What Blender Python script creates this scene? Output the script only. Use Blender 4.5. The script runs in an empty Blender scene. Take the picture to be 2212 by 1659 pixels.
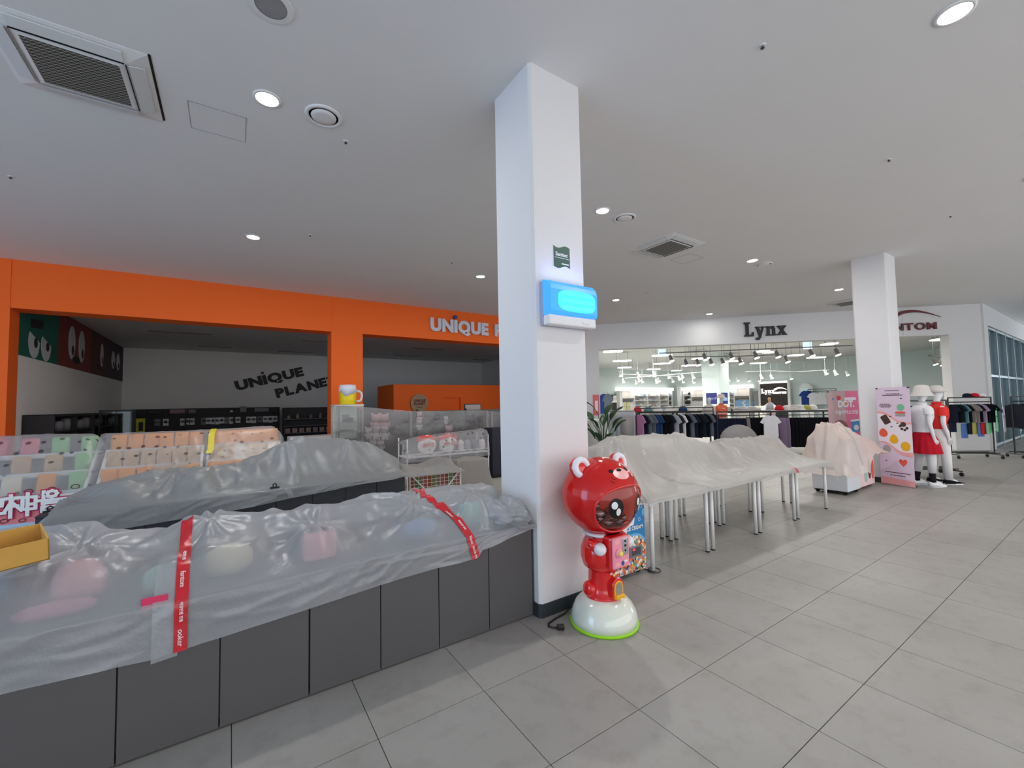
import bpy, math, random
import numpy as np
from mathutils import Matrix, Vector, noise as mnoise

random.seed(7)
SC = bpy.context.scene
COL = SC.collection
PI = math.pi

# ---------------------------------------------------------------- camera
F_PX = 911.833                       # focal length in pixels of the 2212 x 1659 frame
CAM = Vector((0.0, 0.0, 1.63))
CR = Vector((0.83254, -0.553641, -0.018947))
CU = Vector((-0.010726, -0.050305, 0.998676))
CW = Vector((0.553861, 0.831235, 0.047819))
cam_data = bpy.data.cameras.new('camera')
cam = bpy.data.objects.new('camera', cam_data)
COL.objects.link(cam)
cam_data.sensor_fit = 'HORIZONTAL'
cam_data.sensor_width = 36.0
cam_data.lens = F_PX * 36.0 / 2212.0
cam_data.clip_start = 0.05
cam_data.clip_end = 200
cam.matrix_world = Matrix(((CR.x, CU.x, -CW.x, CAM.x), (CR.y, CU.y, -CW.y, CAM.y), (CR.z, CU.z, -CW.z, CAM.z), (0, 0, 0, 1)))
SC.camera = cam

# ---------------------------------------------------------------- world, exposure
SC.view_settings.view_transform = 'Standard'
SC.view_settings.look = 'None'
SC.view_settings.exposure = 0.53
SC.view_settings.gamma = 1.0
SC.view_settings.use_curve_mapping = False
SC.cycles.max_bounces = 5
SC.cycles.use_light_tree = False
SC.cycles.diffuse_bounces = 3
SC.cycles.glossy_bounces = 2
SC.cycles.transmission_bounces = 3
SC.cycles.transparent_max_bounces = 6
SC.cycles.caustics_reflective = False
SC.cycles.caustics_refractive = False
world = bpy.data.worlds.new('daylight')
SC.world = world
world.use_nodes = True
bg = world.node_tree.nodes['Background']
bg.inputs[0].default_value = (0.80, 0.88, 1.0, 1)
bg.inputs[1].default_value = 0.7


def area_light(name, loc, direction, sx, sy, power, color, spread=PI):
    d = bpy.data.lights.new(name, 'AREA')
    d.shape = 'RECTANGLE'
    d.size = sx
    d.size_y = sy
    d.energy = power
    d.color = color
    d.spread = spread
    o = bpy.data.objects.new(name, d)
    COL.objects.link(o)
    o.location = loc
    o.rotation_euler = Vector(direction).to_track_quat('-Z', 'Z').to_euler()
    return o


# daylight of the glazed walls on the left and behind the camera
area_light('window_daylight_left', (-8.6, 2.5, 2.0), (1, 0, -0.02), 14, 3.6, 480, (0.28, 0.60, 1.0))
area_light('window_daylight_rear', (6.0, -5.6, 2.0), (0, 1, 0.0), 22, 3.6, 235, (1.0, 0.95, 0.92))
# daylight through the glass front at the far right end
area_light('window_daylight_end', (29.0, -1.0, 2.1), (-1, 0.1, 0), 6, 3.8, 140, (0.85, 0.94, 1.0))


# ---------------------------------------------------------------- measuring helpers (photograph -> place)
def ray(px, py):
    return CW * F_PX + CR * (px - 1106) - CU * (py - 829.5)


def onz(px, py, z):
    d = ray(px, py)
    return CAM + d * ((z - CAM.z) / d.z)


def ony(px, py, y):
    d = ray(px, py)
    return CAM + d * (y / d.y)


def onx(px, py, x):
    d = ray(px, py)
    return CAM + d * (x / d.x)


def ond(px, py, s):                   # the diagonal planes x + y = s, parallel to the clothes shop front
    d = ray(px, py)
    return CAM + d * (s / (d.x + d.y))


def topx(p):
    v = Vector(p) - CAM
    k = v.dot(CW)
    return 1106 + F_PX * v.dot(CR) / k, 829.5 - F_PX * v.dot(CU) / k


# ---------------------------------------------------------------- materials
def lin(c):
    return tuple(((x / 255.0) / 12.92 if x <= 10 else (((x / 255.0) + 0.055) / 1.055) ** 2.4) for x in c)


MATS = {}


def mat(name, rgb, rough=0.5, metal=0.0, spec=0.5, var=0.06, scale=8.0, bump=0.0, bscale=60.0, emit=0.0, coat=0.0, erbg=None):
    if name in MATS:
        return MATS[name]
    m = bpy.data.materials.new(name)
    m.use_nodes = True
    nt = m.node_tree
    b = nt.nodes['Principled BSDF']
    c = lin(rgb)
    b.inputs['Base Color'].default_value = (*c, 1)
    b.inputs['Roughness'].default_value = rough
    b.inputs['Metallic'].default_value = metal
    b.inputs['Specular IOR Level'].default_value = spec
    b.inputs['Coat Weight'].default_value = coat
    if var > 0:
        tc = nt.nodes.new('ShaderNodeTexCoord')
        n = nt.nodes.new('ShaderNodeTexNoise')
        n.inputs['Scale'].default_value = scale
        n.inputs['Detail'].default_value = 4
        nt.links.new(tc.outputs['Object'], n.inputs['Vector'])
        mx = nt.nodes.new('ShaderNodeMix')
        mx.data_type = 'RGBA'
        mx.inputs[6].default_value = (*[max(0, x * (1 - var)) for x in c], 1)
        mx.inputs[7].default_value = (*[min(1, x * (1 + var)) for x in c], 1)
        nt.links.new(n.outputs['Fac'], mx.inputs[0])
        nt.links.new(mx.outputs[2], b.inputs['Base Color'])
        if bump > 0:
            n2 = nt.nodes.new('ShaderNodeTexNoise')
            n2.inputs['Scale'].default_value = bscale
            n2.inputs['Detail'].default_value = 5
            nt.links.new(tc.outputs['Object'], n2.inputs['Vector'])
            bp = nt.nodes.new('ShaderNodeBump')
            bp.inputs['Strength'].default_value = bump
            bp.inputs['Distance'].default_value = 0.01
            nt.links.new(n2.outputs['Fac'], bp.inputs['Height'])
            nt.links.new(bp.outputs['Normal'], b.inputs['Normal'])
    if emit > 0:
        b.inputs['Emission Color'].default_value = (*(lin(erbg) if erbg else c), 1)
        b.inputs['Emission Strength'].default_value = emit
    MATS[name] = m
    return m


def sheet_mat(name, rgb, cover=0.62, rough=0.35, spots=None, bump=0.25, gloss=0.12, bscale=9.0):
    """thin milky plastic: part see-through, part white film lit from both sides, with a soft sheen"""
    m = bpy.data.materials.new(name)
    m.use_nodes = True
    nt = m.node_tree
    nt.nodes.clear()
    N = nt.nodes.new
    out = N('ShaderNodeOutputMaterial')
    tc = N('ShaderNodeTexCoord')
    tr = N('ShaderNodeBsdfTransparent')
    di = N('ShaderNodeBsdfDiffuse')
    tl = N('ShaderNodeBsdfTranslucent')
    gl = N('ShaderNodeBsdfGlossy')
    gl.inputs['Roughness'].default_value = rough
    c = lin(rgb)
    di.inputs[0].default_value = (*c, 1)
    tl.inputs[0].default_value = (*c, 1)
    n = N('ShaderNodeTexNoise')
    n.inputs['Scale'].default_value = bscale
    n.inputs['Detail'].default_value = 6
    n.inputs['Roughness'].default_value = 0.6
    nt.links.new(tc.outputs['Object'], n.inputs['Vector'])
    bp = N('ShaderNodeBump')
    bp.inputs['Strength'].default_value = bump
    bp.inputs['Distance'].default_value = 0.04
    nt.links.new(n.outputs['Fac'], bp.inputs['Height'])
    for k in (di, tl, gl):
        nt.links.new(bp.outputs['Normal'], k.inputs['Normal'])
    if spots:
        vo = N('ShaderNodeTexVoronoi')
        vo.inputs['Scale'].default_value = spots[0]
        vo.inputs['Randomness'].default_value = 0.55
        nt.links.new(tc.outputs['Object'], vo.inputs['Vector'])
        rp = N('ShaderNodeValToRGB')
        rp.color_ramp.elements[0].position = 0.16
        rp.color_ramp.elements[0].color = (1, 1, 1, 1)
        rp.color_ramp.elements[1].position = 0.27
        rp.color_ramp.elements[1].color = (0, 0, 0, 1)
        nt.links.new(vo.outputs['Distance'], rp.inputs[0])
        mx = N('ShaderNodeMix')
        mx.data_type = 'RGBA'
        mx.inputs[6].default_value = (*c, 1)
        mx.inputs[7].default_value = (*lin(spots[1]), 1)
        nt.links.new(rp.outputs[0], mx.inputs[0])
        nt.links.new(mx.outputs[2], di.inputs[0])
        nt.links.new(mx.outputs[2], tl.inputs[0])
        cv = N('ShaderNodeMath')
        cv.operation = 'MULTIPLY_ADD'
        cv.inputs[1].default_value = 0.4
        cv.inputs[2].default_value = cover
        nt.links.new(rp.outputs[0], cv.inputs[0])
    m1 = N('ShaderNodeMixShader')
    m1.inputs[0].default_value = 0.4
    nt.links.new(di.outputs[0], m1.inputs[1])
    nt.links.new(tl.outputs[0], m1.inputs[2])
    m2 = N('ShaderNodeMixShader')
    m2.inputs[0].default_value = gloss
    nt.links.new(m1.outputs[0], m2.inputs[1])
    nt.links.new(gl.outputs[0], m2.inputs[2])
    m3 = N('ShaderNodeMixShader')
    m3.inputs[0].default_value = cover
    if spots:
        nt.links.new(cv.outputs[0], m3.inputs[0])
    nt.links.new(tr.outputs[0], m3.inputs[1])
    nt.links.new(m2.outputs[0], m3.inputs[2])
    nt.links.new(m3.outputs[0], out.inputs['Surface'])
    MATS[name] = m
    return m


def glass_mat(name, rgb=(235, 245, 245), cover=0.12, rough=0.05, tint=(255, 255, 255)):
    m = bpy.data.materials.new(name)
    m.use_nodes = True
    nt = m.node_tree
    nt.nodes.clear()
    N = nt.nodes.new
    out = N('ShaderNodeOutputMaterial')
    tr = N('ShaderNodeBsdfTransparent')
    tr.inputs[0].default_value = (*lin(tint), 1)
    gl = N('ShaderNodeBsdfGlossy')
    gl.inputs[0].default_value = (*lin(rgb), 1)
    gl.inputs['Roughness'].default_value = rough
    fr = N('ShaderNodeFresnel')
    fr.inputs['IOR'].default_value = 1.45
    ad = N('ShaderNodeMath')
    ad.operation = 'ADD'
    ad.inputs[1].default_value = cover
    nt.links.new(fr.outputs[0], ad.inputs[0])
    mx = N('ShaderNodeMixShader')
    nt.links.new(ad.outputs[0], mx.inputs[0])
    nt.links.new(tr.outputs[0], mx.inputs[1])
    nt.links.new(gl.outputs[0], mx.inputs[2])
    nt.links.new(mx.outputs[0], out.inputs['Surface'])
    MATS[name] = m
    return m


def emit_mat(name, rgb, strength):
    return mat(name, rgb, 0.5, 0, 0.2, 0.0, emit=strength, erbg=rgb)


# ---------------------------------------------------------------- mesh builder
class MB:
    def __init__(self):
        self.v = []
        self.f = []

    def add(self, vs, fs):
        o = len(self.v)
        self.v += [tuple(p) for p in vs]
        self.f += [tuple(i + o for i in q) for q in fs]
        return self

    def box(self, x0, x1, y0, y1, z0, z1):
        return self.add([(x0, y0, z0), (x1, y0, z0), (x1, y1, z0), (x0, y1, z0), (x0, y0, z1), (x1, y0, z1), (x1, y1, z1), (x0, y1, z1)],
                        [(3, 2, 1, 0), (4, 5, 6, 7), (0, 1, 5, 4), (1, 2, 6, 5), (2, 3, 7, 6), (3, 0, 4, 7)])

    def obox(self, c, ax, ay, az):     # centre and three half-axis vectors
        c, ax, ay, az = map(Vector, (c, ax, ay, az))
        vs = [c + ax * i + ay * j + az * k for k in (-1, 1) for (i, j) in ((-1, -1), (1, -1), (1, 1), (-1, 1))]
        return self.add(vs, [(3, 2, 1, 0), (4, 5, 6, 7), (0, 1, 5, 4), (1, 2, 6, 5), (2, 3, 7, 6), (3, 0, 4, 7)])

    def tube(self, pts, r, n=8, cap=True, radii=None):
        pts = [Vector(p) for p in pts]
        rings = []
        up = None
        for i, p in enumerate(pts):
            a = pts[max(i - 1, 0)]
            b = pts[min(i + 1, len(pts) - 1)]
            t = (b - a).normalized()
            if up is None:
                up = Vector((0, 0, 1)) if abs(t.z) < 0.9 else Vector((1, 0, 0))
            s = t.cross(up).normalized()
            up = s.cross(t).normalized()
            rr = radii[i] if radii else r
            rings.append([p + (s * math.cos(2 * PI * k / n) + up * math.sin(2 * PI * k / n)) * rr for k in range(n)])
        return self.rings(rings, cap)

    def rings(self, rings, cap=True, closed=True):
        n = len(rings[0])
        vs = [p for r in rings for p in r]
        fs = []
        for i in range(len(rings) - 1):
            for k in range(n if closed else n - 1):
                a, b = i * n + k, i * n + (k + 1) % n
                fs.append((a, b, b + n, a + n))
        if cap:
            fs.append(tuple(range(n - 1, -1, -1)))
            fs.append(tuple(range((len(rings) - 1) * n, len(rings) * n)))
        return self.add(vs, fs)

    def lathe(self, prof, n=24, c=(0, 0, 0), sx=1, sy=1, cap=True):
        rings = [[(c[0] + r * sx * math.cos(2 * PI * k / n), c[1] + r * sy * math.sin(2 * PI * k / n), c[2] + z) for k in range(n)] for r, z in prof]
        return self.rings(rings, cap)

    def ell(self, c, r, n=16, m=10):
        prof = [(math.sin(PI * i / m), -math.cos(PI * i / m)) for i in range(m + 1)]
        prof[0] = (0.02, -1)
        prof[-1] = (0.02, 1)
        rings = [[(c[0] + r[0] * q * math.cos(2 * PI * k / n), c[1] + r[1] * q * math.sin(2 * PI * k / n), c[2] + r[2] * z) for k in range(n)] for q, z in prof]
        return self.rings(rings, True)

    def prism(self, poly, o, ex, ey, ez):   # 2D outline (u,v) at origin o, axes ex,ey; extruded by vector ez
        o, ex, ey, ez = map(Vector, (o, ex, ey, ez))
        a = [o + ex * u + ey * v for u, v in poly]
        n = len(a)
        vs = a + [p + ez for p in a]
        fs = [tuple(range(n - 1, -1, -1)), tuple(range(n, 2 * n))] + [(i, (i + 1) % n, n + (i + 1) % n, n + i) for i in range(n)]
        return self.add(vs, fs)

    def grid(self, A):                 # A: array (ni, nj, 3)
        ni, nj = A.shape[:2]
        vs = [tuple(map(float, A[i, j])) for i in range(ni) for j in range(nj)]
        fs = [(i * nj + j, (i + 1) * nj + j, (i + 1) * nj + j + 1, i * nj + j + 1) for i in range(ni - 1) for j in range(nj - 1)]
        return self.add(vs, fs)

    def mesh(self, name, m, smooth=False):
        me = bpy.data.meshes.new(name)
        me.from_pydata(self.v, [], self.f)
        if m:
            me.materials.append(MATS[m] if isinstance(m, str) else m)
        if smooth:
            me.polygons.foreach_set('use_smooth', [True] * len(me.polygons))
        me.update()
        return me

    def build(self, name, m, parent=None, smooth=False, world=False, bevel=0.0, label=None):
        return link(self.mesh(name, m, smooth), name, parent, world, bevel, label)


WM = {}


def link(me, name, parent=None, world=False, bevel=0.0, label=None):
    o = bpy.data.objects.new(name, me)
    COL.objects.link(o)
    if parent is not None:
        o.parent = parent
        if world:
            o.matrix_parent_inverse = WM[parent.name].inverted()
            WM[o.name] = Matrix.Identity(4)
        else:
            WM[o.name] = WM[parent.name].copy()
    else:
        WM[o.name] = Matrix.Identity(4)
    if bevel > 0:
        b = o.modifiers.new('soft_edges', 'BEVEL')
        b.width = bevel
        b.segments = 2
        b.limit_method = 'ANGLE'
    if label:
        o['label'] = label
    return o


def tag(o, label=None, cat=None, group=None, kind=None):
    if label:
        o['label'] = label
    if cat:
        o['category'] = cat
    if group:
        o['group'] = group
    if kind:
        o['kind'] = kind
    return o


def thing(name, label, cat, loc=(0, 0, 0), rz=0.0, group=None):
    o = bpy.data.objects.new(name, None)
    o.empty_display_size = 0.1
    COL.objects.link(o)
    o.location = loc
    o.rotation_euler = (0, 0, rz)
    WM[o.name] = Matrix.Translation(Vector(loc)) @ Matrix.Rotation(rz, 4, 'Z')
    return tag(o, label, cat, group)


def dup(root, loc, rz=None, label=None, group=None, swap=None):
    """a copy of a thing with its parts and sub-parts; swap: {material name: other material}"""
    def cp(o, parent):
        c = o.copy()
        COL.objects.link(c)
        c.parent = parent
        if swap and c.type == 'MESH' and c.data.materials and c.data.materials[0] and c.data.materials[0].name in swap:
            key = (c.data.name, swap[c.data.materials[0].name])
            if key not in SWAPPED:
                d = c.data.copy()
                d.materials[0] = MATS[swap[c.data.materials[0].name]]
                SWAPPED[key] = d
            c.data = SWAPPED[key]
        for ch in kids(o):
            cp(ch, c)
        return c
    r = cp(root, None)
    r.location = loc
    if rz is not None:
        r.rotation_euler = (0, 0, rz)
    WM[r.name] = Matrix.Translation(Vector(loc)) @ Matrix.Rotation(r.rotation_euler[2], 4, 'Z')
    return tag(r, label, None, group)


SWAPPED = {}
KIDS = {}


def kids(o):
    return list(o.children)


def struct(name, mb, m, parent=None, bevel=0.0, label=None, smooth=False):
    o = mb.build(name, m, parent, smooth, parent is not None, bevel, label)
    if parent is None:
        o['kind'] = 'structure'
    return o


ORD = ['first', 'second', 'third', 'fourth', 'fifth', 'sixth', 'seventh', 'eighth', 'ninth', 'tenth', 'eleventh', 'twelfth', 'thirteenth',
       'fourteenth', 'fifteenth', 'sixteenth', 'seventeenth', 'eighteenth', 'nineteenth', 'twentieth', 'twenty-first', 'twenty-second', 'twenty-third', 'twenty-fourth']


def glyph_mesh(s, size, ext=0.0, offset=0.0, shear=0.0, align='LEFT', m=None, bevel=0.0, spacing=1.0):
    c = bpy.data.curves.new('glyph', 'FONT')
    c.body = s
    c.size = size
    c.extrude = ext
    c.offset = offset
    c.shear = shear
    c.align_x = align
    c.resolution_u = 3
    c.space_character = spacing
    c.bevel_depth = bevel
    c.bevel_resolution = 0
    o = bpy.data.objects.new('glyph', c)
    me = bpy.data.meshes.new_from_object(o)
    bpy.data.objects.remove(o)
    bpy.data.curves.remove(c)
    if m:
        me.materials.clear()
        me.materials.append(MATS[m])
    return me


def place(me, o, ex, ey, ez=None):
    """move a flat mesh (xy) so that its x runs along ex and its y along ey"""
    ex, ey = Vector(ex), Vector(ey)
    ez = Vector(ez) if ez else ex.cross(ey).normalized()
    M = Matrix(((ex.x, ey.x, ez.x, o[0]), (ex.y, ey.y, ez.y, o[1]), (ex.z, ey.z, ez.z, o[2]), (0, 0, 0, 1)))
    me.transform(M)
    return me


def write(name, s, size, o, ex, ey, m, parent, ext=0.001, offset=0.0, shear=0.0, align='CENTER', world=True, spacing=1.0, bevel=0.0):
    me = place(glyph_mesh(s, size, ext, offset, shear, align, m, bevel, spacing), o, ex, ey)
    me.name = name
    return link(me, name, parent, world)


def letters(s, size, o, ex, ey, m, parent, ext, offset, gap, name='letter', world=True, fit=None):
    """one mesh for each character, set side by side; fit = total width wanted"""
    ex, ey = Vector(ex).normalized(), Vector(ey).normalized()
    items = []
    x = 0.0
    for ch in s:
        if ch == ' ':
            x += size * 0.36
            continue
        me = glyph_mesh('I' if ch == '|' else ch, size, ext, offset, 0, 'LEFT', m)
        co = np.zeros(len(me.vertices) * 3)
        me.vertices.foreach_get('co', co)
        xs = co[0::3]
        x0, x1 = xs.min(), xs.max()
        items.append((me, x - x0, x1 - x0))
        x += (x1 - x0) + gap
    total = x - gap
    k = fit / total if fit else 1.0
    out = []
    for me, dx, w in items:
        place(me, Vector(o) + ex * dx * k, ex * k, ey, ex.cross(ey))
        me.name = name
        out.append((link(me, name, parent, world), (dx + w / 2 + 0) * k))
    return out


def disc(mb, o, ex, ey, ru, rv, thick, n=20):
    ex, ey = Vector(ex), Vector(ey)
    return mb.prism([(ru * math.cos(2 * PI * k / n), rv * math.sin(2 * PI * k / n)) for k in range(n)], o, ex, ey, ex.cross(ey).normalized() * thick)


Z = Vector((0, 0, 1))
X = Vector((1, 0, 0))
Y = Vector((0, 1, 0))
DG = Vector((1, -1, 0)).normalized()      # along the clothes shop front, left to right
DN = Vector((-1, -1, 0)).normalized()     # out of that front, towards the hall
H = 4.40

# ================================================================ MATERIALS
mat('ceiling_paint', (232, 231, 230), 0.9, var=0.02, scale=1.5, spec=0.2)
mat('wall_paint', (222, 221, 220), 0.8, var=0.02, scale=2, spec=0.3)
mat('pillar_paint', (226, 225, 226), 0.75, var=0.015, scale=3, spec=0.3)
mat('inner_wall_paint', (242, 240, 235), 0.85, var=0.03, scale=2, spec=0.2)
mat('mint_wall_paint', (224, 236, 233), 0.85, var=0.02, scale=2, spec=0.2)
mat('orange_paint', (255, 110, 36), 0.65, var=0.03, scale=2, spec=0.3)
mat('dark_base', (48, 52, 58), 0.5, var=0.06)
mat('shop_ceiling_paint', (228, 228, 226), 0.9, var=0.02, scale=2, spec=0.2)
mat('white_plastic', (232, 232, 232), 0.4, var=0.01)
mat('white_metal', (228, 228, 226), 0.35, var=0.02, scale=20)
mat('black_metal', (26, 26, 28), 0.4, var=0.1)
mat('black_matte', (22, 22, 24), 0.8, var=0.1)
mat('black_gap', (8, 8, 9), 0.9, var=0.05)
mat('counter_panel', (84, 82, 83), 0.55, var=0.05, scale=3, bump=0.05, bscale=300)
mat('counter_edge', (60, 60, 63), 0.5, var=0.05)
mat('counter_black', (44, 45, 49), 0.55, var=0.06)
mat('chrome', (205, 208, 212), 0.15, 1.0, var=0.02)
mat('steel', (150, 152, 156), 0.3, 0.9, var=0.04)
mat('grille_dark', (78, 78, 74), 0.6, var=0.08)
mat('grille_line', (150, 150, 142), 0.5, var=0.05)
mat('vent_gap', (60, 60, 58), 0.7, var=0.05)
mat('sensor_dark', (70, 70, 72), 0.6, var=0.05)
emit_mat('lamp_white', (255, 255, 255), 14.0)
emit_mat('pendant_white', (255, 253, 248), 3.0)
emit_mat('spot_white', (255, 253, 248), 3.0)
emit_mat('strip_white', (255, 253, 250), 0.8)


def floor_mat():
    m = bpy.data.materials.new('porcelain_tile')
    m.use_nodes = True
    nt = m.node_tree
    b = nt.nodes['Principled BSDF']
    N = nt.nodes.new
    geo = N('ShaderNodeNewGeometry')
    oi = N('ShaderNodeObjectInfo')
    n1 = N('ShaderNodeTexNoise')
    n1.inputs['Scale'].default_value = 1.1
    n1.inputs['Detail'].default_value = 5
    n2 = N('ShaderNodeTexNoise')
    n2.inputs['Scale'].default_value = 7.0
    n2.inputs['Detail'].default_value = 8
    n2.inputs['Roughness'].default_value = 0.65
    n3 = N('ShaderNodeTexNoise')
    n3.inputs['Scale'].default_value = 160.0
    for n in (n1, n2, n3):
        nt.links.new(geo.outputs['Position'], n.inputs['Vector'])
    r1 = N('ShaderNodeValToRGB')
    r1.color_ramp.elements[0].position = 0.3
    r1.color_ramp.elements[0].color = (*lin((156, 152, 145)), 1)
    r1.color_ramp.elements[1].position = 0.7
    r1.color_ramp.elements[1].color = (*lin((168, 165, 159)), 1)
    nt.links.new(n1.outputs['Fac'], r1.inputs[0])
    r2 = N('ShaderNodeValToRGB')
    r2.color_ramp.elements[0].position = 0.28
    r2.color_ramp.elements[0].color = (0.86, 0.85, 0.84, 1)
    r2.color_ramp.elements[1].position = 0.5
    r2.color_ramp.elements[1].color = (1, 1, 1, 1)
    nt.links.new(n2.outputs['Fac'], r2.inputs[0])
    mx = N('ShaderNodeMix')
    mx.data_type = 'RGBA'
    mx.blend_type = 'MULTIPLY'
    mx.inputs[0].default_value = 1.0
    nt.links.new(r1.outputs[0], mx.inputs[6])
    nt.links.new(r2.outputs[0], mx.inputs[7])
    mr = N('ShaderNodeMapRange')
    mr.inputs['From Min'].default_value = 0
    mr.inputs['From Max'].default_value = 1
    mr.inputs['To Min'].default_value = 0.96
    mr.inputs['To Max'].default_value = 1.03
    nt.links.new(oi.outputs['Random'], mr.inputs['Value'])
    mx2 = N('ShaderNodeMix')
    mx2.data_type = 'RGBA'
    mx2.blend_type = 'MULTIPLY'
    mx2.inputs[0].default_value = 1.0
    nt.links.new(mx.outputs[2], mx2.inputs[6])
    cb = N('ShaderNodeCombineColor')
    for k in range(3):
        nt.links.new(mr.outputs[0], cb.inputs[k])
    nt.links.new(cb.outputs[0], mx2.inputs[7])
    nt.links.new(mx2.outputs[2], b.inputs['Base Color'])
    b.inputs['Roughness'].default_value = 0.42
    b.inputs['Specular IOR Level'].default_value = 0.35
    bp = N('ShaderNodeBump')
    bp.inputs['Strength'].default_value = 0.04
    bp.inputs['Distance'].default_value = 0.004
    nt.links.new(n3.outputs['Fac'], bp.inputs['Height'])
    nt.links.new(bp.outputs['Normal'], b.inputs['Normal'])
    MATS['porcelain_tile'] = m


floor_mat()
mat('tile_grout', (122, 120, 115), 0.8, var=0.05)

# ================================================================ THE HALL
X0, X1, Y0, Y1 = -9.0, 29.6, -6.0, 21.2
fl = struct('floor', MB().box(X0, X1, Y0, Y1, -0.12, -0.008), 'tile_grout')
tag(fl, 'pale grey porcelain tile floor of the mall hall')
G = 0.6
GX, GY = 0.02, 0.375
gap = 0.0022
tile_me = MB().box(gap, G - gap, gap, G - gap, -0.008, 0.0).mesh('floor_tile', 'porcelain_tile')
cells = []
for i in range(math.ceil((X0 - GX) / G), math.floor((X1 - GX) / G)):
    for j in range(math.ceil((Y0 - GY) / G), math.floor((Y1 - GY) / G)):
        x, y = GX + i * G, GY + j * G
        v = Vector((x + G / 2, y + G / 2, 0)) - CAM
        k = v.dot(CW)
        show = 0.0
        if k > 0.35:
            u, w = topx((x + G / 2, y + G / 2, 0))
            if -150 < u < 2360 and w < 1830 and not (x < 1.5 and y > 2.5) and not (y > 3.3 and x < 8.0):
                show = 1.0 / (v.length ** 3)
        cells.append((show, x, y))
cells.sort(reverse=True)
rest = MB()
for n, (s, x, y) in enumerate(cells):
    if n < 290 and s > 0:
        o = link(tile_me, 'floor_tile', fl)
        o.location = (x, y, 0)
    else:
        rest.box(x + gap, x + G - gap, y + gap, y + G - gap, -0.008, 0.0)
tag(rest.build('floor_tile_field', 'porcelain_tile', fl), kind='stuff')

ce = struct('ceiling', MB().box(X0, 30.5, Y0, 11.2, H, H + 0.15), 'ceiling_paint')
tag(ce, 'flat grey-white plaster ceiling of the hall')

# pillars
for nm, px, lab in (('wall_pillar_near', 1.976, 'tall white square pillar between the covered counter and the tables'),
                    ('wall_pillar_far', 10.376, 'white square pillar behind the pink banners')):
    c = 0.022
    w, d, y0 = 0.558, 0.55, 2.633
    poly = [(px + c, y0), (px + w - c, y0), (px + w, y0 + c), (px + w, y0 + d - c), (px + w - c, y0 + d), (px + c, y0 + d), (px, y0 + d - c), (px, y0 + c)]
    p = struct(nm, MB().prism(poly, (0, 0, 0.0), X, Y, Z * H), 'pillar_paint')
    tag(p, lab)
    b = [(px + w / 2 + (u - px - w / 2) * 1.035, y0 + d / 2 + (v - y0 - d / 2) * 1.035) for u, v in poly]
    struct('baseboard', MB().prism(b, (0, 0, 0), X, Y, Z * 0.1), 'dark_base', p)

# orange shop front
YF = 11.15
wf = struct('wall_storefront', MB().box(-6.5, 10.45, YF, YF + 0.5, 3.52, H), 'orange_paint')
tag(wf, 'wide orange header beam over the dark gift shop')
struct('wall_storefront_end', MB().box(-6.5, -3.3, YF, YF + 0.42, 0, 3.52), 'orange_paint')
struct('wall_storefront_column', MB().box(2.06, 2.82, YF, YF + 0.5, 0, 3.52), 'orange_paint')
struct('wall_storefront_corner', MB().box(9.6, 10.45, YF, YF + 0.5, 0, 3.52), 'wall_paint')
struct('trim_1', MB().box(-3.325, -3.3, YF - 0.012, YF + 0.01, 3.52, H), 'orange_paint')
struct('trim_2', MB().box(2.06, 2.085, YF - 0.008, YF + 0.01, 3.53, H), 'orange_paint')

# gift shop shell
HS = 4.0
struct('ceiling_gift_shop', MB().box(-3.5, 11.9, YF + 0.5, 20.95, HS, HS + 0.2), 'shop_ceiling_paint')
wl = struct('wall_gift_shop_left', MB().box(-3.55, -3.35, YF + 0.4, 20.95, 0, HS), 'inner_wall_paint')
wb = struct('wall_back', MB().box(-3.55, 29.6, 20.9, 21.1, 0, H), 'inner_wall_paint')
struct('wall_partition', MB().box(11.85, 11.95, 12.7, 20.9, 0, HS), 'inner_wall_paint')
struct('wall_clothes_shop_side', MB().prism([(10.44, 11.2), (10.55, 11.1), (20.45, 20.84), (20.34, 20.95)], (0, 0, 0), X, Y, Z * HS), 'mint_wall_paint')
struct('floor_low_platform', MB().box(1.1, 2.9, 10.55, 11.15, 0, 0.98), 'wall_paint')

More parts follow.
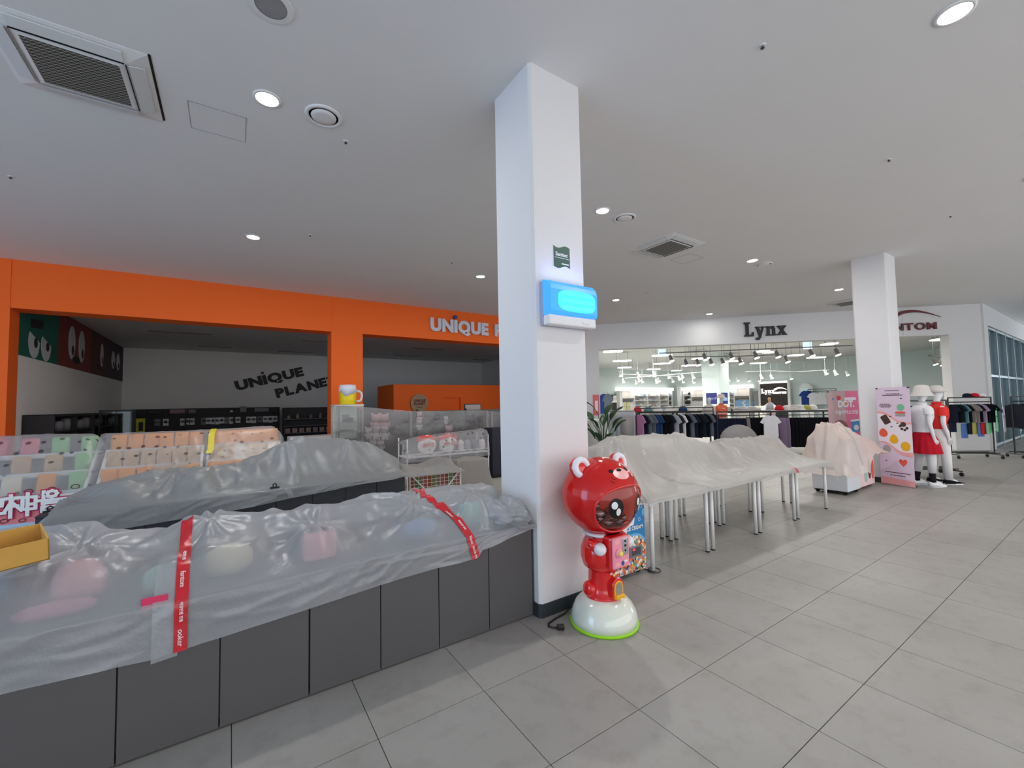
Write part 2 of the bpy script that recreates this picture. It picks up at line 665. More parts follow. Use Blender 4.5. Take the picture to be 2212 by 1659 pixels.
# mural of coloured squares with eyes, along the top of the left wall
mat('mural_teal', (22, 98, 84), 0.7, var=0.05)
mat('mural_red', (128, 46, 34), 0.7, var=0.05)
mat('mural_maroon', (84, 36, 36), 0.7, var=0.05)
mat('mural_purple', (50, 34, 46), 0.7, var=0.05)
mat('mural_white', (206, 204, 206), 0.7, var=0.04)
mat('mural_dark', (26, 24, 24), 0.7, var=0.04)
edges = [11.62] + [onx(u, 740, -3.35).y for u in (124, 196, 230)] + [20.88]
for k, m in enumerate(('mural_teal', 'mural_red', 'mural_maroon', 'mural_purple')):
    pnl = struct('mural_panel', MB().box(-3.35, -3.335, edges[k], edges[k + 1], 2.74, HS - 0.01), m, wl)
    a, b = edges[k], edges[k + 1]
    for q in (0.36, 0.66):
        if k == 2 and q < 0.5:
            continue
        yc = a + (b - a) * q
        mb = MB()
        hh = (0.34, 0.42, 0.36, 0.3)[k]
        ww = 0.13 * (b - a) if k == 0 else 0.1 * (b - a)
        zc = 3.08 if k == 0 else 3.38
        poly = []
        for s in range(20):
            t = 2 * PI * s / 20
            u, v = ww * math.cos(t), hh * math.sin(t)
            if k == 0:
                v = min(v, 0.10 - 0.3 * u) 
            poly.append((u, v))
        mb.prism(poly, (-3.335, yc, zc), Y, Z, X * 0.006)
        struct('mural_eye', mb, 'mural_white', pnl)
        pu = MB()
        disc(pu, (-3.329, yc + ww * 0.25, zc - hh * 0.45 if k else zc - 0.02), Y, Z, ww * 0.32, hh * 0.3, 0.004, 12)
        struct('mural_pupil', pu, 'mural_dark', pnl)
    if k == 0:
        struct('mural_brow', MB().obox((-3.331, a + (b - a) * 0.42, 3.46), (0.004, 0, 0), (0, 0.34, 0.03), (0, 0, 0.09)), 'mural_dark', pnl)
    if k in (1, 2):
        mb = MB()
        disc(mb, (-3.335, a + (b - a) * 0.5, 2.98), Y, Z, 0.12 * (b - a), 0.1, 0.006, 12)
        struct('mural_mouth', mb, 'mural_dark', pnl)

# ---------------------------------------------------------------- clothes shop shell, 45 degree front
S0 = 21.45


def onS(x, off=0.0):
    p = Vector((x, S0 - x, 0)) + DN * off
    return p


def slab(x0, x1, z0, z1, t=0.35, off=0.0):
    a, b = onS(x0, off), onS(x1, off)
    return MB().prism([(a.x, a.y), (b.x, b.y), (b.x - DN.x * t, b.y - DN.y * t), (a.x - DN.x * t, a.y - DN.y * t)], (0, 0, z0), X, Y, Z * (z1 - z0))


wd = struct('wall_clothes_shop_header', slab(10.3, 18.82, 3.5, H), 'wall_paint')
tag(wd, 'long white header above the clothes shop opening')
struct('wall_clothes_shop_left', slab(10.3, 10.80, 0, 3.5), 'wall_paint')
struct('wall_clothes_shop_right', slab(18.2, 18.82, 0, 3.5), 'wall_paint')
struct('trim_3', slab(17.36, 17.375, 3.5, H, 0.02, 0.006), 'wall_paint')
struct('ceiling_clothes_shop', MB().prism([(10.62, 11.2), (18.9, 2.9), (29.6, 2.9), (29.6, 20.95), (20.4, 20.95)], (0, 0, HS), X, Y, Z * 0.2), 'shop_ceiling_paint')
struct('wall_clothes_shop_end', MB().box(29.44, 29.6, 2.6, 20.9, 0, HS), 'mint_wall_paint')
struct('wall_clothes_shop_back', MB().box(20.4, 29.44, 20.84, 20.9, 0, HS), 'mint_wall_paint')
cp = struct('wall_pillar_clothes_shop', MB().box(20.05, 20.95, 11.66, 12.56, 0, HS), 'mint_wall_paint')
# glazed front running away at the right
struct('wall_glazed_header', MB().box(18.8, 30.5, 2.6, 2.85, 3.78, H), 'wall_paint')
struct('wall_glazed_pier', MB().box(18.8, 19.35, 2.6, 2.9, 0, 3.78), 'wall_paint')
glass_mat('clear_glass', (225, 238, 240), 0.10, 0.03, (205, 225, 228))
mat('mullion', (150, 165, 172), 0.35, 0.7, var=0.05)
gw = struct('window_1', MB().box(19.35, 30.4, 2.70, 2.715, 0.05, 3.78), 'clear_glass')
tag(gw, 'tall glazed shopfront receding at the right edge')
for x in (19.4, 20.9, 22.5, 24.1, 25.7, 27.3, 28.9):
    struct('window_mullion', MB().box(x, x + 0.07, 2.63, 2.78, 0, 3.78), 'mullion', gw)
for z in (0.06, 2.2, 3.70):
    struct('window_transom', MB().box(19.35, 30.4, 2.64, 2.77, z, z + 0.07), 'mullion', gw)
struct('wall_far_right', MB().box(30.4, 30.6, -6, 2.7, 0, H), 'wall_paint')

# ================================================================ CEILING FIXTURES
def downlight(x, y, label, power=25):
    t = thing('ceiling_downlight', label, 'downlight', (x, y, H), 0, 'round downlights in the hall ceiling')
    MB().lathe([(0.112, 0.0), (0.112, -0.008), (0.092, -0.012), (0.088, -0.004)], 28, cap=False).build('rim', 'white_plastic', t, True)
    MB().lathe([(0.088, -0.006), (0.05, -0.007), (0.004, -0.007)], 28).build('lens', 'lamp_white', t, True)
    d = bpy.data.lights.new('downlight_beam', 'AREA')
    d.shape = 'DISK'
    d.size = 0.18
    d.energy = power
    d.color = (1.0, 0.98, 0.96)
    l = bpy.data.objects.new('downlight_beam', d)
    COL.objects.link(l)
    l.location = (x, y, H - 0.02)
    return t


DL = [(0.24, 4.22, 'bright round ceiling downlight beside the round vent, upper left'),
      (0.27, 7.84, 'round ceiling downlight above the left orange opening'),
      (4.46, 7.84, 'round ceiling downlight left of the pillar near the orange beam'),
      (4.44, 4.22, 'round ceiling downlight just right of the pillar beside a round vent'),
      (8.66, 7.84, 'small round ceiling downlight right of the blue insect trap'),
      (12.72, 7.62, 'farthest round ceiling downlight right above the white shop header', 7),
      (8.62, 4.22, 'round ceiling downlight in the middle beyond the ceiling cassette'),
      (12.9, 4.22, 'round ceiling downlight beside the far white pillar'),
      (4.33, 0.63, 'largest round ceiling downlight at the top right corner'),
      (8.5, 0.63, 'round ceiling downlight cut by the right edge of the picture')]
for a in DL:
    downlight(*a)


def round_vent(x, y, r, label, flat=False):
    t = thing('ceiling_vent', label, 'vent', (x, y, H), 0, 'round vents in the hall ceiling')
    MB().lathe([(r, 0.0), (r, -0.006), (r * 0.93, -0.014), (r * 0.8, -0.014), (r * 0.78, 0.0)], 36, cap=False).build('outer_ring', 'white_plastic', t, True)
    MB().lathe([(r * 0.79, -0.002), (r * 0.4, -0.002), (0.005, -0.002)], 36).build('dark_gap', 'vent_gap', t)
    MB().lathe([(r * 0.68, -0.006), (r * 0.66, -0.016), (r * 0.4, -0.02), (0.005, -0.021)], 36).build('centre_plate', 'white_plastic', t, True)
    return t


round_vent(0.705, 4.2, 0.165, 'white round ceiling vent with dark ring beside the upper left downlight')
round_vent(4.91, 4.22, 0.165, 'white round ceiling vent right of the pillar by the cassette')
round_vent(9.08, 4.22, 0.165, 'small round ceiling vent next to the middle downlight')
mat('speaker_grey', (150, 148, 150), 0.7, var=0.03)
t = thing('ceiling_speaker', 'grey round flush ceiling speaker at the top edge', 'speaker', (0.2, 3.2, H))
MB().lathe([(0.14, 0.0), (0.14, -0.006), (0.1, -0.008)], 28, cap=False).build('rim', 'ceiling_paint', t)
MB().lathe([(0.1, -0.004), (0.05, -0.005), (0.004, -0.005)], 28).build('grille', 'speaker_grey', t)


def cassette(x0, y0, w, label, n=15):
    t = thing('ceiling_cassette', label, 'air conditioner', (x0 + w / 2, y0 + w / 2, H), 0, 'square air conditioning cassettes')
    h = w / 2
    # frame as a ring of four mitred boards with slots
    fr = MB()
    a, b = h, h * 0.58
    for k in range(4):
        M = Matrix.Rotation(k * PI / 2, 3, 'Z')
        pts = [M @ Vector(p) for p in ((-a, -a, -0.005), (a, -a, -0.005), (b, -b, -0.045), (-b, -b, -0.045))]
        bot = [Vector((p.x, p.y, -0.001)) for p in pts]
        fr.add(pts + bot, [(0, 1, 2, 3), (7, 6, 5, 4), (0, 4, 5, 1), (2, 6, 7, 3)])
    fr.build('frame', 'white_plastic', t)
    for k in range(4):
        M = Matrix.Rotation(k * PI / 2, 3, 'Z')
        c = M @ Vector((0, -(a + b) / 2 - 0.012, -0.032))
        ax = M @ Vector((h * 0.66, 0, 0))
        ay = M @ Vector((0, 0.05, -0.009))
        MB().obox(c, ax, ay, (0, 0, 0.004)).build('louver', 'speaker_light', t, bevel=0.004)
        c2 = M @ Vector((0, -b - 0.045, -0.041))
        MB().obox(c2, M @ Vector((h * 0.66, 0, 0)), M @ Vector((0, 0.003, 0)), (0, 0, 0.004)).build('outlet_slot', 'black_gap' if k in (0, 1) else 'speaker_grey', t)
    MB().box(-b, b, -b, b, -0.044, -0.040).build('grille_back', 'grille_dark', t)
    g = MB()
    for i in range(n):
        y = -b + 2 * b * (i + 0.5) / n
        pts = []
        m = n * 2
        for j in range(m + 1):
            pts.append((-b + 2 * b * j / m, y + (0.008 if j % 2 else -0.008), -0.047))
        for j in range(m):
            p, q = Vector(pts[j]), Vector(pts[j + 1])
            s = Vector((0, 0.0075, 0))
            g.add([p - s, q - s, q + s, p + s], [(0, 1, 2, 3)])
    tag(g.build('grille_mesh', 'grille_line', t), kind='stuff')
    return t


mat('speaker_light', (216, 218, 218), 0.5, var=0.02)
cassette(-1.50, 4.17, 0.93, 'large white ceiling cassette with mesh grille at the upper left')
MB().box(-0.567, -0.551, 4.16, 5.06, H - 0.004, H + 0.001).build('ceiling_gap', 'black_gap')
tag(bpy.data.objects['ceiling_gap'], kind='structure')
cassette(6.0, 4.16, 0.93, 'white ceiling cassette with grey grille right of the pillar')
cassette(14.35, 4.16, 0.93, 'farthest ceiling cassette, half hidden by the far pillar')


def hatch(x0, y0, w, d, nm):
    mb = MB()
    s = 0.004
    for a in ((x0, x0 + w, y0, y0 + s), (x0, x0 + w, y0 + d - s, y0 + d), (x0, x0 + s, y0, y0 + d), (x0 + w - s, x0 + w, y0, y0 + d)):
        mb.box(a[0], a[1], a[2], a[3], H - 0.0025, H)
    struct(nm, mb, 'speaker_grey')


hatch(-0.355, 4.615, 0.45, 0.44, 'trim_4')
hatch(7.15, 4.62, 0.45, 0.44, 'trim_5')
for x, y, lab in ((0.967, 4.488, 'tiny dark sprinkler head below the round vent at upper left'), (3.436, 1.529, 'tiny dark sprinkler head near the top right'),
                  (-2.172, 7.222, 'tiny dark sprinkler head at the far left'), (6.358, 1.527, 'tiny pale sprinkler head at the right'),
                  (9.19, 1.535, 'tiny pale sprinkler head above the far right wall'), (1.027, 7.283, 'tiny sprinkler head over the orange beam'),
                  (3.529, 7.316, 'tiny sprinkler head left of the pillar over the beam'), (8.697, 6.849, 'small white ceiling sensor right of the blue trap')):
    t = thing('sprinkler_head', lab, 'sprinkler', (x, y, H), 0, 'sprinkler heads in the hall ceiling')
    MB().lathe([(0.026, 0), (0.024, -0.006), (0.01, -0.008)], 12).build('plate', 'white_plastic', t)
    MB().lathe([(0.009, -0.006), (0.009, -0.02), (0.015, -0.022), (0.014, -0.026)], 10).build('nozzle', 'sensor_dark', t)

# ================================================================ LETTERING ON THE SHOP FRONTS
mat('sign_silver', (214, 212, 222), 0.4, var=0.02)
mat('sign_side_blue', (52, 70, 140), 0.5, var=0.03)
mat('sign_black', (28, 28, 30), 0.55, var=0.05)
mat('sign_maroon', (104, 34, 40), 0.5, var=0.05)


def unique_sign(root, origin, ex, cap, fit, body, dot, second=None, ext=0.03):
    ex = Vector(ex).normalized()
    n = Vector((0, -1, 0))
    ey = n.cross(ex).normalized()
    size = cap / 0.73
    ls = letters('UN|QUE', size, origin, ex, ey, body, root, ext, size * 0.06, size * 0.045, fit=fit)
    cx = ls[2][1]
    mb = MB()
    disc(mb, Vector(origin) + ex * (cx - 0.01) + ey * (cap * 1.30) - n * 0.02, ex, ey, cap * 0.15, cap * 0.15, -ext * 2 + 0.001, 20)
    mb2 = MB()
    c = Vector(origin) + ex * cx + ey * (cap * 1.27)
    mb2.prism([(cap * 0.17 * math.cos(2 * PI * k / 20), cap * 0.17 * math.sin(2 * PI * k / 20)) for k in range(20)], c - n * ext, ex, ey, n * ext * 2)
    mb2.build('blue_dot', dot, root, world=True)
    return ls


a, b = ony(928, 713, YF), ony(1053, 724, YF)
t = thing('shop_sign', 'silver letters reading UNIQUE PLANET with a blue dot on the orange beam', 'sign', (a.x, YF - 0.03, 3.6))
capw = (ony(930, 688, YF) - ony(930, 714, YF)).z
unique_sign(t, (a.x, YF - 0.045, a.z + 0.0), (1, 0, 0), capw, b.x - a.x, 'sign_silver', 'sign_side_blue')
letters('PLANET', capw / 0.73, (ony(1067, 724, YF).x, YF - 0.045, a.z), (1, 0, 0), (0, 0, 1), 'sign_silver', t, 0.03, capw * 0.082, capw * 0.07, fit=(b.x - a.x) * 0.98)

t = thing('lettering_sign', 'tilted black UNIQUE PLANET lettering on the pale wall inside the gift shop', 'sign', (1.5, 20.88, 2.5))
a, b = ony(511, 843, 20.88), ony(657, 810, 20.88)
e = (b - a)
e.y = 0
cp_h = (ony(504, 823, 20.88) - a).length * 0.93
unique_sign(t, (a.x, 20.87, a.z), e, cp_h, e.length, 'sign_black', 'sign_side_blue', ext=0.02)
c = ony(598, 859, 20.88)
letters('PLANET', cp_h / 0.73, (c.x, 20.87, c.z), e, Vector((0, -1, 0)).cross(e.normalized()), 'sign_black', t, 0.02, cp_h * 0.082, cp_h * 0.07, fit=e.length * 0.98)

# Lynx: bold slab letters, each cut as its own outline
t = thing('shop_sign', 'black slab-serif Lynx letters on the white header', 'sign', onS(14.15, 0.0) + Vector((0, 0, 3.7)))
LW = 1.33
GLY = {
    'L': [[(0, 0), (0.62, 0), (0.62, 0.30), (0.53, 0.30), (0.46, 0.10), (0.30, 0.10), (0.30, 0.90), (0.40, 0.90), (0.40, 1.0), (0, 1.0), (0, 0.90), (0.10, 0.90), (0.10, 0.10), (0, 0.10)]],
    'y': [[(0.02, 0.66), (0.30, 0.66), (0.30, 0.58), (0.26, 0.58), (0.36, 0.25), (0.45, 0.58), (0.39, 0.58), (0.39, 0.66), (0.62, 0.66), (0.62, 0.58), (0.56, 0.58), (0.36, -0.14), (0.24, -0.28), (0.08, -0.28), (0.04, -0.16), (0.10, -0.10), (0.20, -0.12), (0.25, -0.02), (0.08, 0.58), (0.02, 0.58)]],
    'n': [[(0, 0), (0.28, 0), (0.28, 0.08), (0.23, 0.08), (0.23, 0.46), (0.34, 0.55), (0.40, 0.46), (0.40, 0.08), (0.35, 0.08), (0.35, 0), (0.64, 0), (0.64, 0.08), (0.58, 0.08), (0.58, 0.50), (0.50, 0.65), (0.38, 0.67), (0.23, 0.58), (0.23, 0.66), (0, 0.66), (0, 0.58), (0.06, 0.58), (0.06, 0.08), (0, 0.08)]],
    'x': [[(0, 0), (0.24, 0), (0.24, 0.08), (0.20, 0.08), (0.28, 0.21), (0.37, 0.08), (0.32, 0.08), (0.32, 0), (0.62, 0), (0.62, 0.08), (0.56, 0.08), (0.39, 0.35), (0.53, 0.58), (0.58, 0.58), (0.58, 0.66), (0.34, 0.66), (0.34, 0.58), (0.38, 0.58), (0.31, 0.47), (0.24, 0.58), (0.29, 0.58), (0.29, 0.66), (0.02, 0.66), (0.02, 0.58), (0.07, 0.58), (0.22, 0.34), (0.06, 0.08), (0, 0.08)]]}


def poly_letters(word, o, ex, ey, ez, k, m, root, adv):
    x = 0
    for ch in word:
        for poly in GLY[ch]:
            mb = MB()
            vs = [Vector(o) + ex * (x + u * k) + ey * (v * k) for u, v in poly]
            n = len(vs)
            me = bpy.data.meshes.new('letter')
            bm_v = [tuple(p) for p in vs] + [tuple(p + ez) for p in vs]
            from mathutils.geometry import tessellate_polygon
            tris = tessellate_polygon([vs])
            fs = [tuple(q) for q in tris] + [tuple(i + n for i in q[::-1]) for q in tris] + [(i, (i + 1) % n, (i + 1) % n + n, i + n) for i in range(n)]
            mb.add(bm_v, fs)
            mb.build('letter', m, root, world=True)
        x += adv * k


lo = ond(1607, 727, S0)
lo = Vector((lo.x, lo.y, 0)) + DN * 0.01
poly_letters('Lynx', lo + Vector((0, 0, 3.715)), DG, Z, DN * 0.05, 0.47, 'sign_black', t, 0.70)

t = thing('shop_sign', 'dark red FANTOM lettering under a swoosh on the white header', 'sign', onS(17.6, 0.0) + Vector((0, 0, 3.7)))
p0 = ond(2022, 711, S0)
end = Vector((p0.x, p0.y, 3.69)) + DN * 0.03
fw = 1.62
letters('FANTOM', 0.215 / 0.73, end - DG * fw, DG, Z, 'sign_maroon', t, 0.02, 0.008, 0.03, fit=fw)
mb = MB()
top, bot = [], []
q1 = ond(2031, 682, S0)
for i in range(25):
    s = i / 24
    u = -1.35 * (1 - s)
    h = 0.26 * math.sin(PI * min(1, s * 0.9 + 0.1)) ** 0.8 if s < 0.999 else 0
    th = 0.13 * (1 - s) * (0.25 + 0.75 * min(1, s * 4 + 0.2)) + 0.004
    base = -0.33 + 0.33 * s
    z = 4.07 + 0.22 * math.sin(PI * (0.12 + 0.88 * s)) - 0.02
    if s < 0.25:
        z -= (0.25 - s) ** 2 * 4.2
    top.append((u, z + th / 2))
    bot.append((u, z - th / 2))
sw = Vector((q1.x, q1.y, 0)) + DN * 0.01
for i in range(24):
    mb.prism([bot[i], bot[i + 1], top[i + 1], top[i]], sw, DG, Z, DN * 0.03)
mb.build('swoosh', 'sign_maroon', t, world=True)

# ================================================================ ON THE NEAR PILLAR
PY = 2.633
mat('trap_cover', (60, 140, 240), 0.25, var=0.02, emit=0.5, erbg=(60, 165, 255))
mat('trap_glow', (60, 190, 250), 0.3, var=0.0, emit=0.7, erbg=(50, 215, 255))
mat('trap_tube', (70, 240, 255), 0.25, var=0.0, emit=0.75, erbg=(70, 245, 255))
mat('trap_side', (178, 182, 205), 0.4, var=0.03)
x0, x1 = 2.035, 2.535
t = thing('insect_trap', 'glowing blue insect light trap on the near pillar', 'insect trap', ((x0 + x1) / 2, PY, 2.24))
yb, yf = PY, PY - 0.135
MB().box(x0, x1, yb - 0.03, yb, 2.245, 2.60).build('back_plate', 'trap_side', t, world=True, bevel=0.004)
MB().box(x0 + 0.004, x1 + 0.0, yf + 0.02, yb - 0.03, 2.245, 2.325).build('tray', 'white_plastic', t, world=True, bevel=0.012)
arc = [(yb - 0.03, 2.325), (yf + 0.012, 2.325), (yf, 2.35), (yf, 2.52), (yf + 0.012, 2.56), (yf + 0.045, 2.595), (yb - 0.03, 2.615)]
cov = MB()
cov.rings([[(x, y, z) for y, z in arc] for x in (x0 + 0.004, x0 + 0.02, x1 - 0.02, x1)])
cov.build('cover', 'trap_cover', t, world=True, bevel=0.006)
for z in (2.385, 2.44, 2.495):
    mb = MB()
    pts = []
    L, r = 0.155, 0.016
    cx = (x0 + x1) / 2 + 0.025
    for k in range(16):
        a = 2 * PI * k / 16
        pts.append(((L if math.cos(a) > 0 else -L) + r * math.cos(a), r * math.sin(a)))
    mb.prism(pts, (cx, yf - 0.004, z), X, Z, -Y * -0.008)
    mb.build('slot', 'trap_tube', t, world=True)
MB().box(2.38, 2.46, yf + 0.015, yf + 0.022, 2.272, 2.292).build('tray_label', 'white_plastic', t, world=True, bevel=0.004)
gp = []
for k in range(24):
    a = 2 * PI * k / 24
    c_, s_ = math.cos(a), math.sin(a)
    gp.append((0.2 * math.copysign(abs(c_) ** 0.55, c_), 0.085 * math.copysign(abs(s_) ** 0.55, s_)))
MB().prism(gp, (cx, yf - 0.0015, 2.44), X, Z, Y * 0.004).build('tube_glow', 'trap_glow', t, world=True)  # added cyan panel imitates the tubes' glow through the cover
pl2 = bpy.data.lights.new('trap_glow_top', 'AREA')
pl2.shape = 'RECTANGLE'
pl2.size = 0.45
pl2.size_y = 0.08
pl2.energy = 0.35
pl2.color = (0.3, 0.4, 1.0)
po = bpy.data.objects.new('trap_glow_top', pl2)
COL.objects.link(po)
po.location = ((x0 + x1) / 2, PY - 0.09, 2.64)
po.rotation_euler = (PI, 0, 0)

mat('sign_green', (22, 78, 62), 0.4, var=0.04)
t = thing('pillar_sticker', 'dark green wavy Sanitec sticker above the insect trap', 'sticker', (2.27, PY, 2.76))
sx0, sx1 = 2.185, 2.358
mb = MB()
mw = MB()
for b, g, yy_ in ((mb, 0.0, 0.006), (mw, 0.007, 0.003)):
    poly = []
    for k in range(13):
        s = k / 12
        poly.append((sx0 - g + (sx1 - sx0 + 2 * g) * s, 2.755 - g - 0.012 * math.sin(2 * PI * s) ))
    for k in range(12, -1, -1):
        s = k / 12
        poly.append((sx0 - g + (sx1 - sx0 + 2 * g) * s, 2.925 + g - 0.012 * math.sin(2 * PI * s)))
    b.prism(poly, (0, PY, 0), X, Z, -Y * yy_)
mw.build('border', 'white_plastic', t, world=True)
mb.build('panel', 'sign_green', t, world=True)
write('lettering', 'Sanitec', 0.046, ((sx0 + sx1) / 2 - 0.003, PY - 0.007, 2.845), X, Z, 'white_plastic', t, offset=0.001)
MB().box(2.268, 2.345, PY - 0.0075, PY - 0.006, 2.778, 2.788).build('small_lettering', 'white_plastic', t, world=True)
MB().box(2.195, 2.345, PY - 0.0075, PY - 0.006, 2.828, 2.832).build('underline', 'white_plastic', t, world=True)
mat('outlet', (60, 60, 62), 0.6)

# ================================================================ DRAPED SHEETS
def relax(ob, edge, it=260, sag=0.0):
    """a film pulled over the obstacle height field ob, held at its border heights"""
    h = ob.copy()
    h = np.maximum(h, edge)
    for _ in range(it):
        a = h.copy()
        a[1:-1, 1:-1] = (h[:-2, 1:-1] + h[2:, 1:-1] + h[1:-1, :-2] + h[1:-1, 2:]) / 4 - sag
        a[0, :], a[-1, :], a[:, 0], a[:, -1] = h[0, :], h[-1, :], h[:, 0], h[:, -1]
        h = np.maximum(ob, a)
    return h


def creases(P, Q, n, rng, amp=(0.004, 0.012), wid=(0.008, 0.03), ln=(0.15, 0.6), ang=None, spread=1.0):
    """sum of n soft folds over coordinates P, Q"""
    out = np.zeros_like(P)
    p0, p1, q0, q1 = P.min(), P.max(), Q.min(), Q.max()
    for _ in range(n):
        cx, cy = rng.uniform(p0, p1), rng.uniform(q0, q1)
        th = rng.uniform(0, PI) if ang is None else rng.gauss(ang, spread)
        a, w, l = rng.uniform(*amp), rng.uniform(*wid), rng.uniform(*ln)
        u = (P - cx) * math.cos(th) + (Q - cy) * math.sin(th)
        v = -(P - cx) * math.sin(th) + (Q - cy) * math.cos(th)
        v = v + 0.25 * u * u * rng.uniform(-1, 1)
        out += a * rng.choice((1, 1, -0.7)) / np.cosh(v / w) * np.exp(-(u / l) ** 2)
    return out


def pleats(P, Q, peaks, rng):
    out = np.zeros_like(P)
    for cx, cy, L in peaks:
        r = np.hypot(P - cx, Q - cy)
        th = np.arctan2(Q - cy, P - cx)
        w = sum(rng.uniform(0.3, 1) * np.sin(k * th + rng.uniform(0, 6.3)) for k in (5, 8, 11, 15))
        out += 0.010 * w * np.exp(-((r - 0.4 * L) / (0.5 * L)) ** 2)
    return out


def fbm(P, Q, sc, seed, oct=4):
    out = np.zeros_like(P)
    it = np.nditer(P, flags=['multi_index'])
    for _ in it:
        i = it.multi_index
        out[i] = mnoise.fractal(Vector((P[i] * sc, Q[i] * sc, seed)), 1.0, 2.0, oct)
    return out


def lump(Xg, Yg, cx, cy, rx, ry, h, p=2.0, base=0.7):
    d = (np.abs((Xg - cx) / rx) ** p + np.abs((Yg - cy) / ry) ** p)
    return np.where(d < 1, base + (h - base) * (1 - d) ** (1 / p if p > 2 else 0.6), 0)


def drape(x0, x1, yf, yb, ztop, ob_fn, hem, nx, ny, ns, rng, wr=40, peaks=(), back_z=None, skirt_wave=0.012, amp=(0.003, 0.011), hang_left=None, hang_right=None):
    """returns array (nx, ns+ny(+nb), 3): skirt from the hem up to the front edge, then over the top"""
    xs = np.linspace(x0, x1, nx)
    ys = np.linspace(yf, yb, ny)
    Xg, Yg = np.meshgrid(xs, ys, indexing='ij')
    ob = np.maximum(ztop, ob_fn(Xg, Yg))
    fade = np.clip((Yg - yf) / 0.06, 0, 1)
    ob = ztop + (ob - ztop) * fade
    h = relax(ob, np.full_like(ob, ztop))
    f2 = np.clip((Yg - yf) / 0.12, 0.15, 1)
    h = h + creases(Xg, Yg, wr, rng, amp, (0.014, 0.045)) * f2 + pleats(Xg, Yg, peaks, rng) * f2 + 0.014 * (fbm(Xg, Yg, 2.6, 3.3) + 0.1) * f2 + 0.004
    h = np.maximum(h, ob + 0.003)
    rows = []
    nbk = 6 if back_z is not None else 0
    A = np.zeros((nx, ns + ny + nbk, 3))
    hz = np.array([hem(x) for x in xs])
    # vertical folds in the skirt
    ph = [(rng.uniform(3, 9), rng.uniform(0, 6.3), rng.uniform(0.2, 1)) for _ in range(7)]
    wave = sum(a * np.sin(k * xs + p) for k, p, a in ph) / 3.0
    S, Xs = np.meshgrid(np.linspace(0, 1, ns, endpoint=False), xs)
    cr = creases(Xs, S * 0.25, wr // 2, rng, (0.002, 0.007), (0.006, 0.02), (0.08, 0.3), ang=0.35, spread=0.35)
    for k in range(ns):
        s = k / ns                       # 0 hem .. 1 edge
        z = hz + (h[:, 0] - hz) * s
        off = 0.012 + (0.014 + skirt_wave * wave) * (1 - s) ** 0.8 + cr[:, k]
        off = np.maximum(off, 0.006)
        A[:, k, 0] = xs
        A[:, k, 1] = yf - off
        A[:, k, 2] = z
    A[:, ns:ns + ny, 0] = Xg
    A[:, ns:ns + ny, 1] = Yg
    A[:, ns:ns + ny, 2] = h
    for k in range(nbk):
        s = (k + 1) / nbk
        A[:, ns + ny + k, 0] = xs
        A[:, ns + ny + k, 1] = yb + 0.02 * s
        A[:, ns + ny + k, 2] = h[:, -1] + (back_z - h[:, -1]) * s
    return A


def sample(A, x, k, lift=0.003):
    """point on a draped sheet at world x and (fractional) row k"""
    xs = A[:, 0, 0]
    f = (x - xs[0]) / (xs[-1] - xs[0]) * (len(xs) - 1)
    i = int(max(0, min(len(xs) - 2, math.floor(f))))
    j = int(max(0, min(A.shape[1] - 2, math.floor(k))))
    a, b = f - i, k - j
    p = (A[i, j] * (1 - a) + A[i + 1, j] * a) * (1 - b) + (A[i, j + 1] * (1 - a) + A[i + 1, j + 1] * a) * b
    return Vector(p)


def tape_on(A, path, w, n, name, m, parent, lift=0.004, label=None):
    """ribbon of width w along path [(x, row)] on sheet A"""
    L, Rr = [], []
    pts = []
    for i in range(n + 1):
        s = i / n * (len(path) - 1)
        k = min(int(s), len(path) - 2)
        f = s - k
        pts.append((path[k][0] * (1 - f) + path[k + 1][0] * f, path[k][1] * (1 - f) + path[k + 1][1] * f))
    out = np.zeros((n + 1, 5, 3))
    for i, (x, k) in enumerate(pts):
        for j in range(5):
            xx = x + (j / 4 - 0.5) * w
            p = sample(A, xx, k)
            p2 = sample(A, xx, k + 0.6)
            t = (p2 - p).normalized()
            nn = X.cross(t).normalized()
            out[i, j] = p + nn * lift
    return MB().grid(out).build(name, m, parent, True, True, label=label), out


sheet_mat('milky_sheet', (206, 209, 214), 0.62, 0.3, bump=0.30, gloss=0.10, bscale=7)
sheet_mat('grey_sheet', (176, 178, 178), 0.80, 0.35, bump=0.28, gloss=0.08, bscale=7)
sheet_mat('table_sheet', (210, 207, 202), 0.68, 0.3, bump=0.28, gloss=0.09, bscale=7)
sheet_mat('pink_sheet', (238, 222, 214), 0.80, 0.32, bump=0.28, gloss=0.10, bscale=8)
sheet_mat('leaf_sheet', (212, 212, 216), 0.40, 0.3, spots=(8.0, (84, 78, 82)), bump=0.25, gloss=0.08, bscale=9)
sheet_mat('clear_wrap', (150, 149, 150), 0.52, 0.2, bump=0.3, gloss=0.15, bscale=6)
sheet_mat('clear_tape', (225, 225, 228), 0.40, 0.12, bump=0.6, gloss=0.45, bscale=60)
mat('dust_cloth', (150, 150, 150), 0.85, var=0.06, scale=3, spec=0.2, bump=0.1)
mat('red_tape', (196, 34, 46), 0.3, var=0.08, scale=14, bump=0.25, bscale=40)
mat('tape_print', (236, 214, 214), 0.5, var=0.03)
mat('cardboard', (206, 160, 84), 0.8, var=0.06, scale=14, spec=0.2)
mat('pale_pink_box', (240, 170, 172), 0.5, var=0.04)
mat('deep_pink', (214, 50, 96), 0.5, var=0.04)
mat('mint_pack', (150, 205, 190), 0.5, var=0.05)
mat('cream_pack', (232, 222, 184), 0.5, var=0.05)
mat('blue_pack', (104, 150, 190), 0.5, var=0.05)
mat('rose_pack', (206, 128, 148), 0.5, var=0.05)
mat('grey_pack', (150, 152, 160), 0.5, var=0.05)

